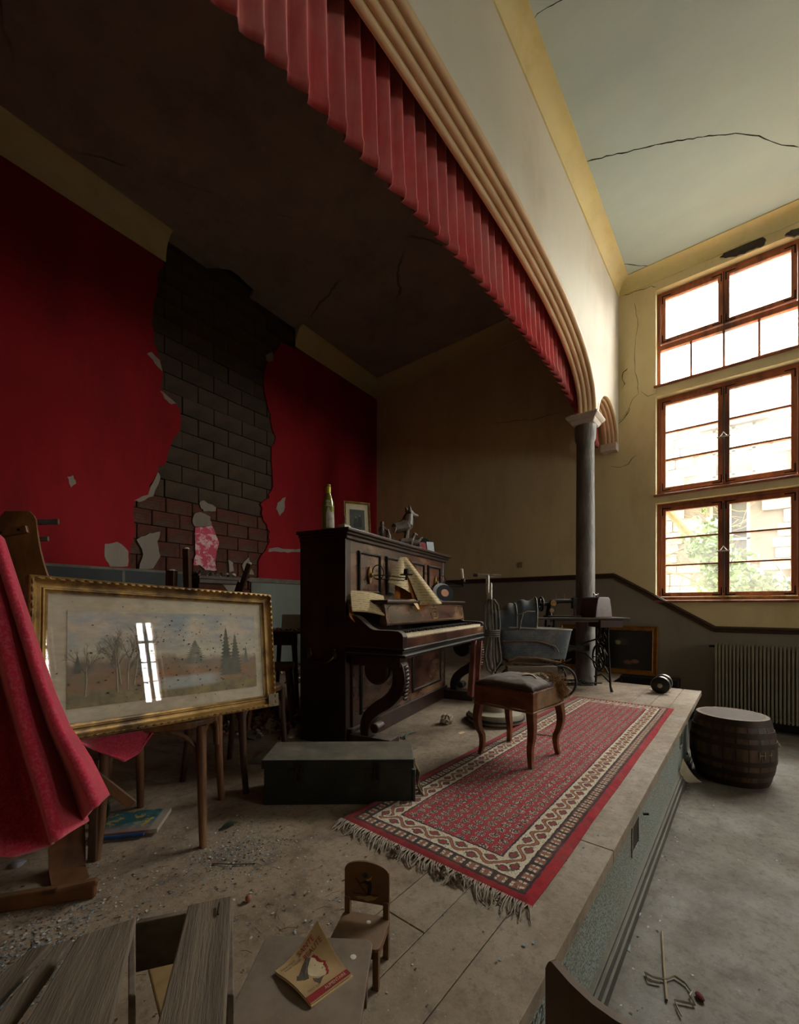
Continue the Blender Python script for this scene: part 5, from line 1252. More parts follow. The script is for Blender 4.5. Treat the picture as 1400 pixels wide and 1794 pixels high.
# ------------------------------------------------------------------ plywood chair standing on a box (upper left)
def ply_chair(name, label, M, mat):
    e = thing(name, label, 'chair'); e.matrix_world = M
    MB().grid(8, 20, lambda a, b: ((-.075+.15*a)*(1-.35*max(0, (b-.88)/.12)**2)-.10*b+.02, .19-.04*math.sin(PI*b*.9)+.05*b*b, .44+.475*b), .012).build('back_panel', mat, e, smooth=True, bevel=.003)
    bx = MB(); bx.bar((-.30, .15, .77), (.0, .15, .815), .018, .034); rl = bx.build('back_rail', mat, e, bevel=.004)
    for x, z_ in ((-.10, .80), (-.03, .811)): MB().lathe([(.006, 0), (.006, .004)], 10, (x, .1385, z_), 'y').build('screw', M_iron, rl)
    MB().grid(14, 14, lambda a, b: (-.19+.38*a, -.19+.38*b, .44-.018*math.sin(PI*b)-.01*b), .014).build('seat', mat, e, smooth=True)
    for sx_ in (-1, 1):
        m = MB(); m.bar((sx_*.18, -.16, 0), (sx_*.18, -.15, .43), .03, .024); m.build('leg', mat, e, bevel=.004)
        m = MB(); m.bar((sx_*.19, .22, 0), (sx_*.19, .15, .45), .03, .024); m.build('leg', mat, e, bevel=.004)
        m = MB(); m.bar((sx_*.19, -.155, .16), (sx_*.19, .19, .16), .02, .02); m.build('stretcher', mat, e, bevel=.003)
    return e
M_ply = mk('brown plywood', '#6d4322', '#452713', 4, .42, .08, stretch=(3, 3, .5), c3='#83572e', dust='#8d7a62', dustamt=.2)
q = pd(45, 1037, 1.78)
hb_ = thing('wooden_bench_box', 'low wooden box behind the velvet carrying a plywood chair', 'box', (q.x-.03, q.y+.05, 0), math.radians(YAW-75)); box('body', (-.24, -.25, 0), (.24, .25, .36), M_wooddk, hb_, .004); box('top', (-.25, -.26, .36), (.25, .26, .385), M_wooddk, hb_, .004)
ply_chair('plywood_chair', 'brown plywood chair standing high behind the velvet and picture frame', Matrix.Translation((q.x-.03, q.y+.0, .385)) @ Matrix.Rotation(math.radians(YAW-90+12), 4, 'Z') @ Matrix.Rotation(math.radians(-3), 4, 'Y'), M_ply)
# loose slats crossing behind the chair back
q = pd(90, 916, 2.0); q2 = pd(-30, 912, 1.9)
ls = thing('broken_rack', 'broken grey wooden rack whose two slats stick out behind the plywood chair', 'rack')
m = MB(); m.bar(pd(-130, 918, 1.95), pd(103, 914, 1.98), .012, .026); m.build('slat', M_woodgrey, ls, bevel=.003)
m = MB(); m.bar(pd(-130, 950, 1.96), pd(85, 944, 1.99), .012, .022); m.build('slat', M_woodgrey, ls, bevel=.003)
m = MB(); m.bar(pd(-110, 945, 1.93), pd(-115, 1060, 1.93), .03, .03); m.bar(pd(-115, 900, 1.93), pd(-110, 945, 1.93), .03, .03); m.build('upright', M_woodgrey, ls, bevel=.003)
m = MB(); m.bar(pd(-115, 1060, 1.93), Vector((pd(-115, 1060, 1.93).x, pd(-115, 1060, 1.93).y, 0)), .03, .03); m.build('upright', M_woodgrey, ls, bevel=.003)
def blue(a, b): return pd(28+34*a, 1042+44*b+6*a, 1.62+.03*math.sin(6*a)+.02*math.sin(5*b))
bs_ = MB().grid(14, 14, blue, .004).build('blue_plastic_sheet', mk('pale blue plastic', '#7d98a6', '#9fb4bd', 9, .35, .3), None, smooth=True); tag(bs_, 'pale blue plastic sheet crumpled between velvet and picture frame', 'plastic sheet')
# tipped chair whose curved back rests on the floor
tp_ = thing('tipped_plywood_chair', 'tipped plywood chair whose curved back panel rests on floor below velvet', 'chair')
def tpan(a, b):
    P = [(92, 1562), (86, 1530), (84, 1490), (92, 1440), (100, 1400)]; Q = [(158, 1542), (150, 1515), (150, 1470), (148, 1430), (146, 1390)]
    p0, p1 = poly_at(P, b), poly_at(Q, b); dz_ = [1.27, 1.33, 1.36, 1.36, 1.36]; i = min(int(b*4), 3); k = b*4-i
    return pd(p0[0]+(p1[0]-p0[0])*a, p0[1]+(p1[1]-p0[1])*a, dz_[i]+(dz_[i+1]-dz_[i])*k+.06*a)
MB().grid(8, 20, tpan, .012).build('back_panel', M_ply, tp_, smooth=True)
m = MB(); m.bar(pz(-60, 1592, .025), pz(168, 1556, .025), .022, .048); m.build('top_rail', M_ply, tp_, bevel=.006)
m = MB(); m.bar(pz(96, 1562, .055), pz(172, 1543, .055), .02, .02); m.build('lip', M_ply, tp_, bevel=.006)
m = MB(); m.bar(pz(162, 1505, .02), pd(168, 1330, 1.45), .024, .024); m.build('leg', M_wooddk, tp_, bevel=.003)
m = MB(); m.bar(pd(150, 1345, 1.30), pd(232, 1410, 1.37), .012, .03); m.build('stretcher', M_woodmid, tp_, bevel=.003)
q = pd(20, 1525, 1.45)
rg = MB().grid(16, 10, lambda a, b: pd(-10+55*a, 1512+32*b-14*a, 1.5-.08*math.sin(PI*b)+.02*math.sin(7*a)+.015*math.sin(11*b)), .006).build('white_rag', mk('dirty white cloth', '#a3a0a4', '#87848a', 8, .9, .3), None, smooth=True); tag(rg, 'dirty white rag lying under the velvet at left edge', 'rag')

# ------------------------------------------------------------------ small canvas and oddments on the floor
q = pz(237, 1448)
cv = thing('oil_canvas', 'small unframed oil sketch on the floor behind chair legs', 'painting', (q.x, q.y, .012), math.radians(YAW-90+12))
t = NT('oil sketch'); sp = t.n('SeparateXYZ'); t.l(t.tc.outputs['Object'], sp.inputs[0]); n1 = t.noise(14, 6, .7)
c = t.mix(t.ramp(n1, .35, .6), S('#1f3d3a'), S('#2f6a74')); c = t.mix(t.ramp(t.noise(30, 5, .7), .55, .62), c, S('#a8892c')); c = t.mix(t.ramp(sp.outputs[1], -.02, -.09), c, t.mix(n1, S('#7a3a34'), S('#8d8074'))); c = t.mix(t.ramp(sp.outputs[0], .07, .08), c, S('#8d8272')); t.col(c); t.rough(.5); M_oil = t.m
MB().box((0, 0, .004), (.21, .17, .016)).build('canvas', M_oil, cv, bevel=.002)
MB().box((-.02, -.095, .002), (.17, .012, .012)).build('brush', mk('blue paint', '#2c4a78', '#223a60', 10, .4, 0), cv, bevel=.004)
q = pz(166, 1450)
gp = thing('dark_glass_plate', 'round dark plate leaning in the shadow beside the oil sketch', 'plate', (q.x, q.y, .004), rot=(math.radians(70), 0, math.radians(YAW-100)))
MB().lathe([(.002, .0), (.04, .0), (.052, .006), (.055, .008), (.05, .011), (.038, .005), (.002, .004)], 32, (0, .056, 0)).build('dish', mk('dark green glaze', '#1c2a24', '#3a5044', 30, .2, .1), gp, smooth=True)
lf = MB().grid(8, 4, lambda a, b: (.07*(a-.5), .028*(b-.5)*math.sin(PI*min(.97, max(.03, a))), .006+.008*math.sin(PI*a)), .0015); q = pz(401, 1449)
tag(lf.build('green_shard', mk('dark green', '#2c3d2a', '#1f2c1d', 20, .5, .2), None, smooth=True, loc=(q.x, q.y, 0)), 'dark green leaf-like scrap on the dusty stage floor', 'scrap')

# ------------------------------------------------------------------ foreground crate, doll's table and chair
cr_ = thing('plank_crate', 'open rough wooden crate of wide weathered planks in the left foreground', 'crate')
def plank(a, b, c_, d_, th=.014, name='plank', mat=None):    # four corners of the top face
    P = [Vector(p) for p in (a, b, c_, d_)]; n = (P[1]-P[0]).cross(P[3]-P[0]).normalized()
    if n.z < 0: n = -n
    m = MB(); m.add(P+[p-n*th for p in P], [(0, 1, 2, 3), (7, 6, 5, 4), (0, 4, 5, 1), (1, 5, 6, 2), (2, 6, 7, 3), (3, 7, 4, 0)]); return m.build(name, mat or M_cratewood, cr_, bevel=.003)
zt = .27
p1 = [pz(136, 1640, zt), pz(239, 1606, zt), pz(180, 1850, zt), pz(-20, 1900, zt)]
plank(*p1); p2 = [pz(330, 1585, zt), pz(407, 1568, zt), pz(392, 1850, zt), pz(258, 1860, zt)]
plank(*p2)
plank(pz(100, 1652, zt-.03), pz(128, 1644, zt-.03), pz(-20, 1850, zt-.03), pz(-70, 1850, zt-.03))
plank(pz(50, 1664, zt-.06), pz(92, 1650, zt-.06), pz(-90, 1850, zt-.06), pz(-160, 1850, zt-.06))
def upright(x0, x1, ytop, d0, yb, name='upright'):
    m = MB(); a, b = pd(x0, ytop, d0), pd(x1, ytop, d0); n = FWD*.014
    m.add([a, b, (b.x, b.y, .0), (a.x, a.y, .0), a+n, b+n, Vector((b.x, b.y, 0))+n, Vector((a.x, a.y, 0))+n], [(0, 1, 2, 3), (7, 6, 5, 4), (0, 4, 5, 1), (1, 5, 6, 2), (2, 6, 7, 3), (3, 7, 4, 0)]); m.build(name, M_woodgrey, cr_, bevel=.002)
a, b = pz(237, 1618, zt-.02), pz(326, 1600, zt-.02)
m = MB(); n = FWD*.012; zb_ = zt-.115
m.add([a, b, (b.x, b.y, zb_), (a.x, a.y, zb_), a+n, b+n, Vector((b.x, b.y, zb_))+n, Vector((a.x, a.y, zb_))+n], [(0, 1, 2, 3), (7, 6, 5, 4), (0, 4, 5, 1), (1, 5, 6, 2), (2, 6, 7, 3), (3, 7, 4, 0)]); m.build('end_board', M_woodgrey, cr_, bevel=.002)
for (x, y) in ((236, 1625), (408, 1585)):
    a = pz(x, y, zt-.016); b_ = pd(x+2, 1840, .66)
    m = MB(); m.add([a, (b_.x, b_.y, zt-.016), (b_.x, b_.y, 0), (a.x, a.y, 0)]+[Vector(p)-RGT*.012 for p in (a, (b_.x, b_.y, zt-.016), (b_.x, b_.y, 0), (a.x, a.y, 0))], [(0, 1, 2, 3), (7, 6, 5, 4), (0, 4, 5, 1), (1, 5, 6, 2), (2, 6, 7, 3), (3, 7, 4, 0)]); m.build('side_board', M_woodgrey, cr_, bevel=.002)
plank(pz(258, 1690, .09), pz(318, 1672, .09), pd(330, 1800, .78), pd(285, 1800, .78), .012, 'inner_board', mk('pale board', '#9a7c54', '#83683f', 5, .7, .2, stretch=(.5, 5, 5)))
m = MB(); m.tube([pz(385, 1582, zt+.006), pz(382, 1602, zt+.004)], .0022, 6); m.build('nail', mk('rusty nail', '#4a2c1c', '#33200f', 20, .7, .2), cr_)

M_doll = mk('brown toy paint', '#5f4a3a', '#4a382b', 6, .6, .1, dust='#8d8070', dustamt=.7, c3='#6b4a38')
M_dollc = mk('brown toy varnish', '#6b4a2c', '#52361e', 6, .5, .1, dust='#8a7460', dustamt=.6)
# doll's table
T0, T1 = pz(470, 1640, .128), pz(650, 1648, .128); ta = math.atan2((T1-T0).y, (T1-T0).x); tw = (T1-T0).length
dt = thing('doll_table', "small brown doll's table holding the magazine in the foreground", 'toy table', (T0.x, T0.y, 0), ta)
def rrect(x0, x1, y0, y1, r):
    out = []
    for cx_, cy_, a0 in ((x1-r, y1-r, 0), (x0+r, y1-r, PI/2), (x0+r, y0+r, PI), (x1-r, y0+r, 1.5*PI)):
        for k in range(6): out.append((cx_+r*math.cos(a0+PI/2*k/5), cy_+r*math.sin(a0+PI/2*k/5)))
    return out
dpt = .20
MB().prism(rrect(-.005, tw+.005, -dpt, .004, .018), .12, .128, lambda u, v, t: (u, v, t)).build('table_top', M_doll, dt, bevel=.002)
for x in (.015, tw-.015):
    for y in (-.015, -dpt+.015): MB().bb((x-.009, y-.009, 0), (x+.009, y+.009, .12)).build('leg', M_doll, dt, bevel=.002)
ap_ = MB(); rect_frame(ap_, .012, tw-.012, -dpt+.012, -.012, [(0, 0), (0, .03), (.008, .03), (.008, 0)]); ap_.v = [(x, z, .12-.03+y*0+(.03 if y < -.001 else 0)) for x, y, z in ap_.v]; ap_.build('apron', M_doll, dt)
for f, g_, r_ in ((.86, -.045, .007), (.28, -.085, .005)):
    MB().lathe([(.0, 0), (r_, 0), (r_*.8, .0008), (0, .001)], 14, (tw*f, g_, .1282)).build('plaster_drip', M_chipped, dt)
# doll's chair
c0, c1 = pz(665, 1735), pz(683, 1678)
q = c0; yaw_c = math.atan2((c1-c0).y, (c1-c0).x)-PI/2
dc = thing('doll_chair', "brown doll's chair with a painted skier on its round topped back", 'toy chair', (q.x, q.y, 0), yaw_c)
sd_ = (c1-c0).length-.002; swd = .115; ss_ = .098; hb2 = .225
for x in (-swd+.008, -.008):
    MB().bb((x-.007, -.006, 0), (x+.007, .008, ss_-.006)).build('leg', M_dollc, dc, bevel=.0015); MB().bb((x-.007, sd_-.008, 0), (x+.007, sd_+.006, ss_+.04)).build('leg', M_dollc, dc, bevel=.0015)
MB().prism(rrect(-swd-.002, .002, -.012, sd_+.002, .012), ss_-.007, ss_, lambda u, v, t: (u, v, t)).build('seat', M_dollc, dc, bevel=.0015)
MB().bb((-swd+.012, -.004, ss_-.03), (-.012, .003, ss_-.007)).build('front_rail', M_dollc, dc, bevel=.001)
for x in (-swd+.004, -.004): MB().bb((x-.002, .004, ss_-.03), (x+.002, sd_-.004, ss_-.007)).build('side_rail', M_dollc, dc, bevel=.001)
bp_ = [(-swd, ss_+.03), (-.0, ss_+.03), (0, hb2-.022)]+[(-swd/2+swd/2*math.cos(PI*i/14), hb2-.022+.026*math.sin(PI*i/14)) for i in range(1, 14)]+[(-swd, hb2-.022)]
bk = MB().prism(bp_, sd_-.004, sd_+.004, lambda u, v, t: (u, t, v)).build('back_board', M_dollc, dc, bevel=.0015)
M_dk = mk('painted black', '#17120e', '#1f1813', 30, .6, 0); M_sn = mk('painted cream', '#9a8352', '#86703f', 30, .6, 0); M_rd = mk('painted dark red', '#4a1a14', '#3a120e', 30, .6, 0)
yk = sd_-.0052; fx = lambda u, v, t: (-swd/2+u, t, ss_+.03+v)
MB().prism([(-.028, .012), (-.02, .008), (-.008, .009), (0, .005), (.012, .009), (.022, .012), (.03, .020), (.018, .018), (.006, .020), (-.004, .015), (-.016, .015)], yk, sd_-.004, fx).build('painted_snow', M_sn, bk)
MB().prism([(.002, .02), (.009, .02), (.013, .034), (.013, .05), (.007, .058), (-.003, .055), (-.015, .049), (-.017, .046), (-.004, .049), (.003, .044), (.003, .032)], yk, sd_-.004, fx).build('painted_skier', M_dk, bk)
MB().prism([(-.003+.006*math.cos(2*PI*i/10), .068+.006*math.sin(2*PI*i/10)) for i in range(10)], yk, sd_-.004, fx).build('painted_head', M_dk, bk)
MB().prism([(-.003, .058), (.006, .061), (.014, .068), (.012, .060), (.004, .055)], yk-.0003, sd_-.004, fx).build('painted_scarf', M_sn, bk)
MB().prism([(-.033, .019), (.028, .023), (.028, .0245), (-.031, .0205), (-.036, .025)], yk, sd_-.004, fx).build('painted_ski', M_rd, bk)
MB().prism([(-.030, .058), (-.028, .059), (.004, .020), (.002, .019)], yk, sd_-.004, fx).build('painted_pole', M_rd, bk)
MB().lathe([(.0, 0), (.006, 0), (.004, .001), (0, .0012)], 14, (-swd*.4, sd_*.72, ss_+.0003)).build('plaster_drip', M_chipped, dc)
# magazine
mz = .1285; Ml, Mt, Mr, Mb = pz(482, 1706, mz), pz(556, 1652, mz), pz(616, 1712, mz), pz(545, 1766, mz)
mg = thing('old_magazine', 'curled old health magazine with a red edged profile on its cover', 'magazine')
def cover(u, v):   # u along the foot of the page (bottom corner to right corner), v up the page
    p = Mb+(Mr-Mb)*u+(Ml-Mb)*v+(Mt-Mr-Ml+Mb)*u*v
    lift = .028*max(0, (u+v-1.15))**1.5*1.9+.006*math.sin(PI*min(1, v*1.1))*(1-u)
    return Vector((p.x, p.y, mz+.006+lift))
MB().grid(20, 20, lambda a, b: cover(a, b), .0012).build('cover', mk('aged cover paper', '#a88b62', '#8f7048', 9, .75, .15, c3='#b8a280'), mg, smooth=True)
MB().grid(12, 12, lambda a, b: cover(a*1.02, b*.99-.012)*1.0-Vector((0, 0, .0022+.001*a)), .0035).build('pages', M_paper, mg, smooth=True)
def lay(name, poly, mat, up=.0004):
    m = MB(); n = len(poly); bs2 = [cover(u, v) for u, v in poly]; m.add([p+Vector((0, 0, up)) for p in bs2]+[p+Vector((0, 0, .0001)) for p in bs2], [tuple(range(n)), tuple(range(n, 2*n))[::-1]]+[(j, n+j, n+(j+1) % n, (j+1) % n) for j in range(n)]); return m.build(name, mat, mg)
M_redink = mk('red print', '#8c1a18', '#781412', 30, .7, 0); M_dkink = mk('grey print', '#4d4338', '#3b332b', 30, .8, .0); M_palep = mk('pale print', '#bba98a', '#a8946f', 20, .8, 0)
m = MB(); m.grid(16, 2, lambda a, b: cover(a, .02+.12*b)+Vector((0, 0, .0004)), .0002); m.build('red_band', M_redink, mg)
def ctext(body, size, u0, v0, mat, ang=0, spread=1.0):
    o = text_mesh('lettering', body, 1, mat, mg, (0, 0, 0), (0, 0, 0), 0.0, 'LEFT')
    for vx in o.data.vertices:
        x, y = vx.co.x*size*spread, vx.co.y*size; u, v = u0+x*math.cos(ang)-y*math.sin(ang), v0+x*math.sin(ang)+y*math.cos(ang)
        vx.co = cover(u, v)+Vector((0, 0, .0009))
ctext('ALIMENTAIRE', .085, .40, .08, M_palep); ctext('SANTE', .12, .46, .91, M_redink); ctext('BEAUTE', .12, .50, .79, M_redink); ctext('POUR TOUS', .055, .06, .90, M_dkink); ctext('POUR TOUTES', .055, .10, .83, M_dkink); ctext('TOUT SUR', .06, .10, .19, M_dkink)
prof_ = [(.62, .72), (.66, .66), (.66, .60), (.69, .54), (.74, .50), (.70, .47), (.71, .44), (.69, .42), (.70, .39), (.66, .36), (.66, .32), (.60, .28), (.54, .29)]
for i in range(len(prof_)-1):
    (a, b), (c_, d_) = prof_[i], prof_[i+1]; lay('red_profile_edge', [(a, b), (c_, d_), (c_+.05, d_-.015), (a+.06, b+.0)], M_redink)
lay('printed_face', prof_+[(.44, .34), (.36, .42), (.34, .52), (.42, .60), (.52, .68)], M_palep, .0003)
for pl_ in ([(.20, .42), (.30, .40), (.36, .50), (.44, .60), (.60, .72), (.56, .77), (.42, .72), (.28, .62), (.18, .55)], [(.10, .50), (.18, .44), (.22, .52), (.17, .58)], [(.40, .20), (.50, .26), (.56, .28), (.44, .30), (.36, .36), (.34, .30)], [(.56, .55), (.63, .56), (.63, .585), (.57, .59)], [(.62, .425), (.68, .43), (.66, .445)]):
    lay('printed_shading', pl_, M_dkink, .0005)

# ------------------------------------------------------------------ plywood chair in the hall, back towards the stage
q = pd(1050, 1700, .56); hc = thing('hall_chair', 'brown plywood chair whose curved back shows at the bottom right', 'chair', (q.x, q.y, ZF), 0)
M_ply2 = mk('dull brown plywood', '#5f4532', '#46301f', 5, .5, .08, stretch=(2, 2, 2), dust='#8d7a66', dustamt=.5)
cv_px = [(966, 1668, .62), (985, 1690, .60), (1010, 1718, .575), (1045, 1750, .55), (1085, 1778, .53), (1135, 1800, .52)]
tops = [pd(*p) for p in cv_px]; loc_ = Vector((q.x, q.y, ZF))
def hback(a, b):
    n = len(tops)-1; i = min(int(a*n), n-1); k = a*n-i; p = tops[i].lerp(tops[i+1], k); rnd_ = .02*max(0, 1-a*8)**2+.01*max(0, (a-.9)*10)**2
    return p-loc_-Vector((0, 0, b*.19+rnd_*(1-b)))+FWD*(.02*b)*0
MB().grid(40, 8, hback, .011).build('back_panel', M_ply2, hc, smooth=True)
for f in (.14, .86):
    p = Vector(hback(f, .1)); nrm = Vector((p.x, p.y, 0)); m = MB(); p2_ = p+RGT*.012; m.bar((p2_.x, p2_.y, p.z-.01), (p2_.x+.0, p2_.y, 0), .022, .022); m.build('leg', M_ply2, hc, bevel=.003)
pA, pB = Vector(hback(.14, 1)), Vector(hback(.86, 1)); sdir = Vector(((pB-pA).y, -(pB-pA).x, 0)).normalized()
if sdir.dot(RGT) < 0: sdir = -sdir
pA.z = pB.z = .43
m = MB(); s0, s1, s2_, s3 = pA, pB, pB+sdir*.38, pA+sdir*.38; m.add([s0, s1, s2_, s3]+[p-Vector((0, 0, .015)) for p in (s0, s1, s2_, s3)], [(0, 1, 2, 3), (7, 6, 5, 4), (0, 4, 5, 1), (1, 5, 6, 2), (2, 6, 7, 3), (3, 7, 4, 0)]); m.build('seat', M_ply2, hc, bevel=.004)
for p in (s2_-sdir*.02, s3-sdir*.02): m = MB(); m.bar((p.x, p.y, .415), (p.x, p.y, 0), .022, .022); m.build('leg', M_ply2, hc, bevel=.003)
# ------------------------------------------------------------------ clutter along the back wall
M_slate = mk('dark green slate', '#121a18', '#0c1110', 5, .6, .1, c3='#1c2422')
bb_ = thing('blackboard', 'long dark green blackboard with wooden rim standing along the red wall', 'blackboard', tuple(xb(.2, 0)+bn*.10), math.atan(BM)); bb_.rotation_euler = (0, 0, math.atan(BM))
BL_ = bp(322, 1000).x-.2
M_rimw = mk('grey wood rim', '#6a6458', '#504a40', 7, .7, .2)
for k in range(3): MB().bb((BL_*k/3+.012, -.012, .62), (BL_*(k+1)/3-.012, .0, 1.215)).build('slate_panel', M_slate, bb_)
m = MB(); m.bb((0, -.016, 1.215), (BL_, .004, 1.242)); m.build('top_rail', M_rimw, bb_, bevel=.003)
m = MB(); m.bb((0, -.016, .59), (BL_, .004, .62)); m.build('bottom_rail', M_rimw, bb_, bevel=.003)
for k in range(4): MB().bb((BL_*k/3-.014, -.015, .0 if k in (0, 3) else .62), (BL_*k/3+.014, .003, 1.215)).build('stile', M_rimw, bb_, bevel=.002)
# fireplace remains
mt = thing('broken_mantel', 'broken mantel shelf heaped with plaster below the bare bricks', 'mantelpiece', tuple(xb(bp(376, 1010).x, 0)), math.atan(BM))
hw_ = (bp(420, 1010).x-bp(332, 1010).x)/2
box('breast', (-hw_+.04, -.16, 0), (hw_-.04, .04, 1.12), M_brick, mt, .004); box('shelf', (-hw_, -.24, 1.17), (hw_, .02, 1.205), mk('grey brown mantel wood', '#6b5f52', '#52473b', 7, .7, .2, dust='#8d8272', dustamt=.7), mt, .005); box('moulding', (-hw_+.02, -.21, 1.12), (hw_-.02, .02, 1.17), MATS['grey brown mantel wood'], mt, .008)
m = MB(); m.prism([(0, 1.115), (.24, 1.115), (.25, 1.06), (.16, 1.03), (.15, .985), (.06, 1.05)], -.168, -.158, lambda u, v, t: (u, t, v)); m.build('render_scrap', M_grey, mt)
def rubble(name, spots, rmin, rmax, mats, seed, flat=.5, parent=None):
    random.seed(seed); m = MB()
    for p in spots:
        r = random.uniform(rmin, rmax)*random.random()**.5; n = random.randint(5, 7); R = Matrix.Rotation(random.random()*6, 3, Vector((random.random()-.5, random.random()-.5, random.random()+.2)).normalized()); m.cur = random.randrange(len(mats))
        top, bot = [], []
        for k in range(n):
            a = 2*PI*k/n; q_ = r*random.uniform(.6, 1.2); top.append(Vector((q_*.7*math.cos(a), q_*.7*math.sin(a), r*flat*random.uniform(.6, 1)))); bot.append(Vector((q_*math.cos(a), q_*math.sin(a), -r*flat*.6)))
        zz = max(0, r*flat*.35)
        m.loop([[Vector(p)+R @ b+Vector((0, 0, zz)) for b in bot], [Vector(p)+R @ b+Vector((0, 0, zz)) for b in top]])
    return stuff(m.build(name, mats, parent))
M_rub = [mk('rubble plaster', '#c9bdb0', '#a89c90', 10, .95, .4), mk('rubble pink', '#b07a76', '#96605c', 10, .95, .3), mk('rubble dark', '#5d5146', '#463c33', 10, .95, .4)]
random.seed(31)
sp1 = [Vector((random.uniform(-hw_+.02, hw_-.06), random.uniform(-.2, .0), 1.205+.03*random.random())) for _ in range(120)]
rubble('plaster_heap', sp1, .012, .05, M_rub, 4, parent=mt)
sp2 = []
for _ in range(750):
    px, py = random.uniform(385, 522), random.gauss(1262, 12); py = max(1238, min(1300, py)); q = pz(px, py); sp2.append(q)
for _ in range(500):
    q = Vector((random.uniform(1.2, 4.3), random.gauss(4.5, .35), 0))
    if q.y < B0+BM*q.x-.1: sp2.append(q)
rb = rubble('plaster_rubble', sp2, .012, .06, M_rub, 9, .4); tag(rb, 'broken plaster rubble strewn on the floor before the back wall', 'rubble')
# far table with pane of glass, stool, upturned furniture
q = pz(522, 1243); ft = thing('far_table', 'dark splay legged table covered in plaster crumbs left of the piano', 'table', (q.x, q.y, 0), math.radians(YAW-90-6))
ztab = .86-46*q.dot(FWD)/744
box('table_top', (-.40, -.02, ztab-.02), (.06, .48, ztab), M_wooddk, ft, .004); box('apron', (-.36, .03, ztab-.12), (-.02, .05, ztab-.02), M_wooddk, ft, .003)
for x, y, sx_, sy_ in ((-.05, .04, 1, -1), (-.32, .04, -1, -1), (-.05, .42, 1, 1), (-.32, .42, -1, 1)):
    m = MB(); m.tube([(x, y, ztab-.02), (x+sx_*.05, y+sy_*.05, 0)], [.026, .016], 8); m.build('leg', M_wooddk, ft, smooth=True)
TMx = Matrix.Translation((q.x, q.y, 0)) @ Matrix.Rotation(math.radians(YAW-96), 4, 'Z')
random.seed(8); rubble('plaster_crumbs', [Vector((random.uniform(-.38, .05), random.uniform(0, .3), ztab)) for _ in range(110)], .01, .03, M_rub, 3, parent=ft)
gpn = tag(MB().bb((-.09, 0, 0), (.09, .006, .135)).build('glass_sheet', mk('cloudy green glass', '#b9c6bb', '#a3b0a6', 5, .45, .02, spec=.5), None, bevel=.002), 'cloudy square of glass standing on the far table by the piano', 'glass'); gpn.matrix_world = TMx @ Matrix.Translation((-.10, .12, ztab+.002)) @ Matrix.Rotation(math.radians(-8), 4, 'X')
q = pz(497, 1252); q = pd(478, 1268, 3.08)
fs = thing('far_stool', 'small wooden stool standing under the edge of the far table', 'stool', (q.x, q.y, 0), math.radians(-40))
zst = .86-104*q.dot(FWD)/744
MB().prism(rrect(-.15, .15, -.15, .15, .03), zst-.03, zst, lambda u, v, t: (u, v, t)).build('seat', M_woodmid, fs, bevel=.004)
for x, y in ((-.11, -.11), (.11, -.11), (-.11, .11), (.11, .11)): MB().tube([(x, y, zst-.02), (x*1.35, y*1.35, 0)], [.018, .014], 8).build('leg', M_woodmid, fs, smooth=True)
# an upturned chair on a second table behind the picture
q = pd(318, 1200, 3.1); bt2 = thing('back_table', 'dark table behind the landscape picture piled with broken chairs', 'table', (q.x, q.y, 0), math.radians(YAW-90))
box('table_top', (-.36, -.1, .66), (.36, .40, .685), M_wooddk, bt2, .004)
for x in (-.32, .32):
    for y in (-.06, .36): box('leg', (x-.025, y-.025, 0), (x+.025, y+.025, .66), M_wooddk, bt2, .003)
ut = thing('upturned_chair', 'upturned dark chair with splintered legs in the air behind the picture', 'chair', (0, 0, 0)); ut.matrix_world = Matrix.Translation((q.x, q.y, .687)) @ Matrix.Rotation(math.radians(YAW-90), 4, 'Z')
box('seat', (-.24, .0, .06), (.20, .34, .085), M_wooddk, ut, .004)
box('back_frame', (-.24, .30, .0), (.20, .34, .06), M_wooddk, ut, .004)
def utl(px, py, px2, py2, y, w):
    a = ut.matrix_world.inverted() @ pd(px, py, 3.1+y); b = ut.matrix_world.inverted() @ pd(px2, py2, 3.1+y); b.z = .08
    m = MB(); m.bar(b, a, w, w); lg = m.build('leg', M_wooddk, ut, bevel=.004)
    MB().ball(tuple(a+Vector((0, 0, .002))), (w*.5, w*.5, .012), 8, 5).build('splintered_end', M_rub[0], lg)
utl(327, 962, 330, 1040, .05, .045); utl(301, 1000, 299, 1040, .02, .06); utl(437, 988, 405, 1045, .05, .035); utl(420, 1020, 400, 1060, .3, .03)

# ------------------------------------------------------------------ dark still life leaning on the side wall
q = pX(1152, 1183, XW-.1); q2 = pX(982, 1183, XW-.1); pwid = (q2-q).length
ds = thing('dark_still_life', 'dark still life painting in ochre frame leaning on the side wall', 'painting', (XW-.10, q.y+pwid, .004), rot=(math.radians(-6), 0, -PI/2))
m = MB(); rect_frame(m, 0, pwid, 0, .60, [(0, -.015), (0, .02), (.012, .022), (.02, .014), (.05, .010), (.056, .016), (.065, .004), (.065, -.015)]); m.build('frame', mk('ochre gilt', '#a06a24', '#7d4f18', 10, .45, .15, metal=.35, c3='#5f3c14'), ds)
t = NT('dark oil painting'); sp = t.n('SeparateXYZ'); t.l(t.tc.outputs['Object'], sp.inputs[0]); c = t.mix(t.ramp(t.noise(6, 6, .65), .4, .7), S('#0e0b09'), S('#1f1813'))
def blob(x, z, rx, rz, colr):
    global c
    a = t.math('DIVIDE', t.math('SUBTRACT', sp.outputs[0], x), rx); b = t.math('DIVIDE', t.math('SUBTRACT', sp.outputs[2], z), rz)
    dd = t.math('ADD', t.math('SQRT', t.math('ADD', t.math('MULTIPLY', a, a), t.math('MULTIPLY', b, b))), t.math('MULTIPLY', t.math('SUBTRACT', t.noise(18, 4), .5), .6)); c = t.mix(t.ramp(dd, 1.1, .6), c, colr)
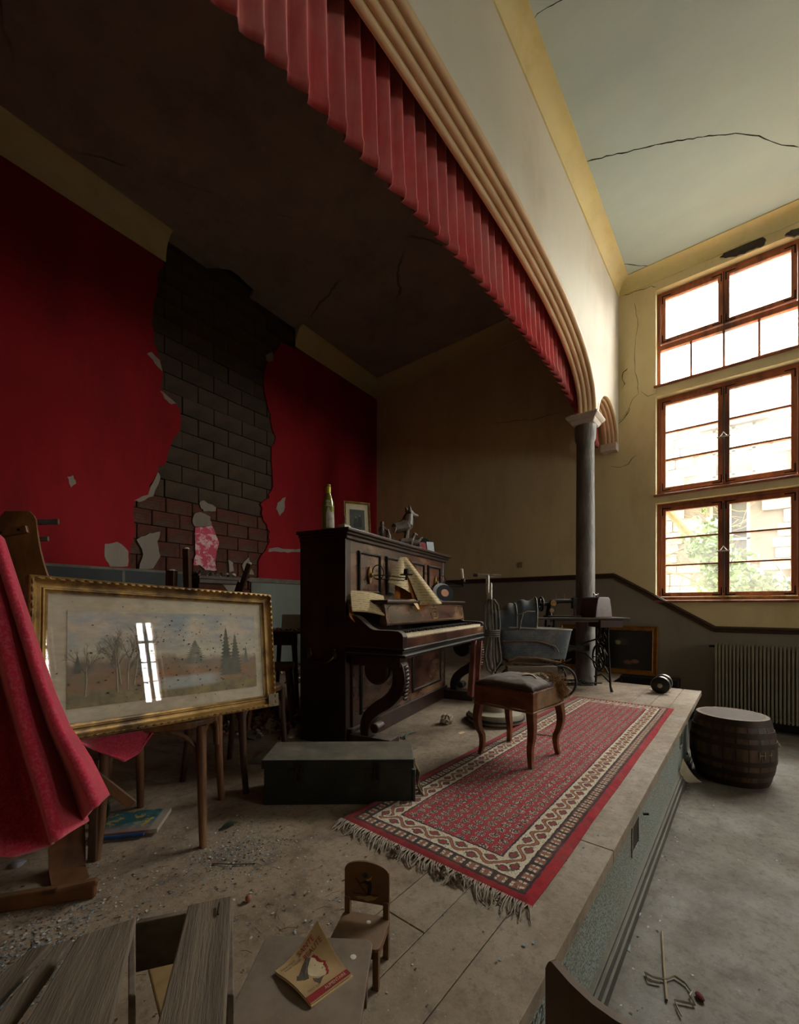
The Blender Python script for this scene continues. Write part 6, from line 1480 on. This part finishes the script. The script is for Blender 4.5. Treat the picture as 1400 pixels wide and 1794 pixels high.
blob(pwid-.40, .40, .09, .05, S('#3a3222')); blob(pwid-.43, .39, .035, .03, S('#8a8a55')); blob(pwid-.32, .15, .055, .028, S('#7d4f3c')); blob(pwid-.24, .165, .05, .03, S('#8a5a48')); blob(pwid-.62, .2, .08, .1, S('#2a2018'))
t.col(c); t.rough(.3); MB().bb((.06, -.006, .06), (pwid-.06, .006, .54)).build('canvas', t.m, ds)
bm_ = tag(MB().bb((5.72, .62, -.10), (XW-.008, YP-.07, -.002)).build('timber_beam', mk('black timber', '#1f1a16', '#14100d', 8, .8, .3), None, bevel=.004), 'dark timber beam along the side wall under the still life', 'beam')
for yy in (.68, 1.15): MB().bb((5.76, yy, ZF), (5.84, yy+.06, -.10)).build('post', MATS['black timber'], bm_)

# ------------------------------------------------------------------ dumbbell
a, b = pz(1159, 1213), pz(1180, 1203); a.z = b.z = 0
q = pd(1157, 1198, 4.12); dv = (RGT*.62+FWD*.78).normalized()
db = thing('dumbbell', 'short iron dumbbell with black plates lying on the stage edge', 'dumbbell', (q.x, q.y, .082), math.atan2(dv.y, dv.x))
M_plate = mk('black plate', '#12110f', '#1d1b18', 12, .4, .05, dust='#7d766a', dustamt=.3)
MB().tube([(-.05, 0, 0), (.23, 0, 0)], .012, 12).build('bar', M_steel, db, smooth=True)
for x0, r in ((-.015, .080), (.02, .080), (.15, .080), (.185, .08)):
    pt = MB().lathe([(.014, x0), (r-.006, x0), (r, x0+.004), (r, x0+.022), (r-.006, x0+.026), (.014, x0+.026)], 32, (0, 0, 0), 'x').build('plate', M_plate, db, smooth=True)
    MB().tube([(x0+.013, (r+.0005)*math.cos(k), (r+.0005)*math.sin(k)) for k in [2*PI*i/32 for i in range(32)]], .0025, 5, True).build('chrome_rim', M_steel, pt, smooth=True)
for x0 in (-.04, .215): MB().lathe([(.013, x0), (.022, x0+.003), (.022, x0+.018), (.013, x0+.022)], 12, (0, 0, 0), 'x').build('collar', M_steel, db, smooth=True)

# ------------------------------------------------------------------ barrel, radiator and litter in the hall
q = pd(1282, 1378, 3.27)
ba = thing('wooden_barrel', 'small dark brown wooden barrel standing on the hall floor', 'barrel', (q.x, q.y, ZF), .4)
M_bar = mk('dark barrel oak', '#4a3322', '#2c1d13', 7, .55, .25, stretch=(4, 4, .5), c3='#5f4530', dust='#8a7a62', dustamt=.6)
M_hoop = mk('rusty hoop', '#2f2118', '#3d2a1c', 14, .6, .2, metal=.4)
hB = .485; Rb = lambda z: .222+.046*(1-((z-hB/2)/(hB/2))**2)
NS = 22
for k in range(NS):
    a0, a1 = 2*PI*k/NS+.006, 2*PI*(k+1)/NS-.006; m = MB(); rings = []
    for i in range(9):
        z = hB*i/8; R_ = Rb(z); rings.append([(R_*math.cos(a0), R_*math.sin(a0), z), (R_*1.004*math.cos((a0+a1)/2), R_*1.004*math.sin((a0+a1)/2), z), (R_*math.cos(a1), R_*math.sin(a1), z), ((R_-.02)*math.cos(a1), (R_-.02)*math.sin(a1), z), ((R_-.02)*math.cos(a0), (R_-.02)*math.sin(a0), z)])
    m.loop(rings); m.build('stave', M_bar, ba, smooth=True)
MB().lathe([(.001, hB-.03), (.2, hB-.03), (.2, hB-.012), (.001, hB-.012)], 40).build('head', M_bar, ba)
for z0, z1 in ((.0, .045), (.085, .125), (.165, .20), (.29, .325), (.36, .40), (.44, .484)):
    MB().lathe([(Rb(z0)-.002, z0), (Rb(z0)+.003, z0), (Rb(z1)+.003, z1), (Rb(z1)-.002, z1)], 44).build('hoop', M_hoop, ba, smooth=True)
text_mesh('painted_mark', 'H +', .075, mk('faded paint', '#8f7650', '#6b5536', 30, .9, .1), ba, tuple(RGT*-.02-FWD*0+Vector((0, 0, .25))), (0, 0, 0), .001)
mk_ = [o for o in ba.children if o.name.startswith('painted_mark')][0]
for vx in mk_.data.vertices:
    x, y = vx.co.x, vx.co.y; an = math.atan2(-FWD.y, -FWD.x)-.4+.15+x/.27; R_ = Rb(.25+y)+.0035+vx.co.z*.3; vx.co = (R_*math.cos(an), R_*math.sin(an), .25+y)
mk_.location = (0, 0, 0)
ra_ = thing('wall_radiator', 'long ribbed cream radiator on the wall under the windows', 'radiator', (XW-.03, .29, -.36), -PI/2)
M_rad = mk('aged cream radiator', '#8d8672', '#7a735f', 6, .45, .1, dust='#6b6252', dustamt=.4)
RL = 1.55; nf = 50; pitch = RL/nf
f0 = None
for k in range(nf):
    if f0 is None:
        m = MB(); m.bb((.003, -.14, .012), (.021, -.125, .80)); m.bb((.003, -.04, .012), (.021, -.025, .80)); m.bb((.008, -.125, .03), (.016, -.04, .06)); m.bb((.008, -.125, .75), (.016, -.04, .78)); f0 = m.build('fin', M_rad, ra_, bevel=.003); o = f0
    else: o = f0.copy(); COL.objects.link(o); o.parent = ra_
    o.location = (k*pitch, 0, 0)
for z in (.045, .765): MB().bb((0, -.115, z-.022), (RL, -.05, z+.022)).build('header', M_rad, ra_, bevel=.006)
MB().tube([(-.05, -.08, .765), (.01, -.08, .765)], .012, 10).build('valve', M_iron, ra_, smooth=True)
m = MB(); m.bb((.2, -.05, .5), (.24, .03, .53)); m.bb((1.2, -.05, .5), (1.24, .03, .53)); stuff(m.build('wall_brackets', M_iron, ra_))
MB().bb((.3, -.10, -.10), (.34, -.06, .03)).build('foot', M_iron, ra_); MB().bb((1.2, -.10, -.10), (1.24, -.06, .03)).build('foot', M_iron, ra_)
# step beside the stage end
stp = struct(MB().bb((4.4, YE+.22, ZF), (5.5, YE+.75, ZF+.20)).build('floor_step', M_board, bevel=.006))
# leaf of paper leaning by the stage
def leaf(a, b):
    A0, A1, B0_, B1_ = pd(1190, 1352, 3.05), pd(1196, 1328, 3.05), pz(1212, 1371, ZF+.004), pz(1230, 1370, ZF+.004)
    p = A0.lerp(A1, a).lerp(B0_.lerp(B1_, a), b); return p-Vector((0, 0, .045*math.sin(PI*b)*.6))
tag(MB().grid(6, 14, leaf, .0025).build('curled_booklet', mk('grey beige paper', '#b3a68c', '#9c8f74', 9, .85, .1), None, smooth=True), 'curled booklet leaning on the stage front beside the barrel', 'booklet')
q = pz(1374, 1317, ZF); 
for k, (px, py, lab_) in enumerate(((1352, 1312, 'crumpled beige paper against wall right of the barrel'), (1364, 1309, 'grey folded card against the wall behind crumpled paper'))):
    q = pz(px, py, ZF); tag(MB().grid(6, 6, lambda a, b: (.12*(a-.5), .05*(b-.3)+.03*a, .01+.09*b*(1-.4*a)+.015*math.sin(5*a)), .003).build('paper_scrap', M_paper if k == 0 else mk('grey card', '#6b675c', '#5a564c', 9), None, loc=(q.x, q.y, ZF), rot=(0, 0, math.radians(-60+20*k))), lab_, 'paper')
def fl_(px, py, up=.006): return pz(px, py, ZF+up)
M_stick = mk('pale stick', '#8f7d64', '#75644c', 12, .8, .2)
tag(MB().tube([fl_(1160, 1632), fl_(1163, 1690), fl_(1168, 1752)], .0042, 8).build('bamboo_stick', M_stick, None, smooth=True), 'thin straight stick lying on the hall floor by the stage', 'stick')
rb_ = MB(); pts = [fl_(x, y, .008) for x, y in ((1156, 1722), (1136, 1718), (1130, 1704), (1145, 1712), (1165, 1716), (1182, 1710), (1200, 1722), (1212, 1738), (1208, 1744), (1218, 1760), (1182, 1752), (1186, 1764), (1194, 1780))]
rb_.tube(pts, .0042, 6, flat=.5); tag(rb_.build('cloth_ribbon', mk('grey ribbon', '#b0a795', '#978e7c', 14, .9, .2), None, smooth=True), 'grey cloth ribbon tangled across the thin stick on floor', 'ribbon')
q = fl_(1226, 1750, .0); tag(MB().ball((0, 0, .008), (.02, .012, .009), 8, 6).build('dark_red_rag', mk('dark red cloth', '#5f1a1c', '#461214', 14, .9, .4), None, loc=q, rot=(0, 0, .6)), 'small dark red rag scrap near the ribbon end', 'scrap')
q = fl_(1100, 1660, .0); tag(MB().prism([(-.02, -.012), (.022, -.006), (.016, .016), (-.012, .010)], 0, .002, lambda u, v, t: (u, v, t)).build('glass_shard', mk('grey glass', '#6d7274', '#8a9092', 9, .1, 0), None, loc=q), 'flat grey glass shard on the floor by the skirting', 'glass shard')
q = fl_(1119, 1604, .0); tag(MB().grid(6, 4, lambda a, b: (.04*(a-.5), .018*(b-.5)*math.sin(PI*max(.05, min(.95, a))), .003+.008*math.sin(PI*a)), .001).build('white_feather', mk('white fluff', '#b8b4ac', '#a09c94', 14, .9, 0), None, loc=q), 'white feather on the hall floor near the stage skirting', 'feather')
cbk = MB().tube([pz(1203, 1318, ZF+.12), pz(1206, 1326, ZF+.08), pz(1204, 1336, ZF+.02), pz(1209, 1332, ZF+.01)], .008, 6); tag(cbk.build('black_cable_end', M_rubber, None, smooth=True), 'short black cable end beside the stage corner and barrel', 'cable')

# ------------------------------------------------------------------ flakes, straw and dust
M_fl = [mk('grey flake', '#8d9296', '#777c80', 20, .8, 0), mk('white flake', '#b5b2aa', '#9d9a92', 20, .8, 0), mk('brown flake', '#5d4a38', '#46362a', 20, .9, 0), mk('blue grey flake', '#6b7a84', '#56646e', 20, .8, 0)]
def flakes(name, spots, smin, smax, mats, wts, seed):
    random.seed(seed); m = MB()
    for p in spots:
        s_ = smin+(smax-smin)*random.random()**2.5; a = random.random()*6.3; m.cur = random.choices(range(len(mats)), wts)[0]
        c_, n_ = math.cos(a), math.sin(a); l_ = s_*random.uniform(.6, 1.2); h = s_*random.uniform(.05, .5)
        q_ = [Vector((p[0]+u*c_-v*n_, p[1]+u*n_+v*c_, p[2]+w_)) for u, v, w_ in ((-l_, -s_*.5, .0006), (l_*random.uniform(.6, 1), -s_*random.uniform(.3, .8), .0006+h*random.random()), (l_*.7, s_*.7, .001+h), (-l_*random.uniform(.5, 1), s_*.6, .0008+h*random.random()))]
        m.add(q_, [(0, 1, 2), (0, 2, 3)])
    return stuff(m.build(name, mats))
random.seed(17); spots = []
def cloud(n, cx, cy, sx_, sy_, z=0):
    for _ in range(n):
        x, y = random.gauss(cx, sx_), random.gauss(cy, sy_)
        if y > YE+.03 or z < 0: spots.append((x, y, z))
for px, py, n, s_ in ((445, 1490, 900, .09), (300, 1490, 500, .14), (410, 1500, 600, .06), (230, 1570, 500, .12), (60, 1660, 1500, .09), (20, 1720, 1300, .07), (520, 1560, 250, .15), (330, 1600, 250, .12), (560, 1640, 120, .1), (100, 1590, 400, .08), (470, 1440, 200, .1)):
    q = pz(px, py); cloud(n, q.x, q.y, s_, s_)
for _ in range(1700): spots.append((random.uniform(-.2, 4.2), YE+.03+abs(random.gauss(0, 1.0)), .002))
f1 = flakes('paint_flakes', spots, .0008, .0055, M_fl, (4, 5, 4, 3), 1); tag(f1, 'grey and white paint flakes scattered over the stage floor', 'debris')
spots = [(random.uniform(.3, 5.4), random.uniform(-1.6, YE), ZF) for _ in range(420)]+[(random.uniform(.6, 4.2), YE-.03-abs(random.gauss(0, .05)), ZF) for _ in range(260)]+[(random.uniform(3.6, 5.7), random.uniform(-1.4, .3), ZF) for _ in range(150)]
f2 = flakes('floor_flakes', spots, .0008, .007, M_fl, (2, 3, 7, 1), 2); tag(f2, 'small white and brown flakes scattered over the hall floor', 'debris')
random.seed(23); m = MB()
for _ in range(70):
    px, py = random.uniform(0, 640), random.uniform(1480, 1790)
    if random.random() < .5: px, py = random.gauss(470, 60), random.gauss(1640, 40)
    if py < 1400: continue
    q = pz(px, py); a = random.random()*6.3; l_ = random.uniform(.015, .05); cvv = random.uniform(-.2, .2)
    if q.y < YE+.06: continue
    m.tube([q+Vector((0, 0, .002)), q+Vector((l_*.5*math.cos(a), l_*.5*math.sin(a), .006)), q+Vector((l_*math.cos(a+cvv), l_*math.sin(a+cvv), .002))], .0006, 3)
st_ = stuff(m.build('straw', mk('dry straw', '#8f7a54', '#6b5838', 30, .9, 0))); tag(st_, 'bits of dry straw and twig on the foreground stage floor', 'straw')
q = pz(435, 1580); tag(MB().lathe([(.001, .02), (.006, .021), (.0085, .027), (.0085, .034), (.005, .04), (.001, .041)], 14, (0, 0, -.02)).build('wooden_bead', mk('pinkish bead', '#96604c', '#7d4c3a', 12, .5, .1), None, loc=(q.x, q.y, 0), smooth=True), 'small pinkish round bead on the floor near the crate', 'bead')
tag(MB().tube([pz(372, 1513, .004), pz(410, 1514, .006), pz(447, 1513, .004)], .0015, 5).build('brown_twig', M_bark, None, smooth=True), 'thin brown twig lying among pale flakes below the chair', 'twig')
q = pz(935, 1284, .014); tag(MB().tube([pz(941, 1286, .018), pz(958, 1288, .019), pz(974, 1290, .018)], .003, 6).build('pale_stick', M_stick, None, smooth=True), 'short pale stick lying on the rug behind the stool leg', 'stick')
ppn = pz(808, 1284); tag(MB().prism([(-.03, -.012), (.028, -.016), (.034, .008), (-.02, .016)], .0, .0015, lambda u, v, t: (u, v, t)).build('paper_scrap', M_paper, None, loc=(ppn.x, ppn.y, 0)), 'small pale paper scrap on the floor before the piano', 'paper')
fcd = pz(470, 1328); tag(MB().grid(6, 6, lambda a, b: (.2*(a-.5), .13*(b-.5), .004+.012*a*b), .002).build('card_sheet', mk('brown card', '#6b5f4e', '#544a3c', 10), None, loc=(fcd.x, fcd.y, 0), rot=(0, 0, .5)), 'brown card sheet on the dark floor left of the trunk', 'card')

# ------------------------------------------------------------------ outdoors
GZ = -1.0
struct(MB().bb((XW+.34, -14, GZ-.2), (26, 16, GZ)).build('ground_outside', mk('wet yard', '#6b6656', '#544e40', 1, .9, .3)))
BXo = 10.3
M_stone = mk('pale limestone', '#5f5546', '#51463a', 2.2, .9, .4, 18, c3='#6b6252', dist=.012); M_stonem = mk('stone joints', '#3a3228', '#302920', 4, .95, .3)
bo = thing('stone_house', 'pale stone house across the yard seen through the windows', 'building', (BXo, 0, GZ))
HW_T = 5.15-GZ
wn_ = [(-.02, .60, 2.35, 3.9), (-.1, .55, 4.35, 5.3)]
wl = MB(); holes_wall(wl, [-5.5, 7.0], [0, HW_T], wn_, lambda u, v, t: (t+.05, u, v), .3); wl.build('wall', M_stonem, bo)
random.seed(41); z = .9; kst = None
while z < HW_T-.05:
    h = random.choice((.19, .22, .25)); y = -1.5+random.uniform(-.3, 0)
    while y < 2.3:
        l_ = random.uniform(.3, .62); cyy, czz = y+l_/2, z+h/2
        if not any(a-.12 < cyy+l_/2*.9 and b+.12 > cyy-l_/2*.9 and c_-.1 < czz < d_+.12 for a, b, c_, d_ in wn_):
            if kst is None: kst = MB().box((0, 0, 0), (1, 1, 1)).build('stone', M_stone, bo, bevel=.06, seg=1); o = kst
            else: o = kst.copy(); COL.objects.link(o); o.parent = bo
            o.location = (.05-random.uniform(-.01, .015), cyy, czz); o.scale = (.06, l_-.014, h-.014); o.rotation_euler = (random.uniform(-.015, .015), 0, 0)
        y += l_
    z += h
M_hframe = mk('pale house frame', '#6f6a5e', '#625d52', 6, .6, .1); M_hglass = mk('dark house glass', '#14181c', '#1f252a', 2, .15, 0, spec=.7); M_lint = mk('lintel wood', '#33291f', '#2a2119', 6, .8, .2)
for a, b, c_, d_ in wn_:
    m = MB(); m.bb((.10, a, c_), (.16, a+.05, d_)); m.bb((.10, b-.05, c_), (.16, b, d_)); m.bb((.10, a, c_), (.16, b, c_+.05)); m.bb((.10, a, d_-.05), (.16, b, d_)); m.bb((.10, (a+b)/2-.03, c_), (.16, (a+b)/2+.03, d_)); m.bb((.1, a, (c_+d_)/2-.02), (.16, b, (c_+d_)/2+.02))
    wf = m.build('window', M_hframe, bo)
    for y0, y1 in ((a, (a+b)/2), ((a+b)/2, b)):
        for z0, z1 in ((c_, (c_+d_)/2), ((c_+d_)/2, d_)): MB().bb((.13, y0+.03, z0+.02), (.14, y1-.03, z1-.02)).build('pane', M_hglass, wf)
    MB().bb((-.01, a-.2, d_), (.08, b+.2, d_+.12)).build('lintel', M_lint, bo, bevel=.01)
M_tile = mk('grey roof tile', '#33393d', '#2a2f33', 6, .8, .3); M_gbrick = mk('pinkish gable brick', '#5f4a42', '#523e36', 8, .9, .3)
gy, gz = -.46, 6.35-GZ
gb = thing('gabled_roof_house', 'second house whose brick gable and grey roof edge rise above the stone house', 'building', (BXo+1.9, 0, GZ))
MB().prism([(gy-2.6, 0), (gy+2.6, 0), (gy+2.6, gz-1.35), (gy, gz), (gy-2.6, gz-1.35)], 0, .3, lambda u, v, t: (t, u, v)).build('gable_wall', M_gbrick, gb)
for s_ in (-1, 1):
    m = MB(); m.add([(-.15, gy, gz+.02), (-.15, gy+s_*2.9, gz-1.46), (6, gy+s_*2.9, gz-1.46), (6, gy, gz+.02), (-.15, gy, gz+.13), (-.15, gy+s_*2.9, gz-1.35), (6, gy+s_*2.9, gz-1.35), (6, gy, gz+.13)], [(0, 1, 2, 3), (7, 6, 5, 4), (0, 4, 5, 1), (1, 5, 6, 2), (2, 6, 7, 3), (3, 7, 4, 0)]); m.build('roof_slope', M_tile, gb)
# ivy covered tree between
tre = thing('ivy_tree', 'leaning lichen covered tree with green ivy outside the lower window', 'tree', (8.0, 1.9, GZ))
M_lich = mk('yellow lichen bark', '#5f5534', '#4a4228', 14, .95, .5, c3='#6b6038'); M_leaf = mk('ivy green', '#38571a', '#284614', 3, .5, .1, c3='#52702a')
def w2(px, py, X=8.0): return pX(px, py, X)-Vector((8.0, 1.9, GZ))
limbs = [[(0, .1, 0), (0, -.15, 1.6), w2(1140, 860), w2(1172, 895), w2(1215, 945), w2(1250, 985), w2(1275, 1010)], [w2(1150, 985), w2(1180, 990), w2(1230, 986), w2(1270, 982)], [w2(1165, 975), w2(1200, 960), w2(1225, 945)], [w2(1140, 930), w2(1185, 870, 8.2), w2(1235, 890, 8.3)], [w2(1145, 880), w2(1180, 800), w2(1172, 700, 8.2)], [w2(1160, 1000), w2(1200, 1010), w2(1240, 1030)], [w2(1190, 840), w2(1225, 800), w2(1255, 780)], [w2(1360, 990), w2(1375, 1010), w2(1390, 1040)]]
limbs[1] = [w2(1100, 985)]+limbs[1]; limbs[2] = [w2(1150, 990)]+limbs[2]; limbs[5] = [w2(1110, 990)]+limbs[5]; limbs[3] = limbs[3]
rad_ = [[.13, .10, .07, .06, .055, .045, .03], .022, .012, .010, .014, .012, .008, .010]
for P, r in zip(limbs, rad_): MB().tube(P, r, 8).build('branch', M_lich, tre, smooth=True)
random.seed(51); m = MB()
for _ in range(130):
    c0_ = w2(random.uniform(1150, 1300), random.uniform(880, 1040), 8+random.uniform(-.3, .4)); p = c0_; pts = [p]
    dr0 = Vector((0, random.uniform(-1, 1), random.uniform(-.3, 1))).normalized()
    for k in range(3): p = p+(dr0+Vector((random.uniform(-.4, .4), random.uniform(-.4, .4), random.uniform(-.4, .4))))*.12; pts.append(p)
    m.tube(pts, [.005, .004, .003, .002], 4)
stuff(m.build('twigs', M_lich, tre))
m = MB()
def leaves(n, px0, py0, sx_, sy_, X0):
    for _ in range(n):
        c_ = w2(random.gauss(px0, sx_), random.gauss(py0, sy_), X0+random.uniform(-.25, .25)); s_ = random.uniform(.03, .06); R = Matrix.Rotation(random.random()*6.3, 3, 'X') @ Matrix.Rotation(random.uniform(-1, 1), 3, 'Y') @ Matrix.Rotation(random.uniform(-1, 1), 3, 'Z')
        m.add([c_+R @ Vector(v) for v in ((0, 0, -s_), (.3*s_, s_*.8, 0), (0, 0, s_*1.1), (.3*s_, -s_*.8, 0))], [(0, 1, 2), (0, 2, 3)])
leaves(420, 1245, 958, 14, 22, 7.9); leaves(260, 1255, 1000, 10, 22, 7.9); leaves(160, 1225, 955, 12, 10, 7.9); leaves(700, 1310, 1035, 28, 18, 7.6); leaves(150, 1285, 985, 8, 8, 7.7); leaves(150, 1362, 1030, 14, 10, 7.6)
stuff(m.build('ivy_leaves', M_leaf, tre))
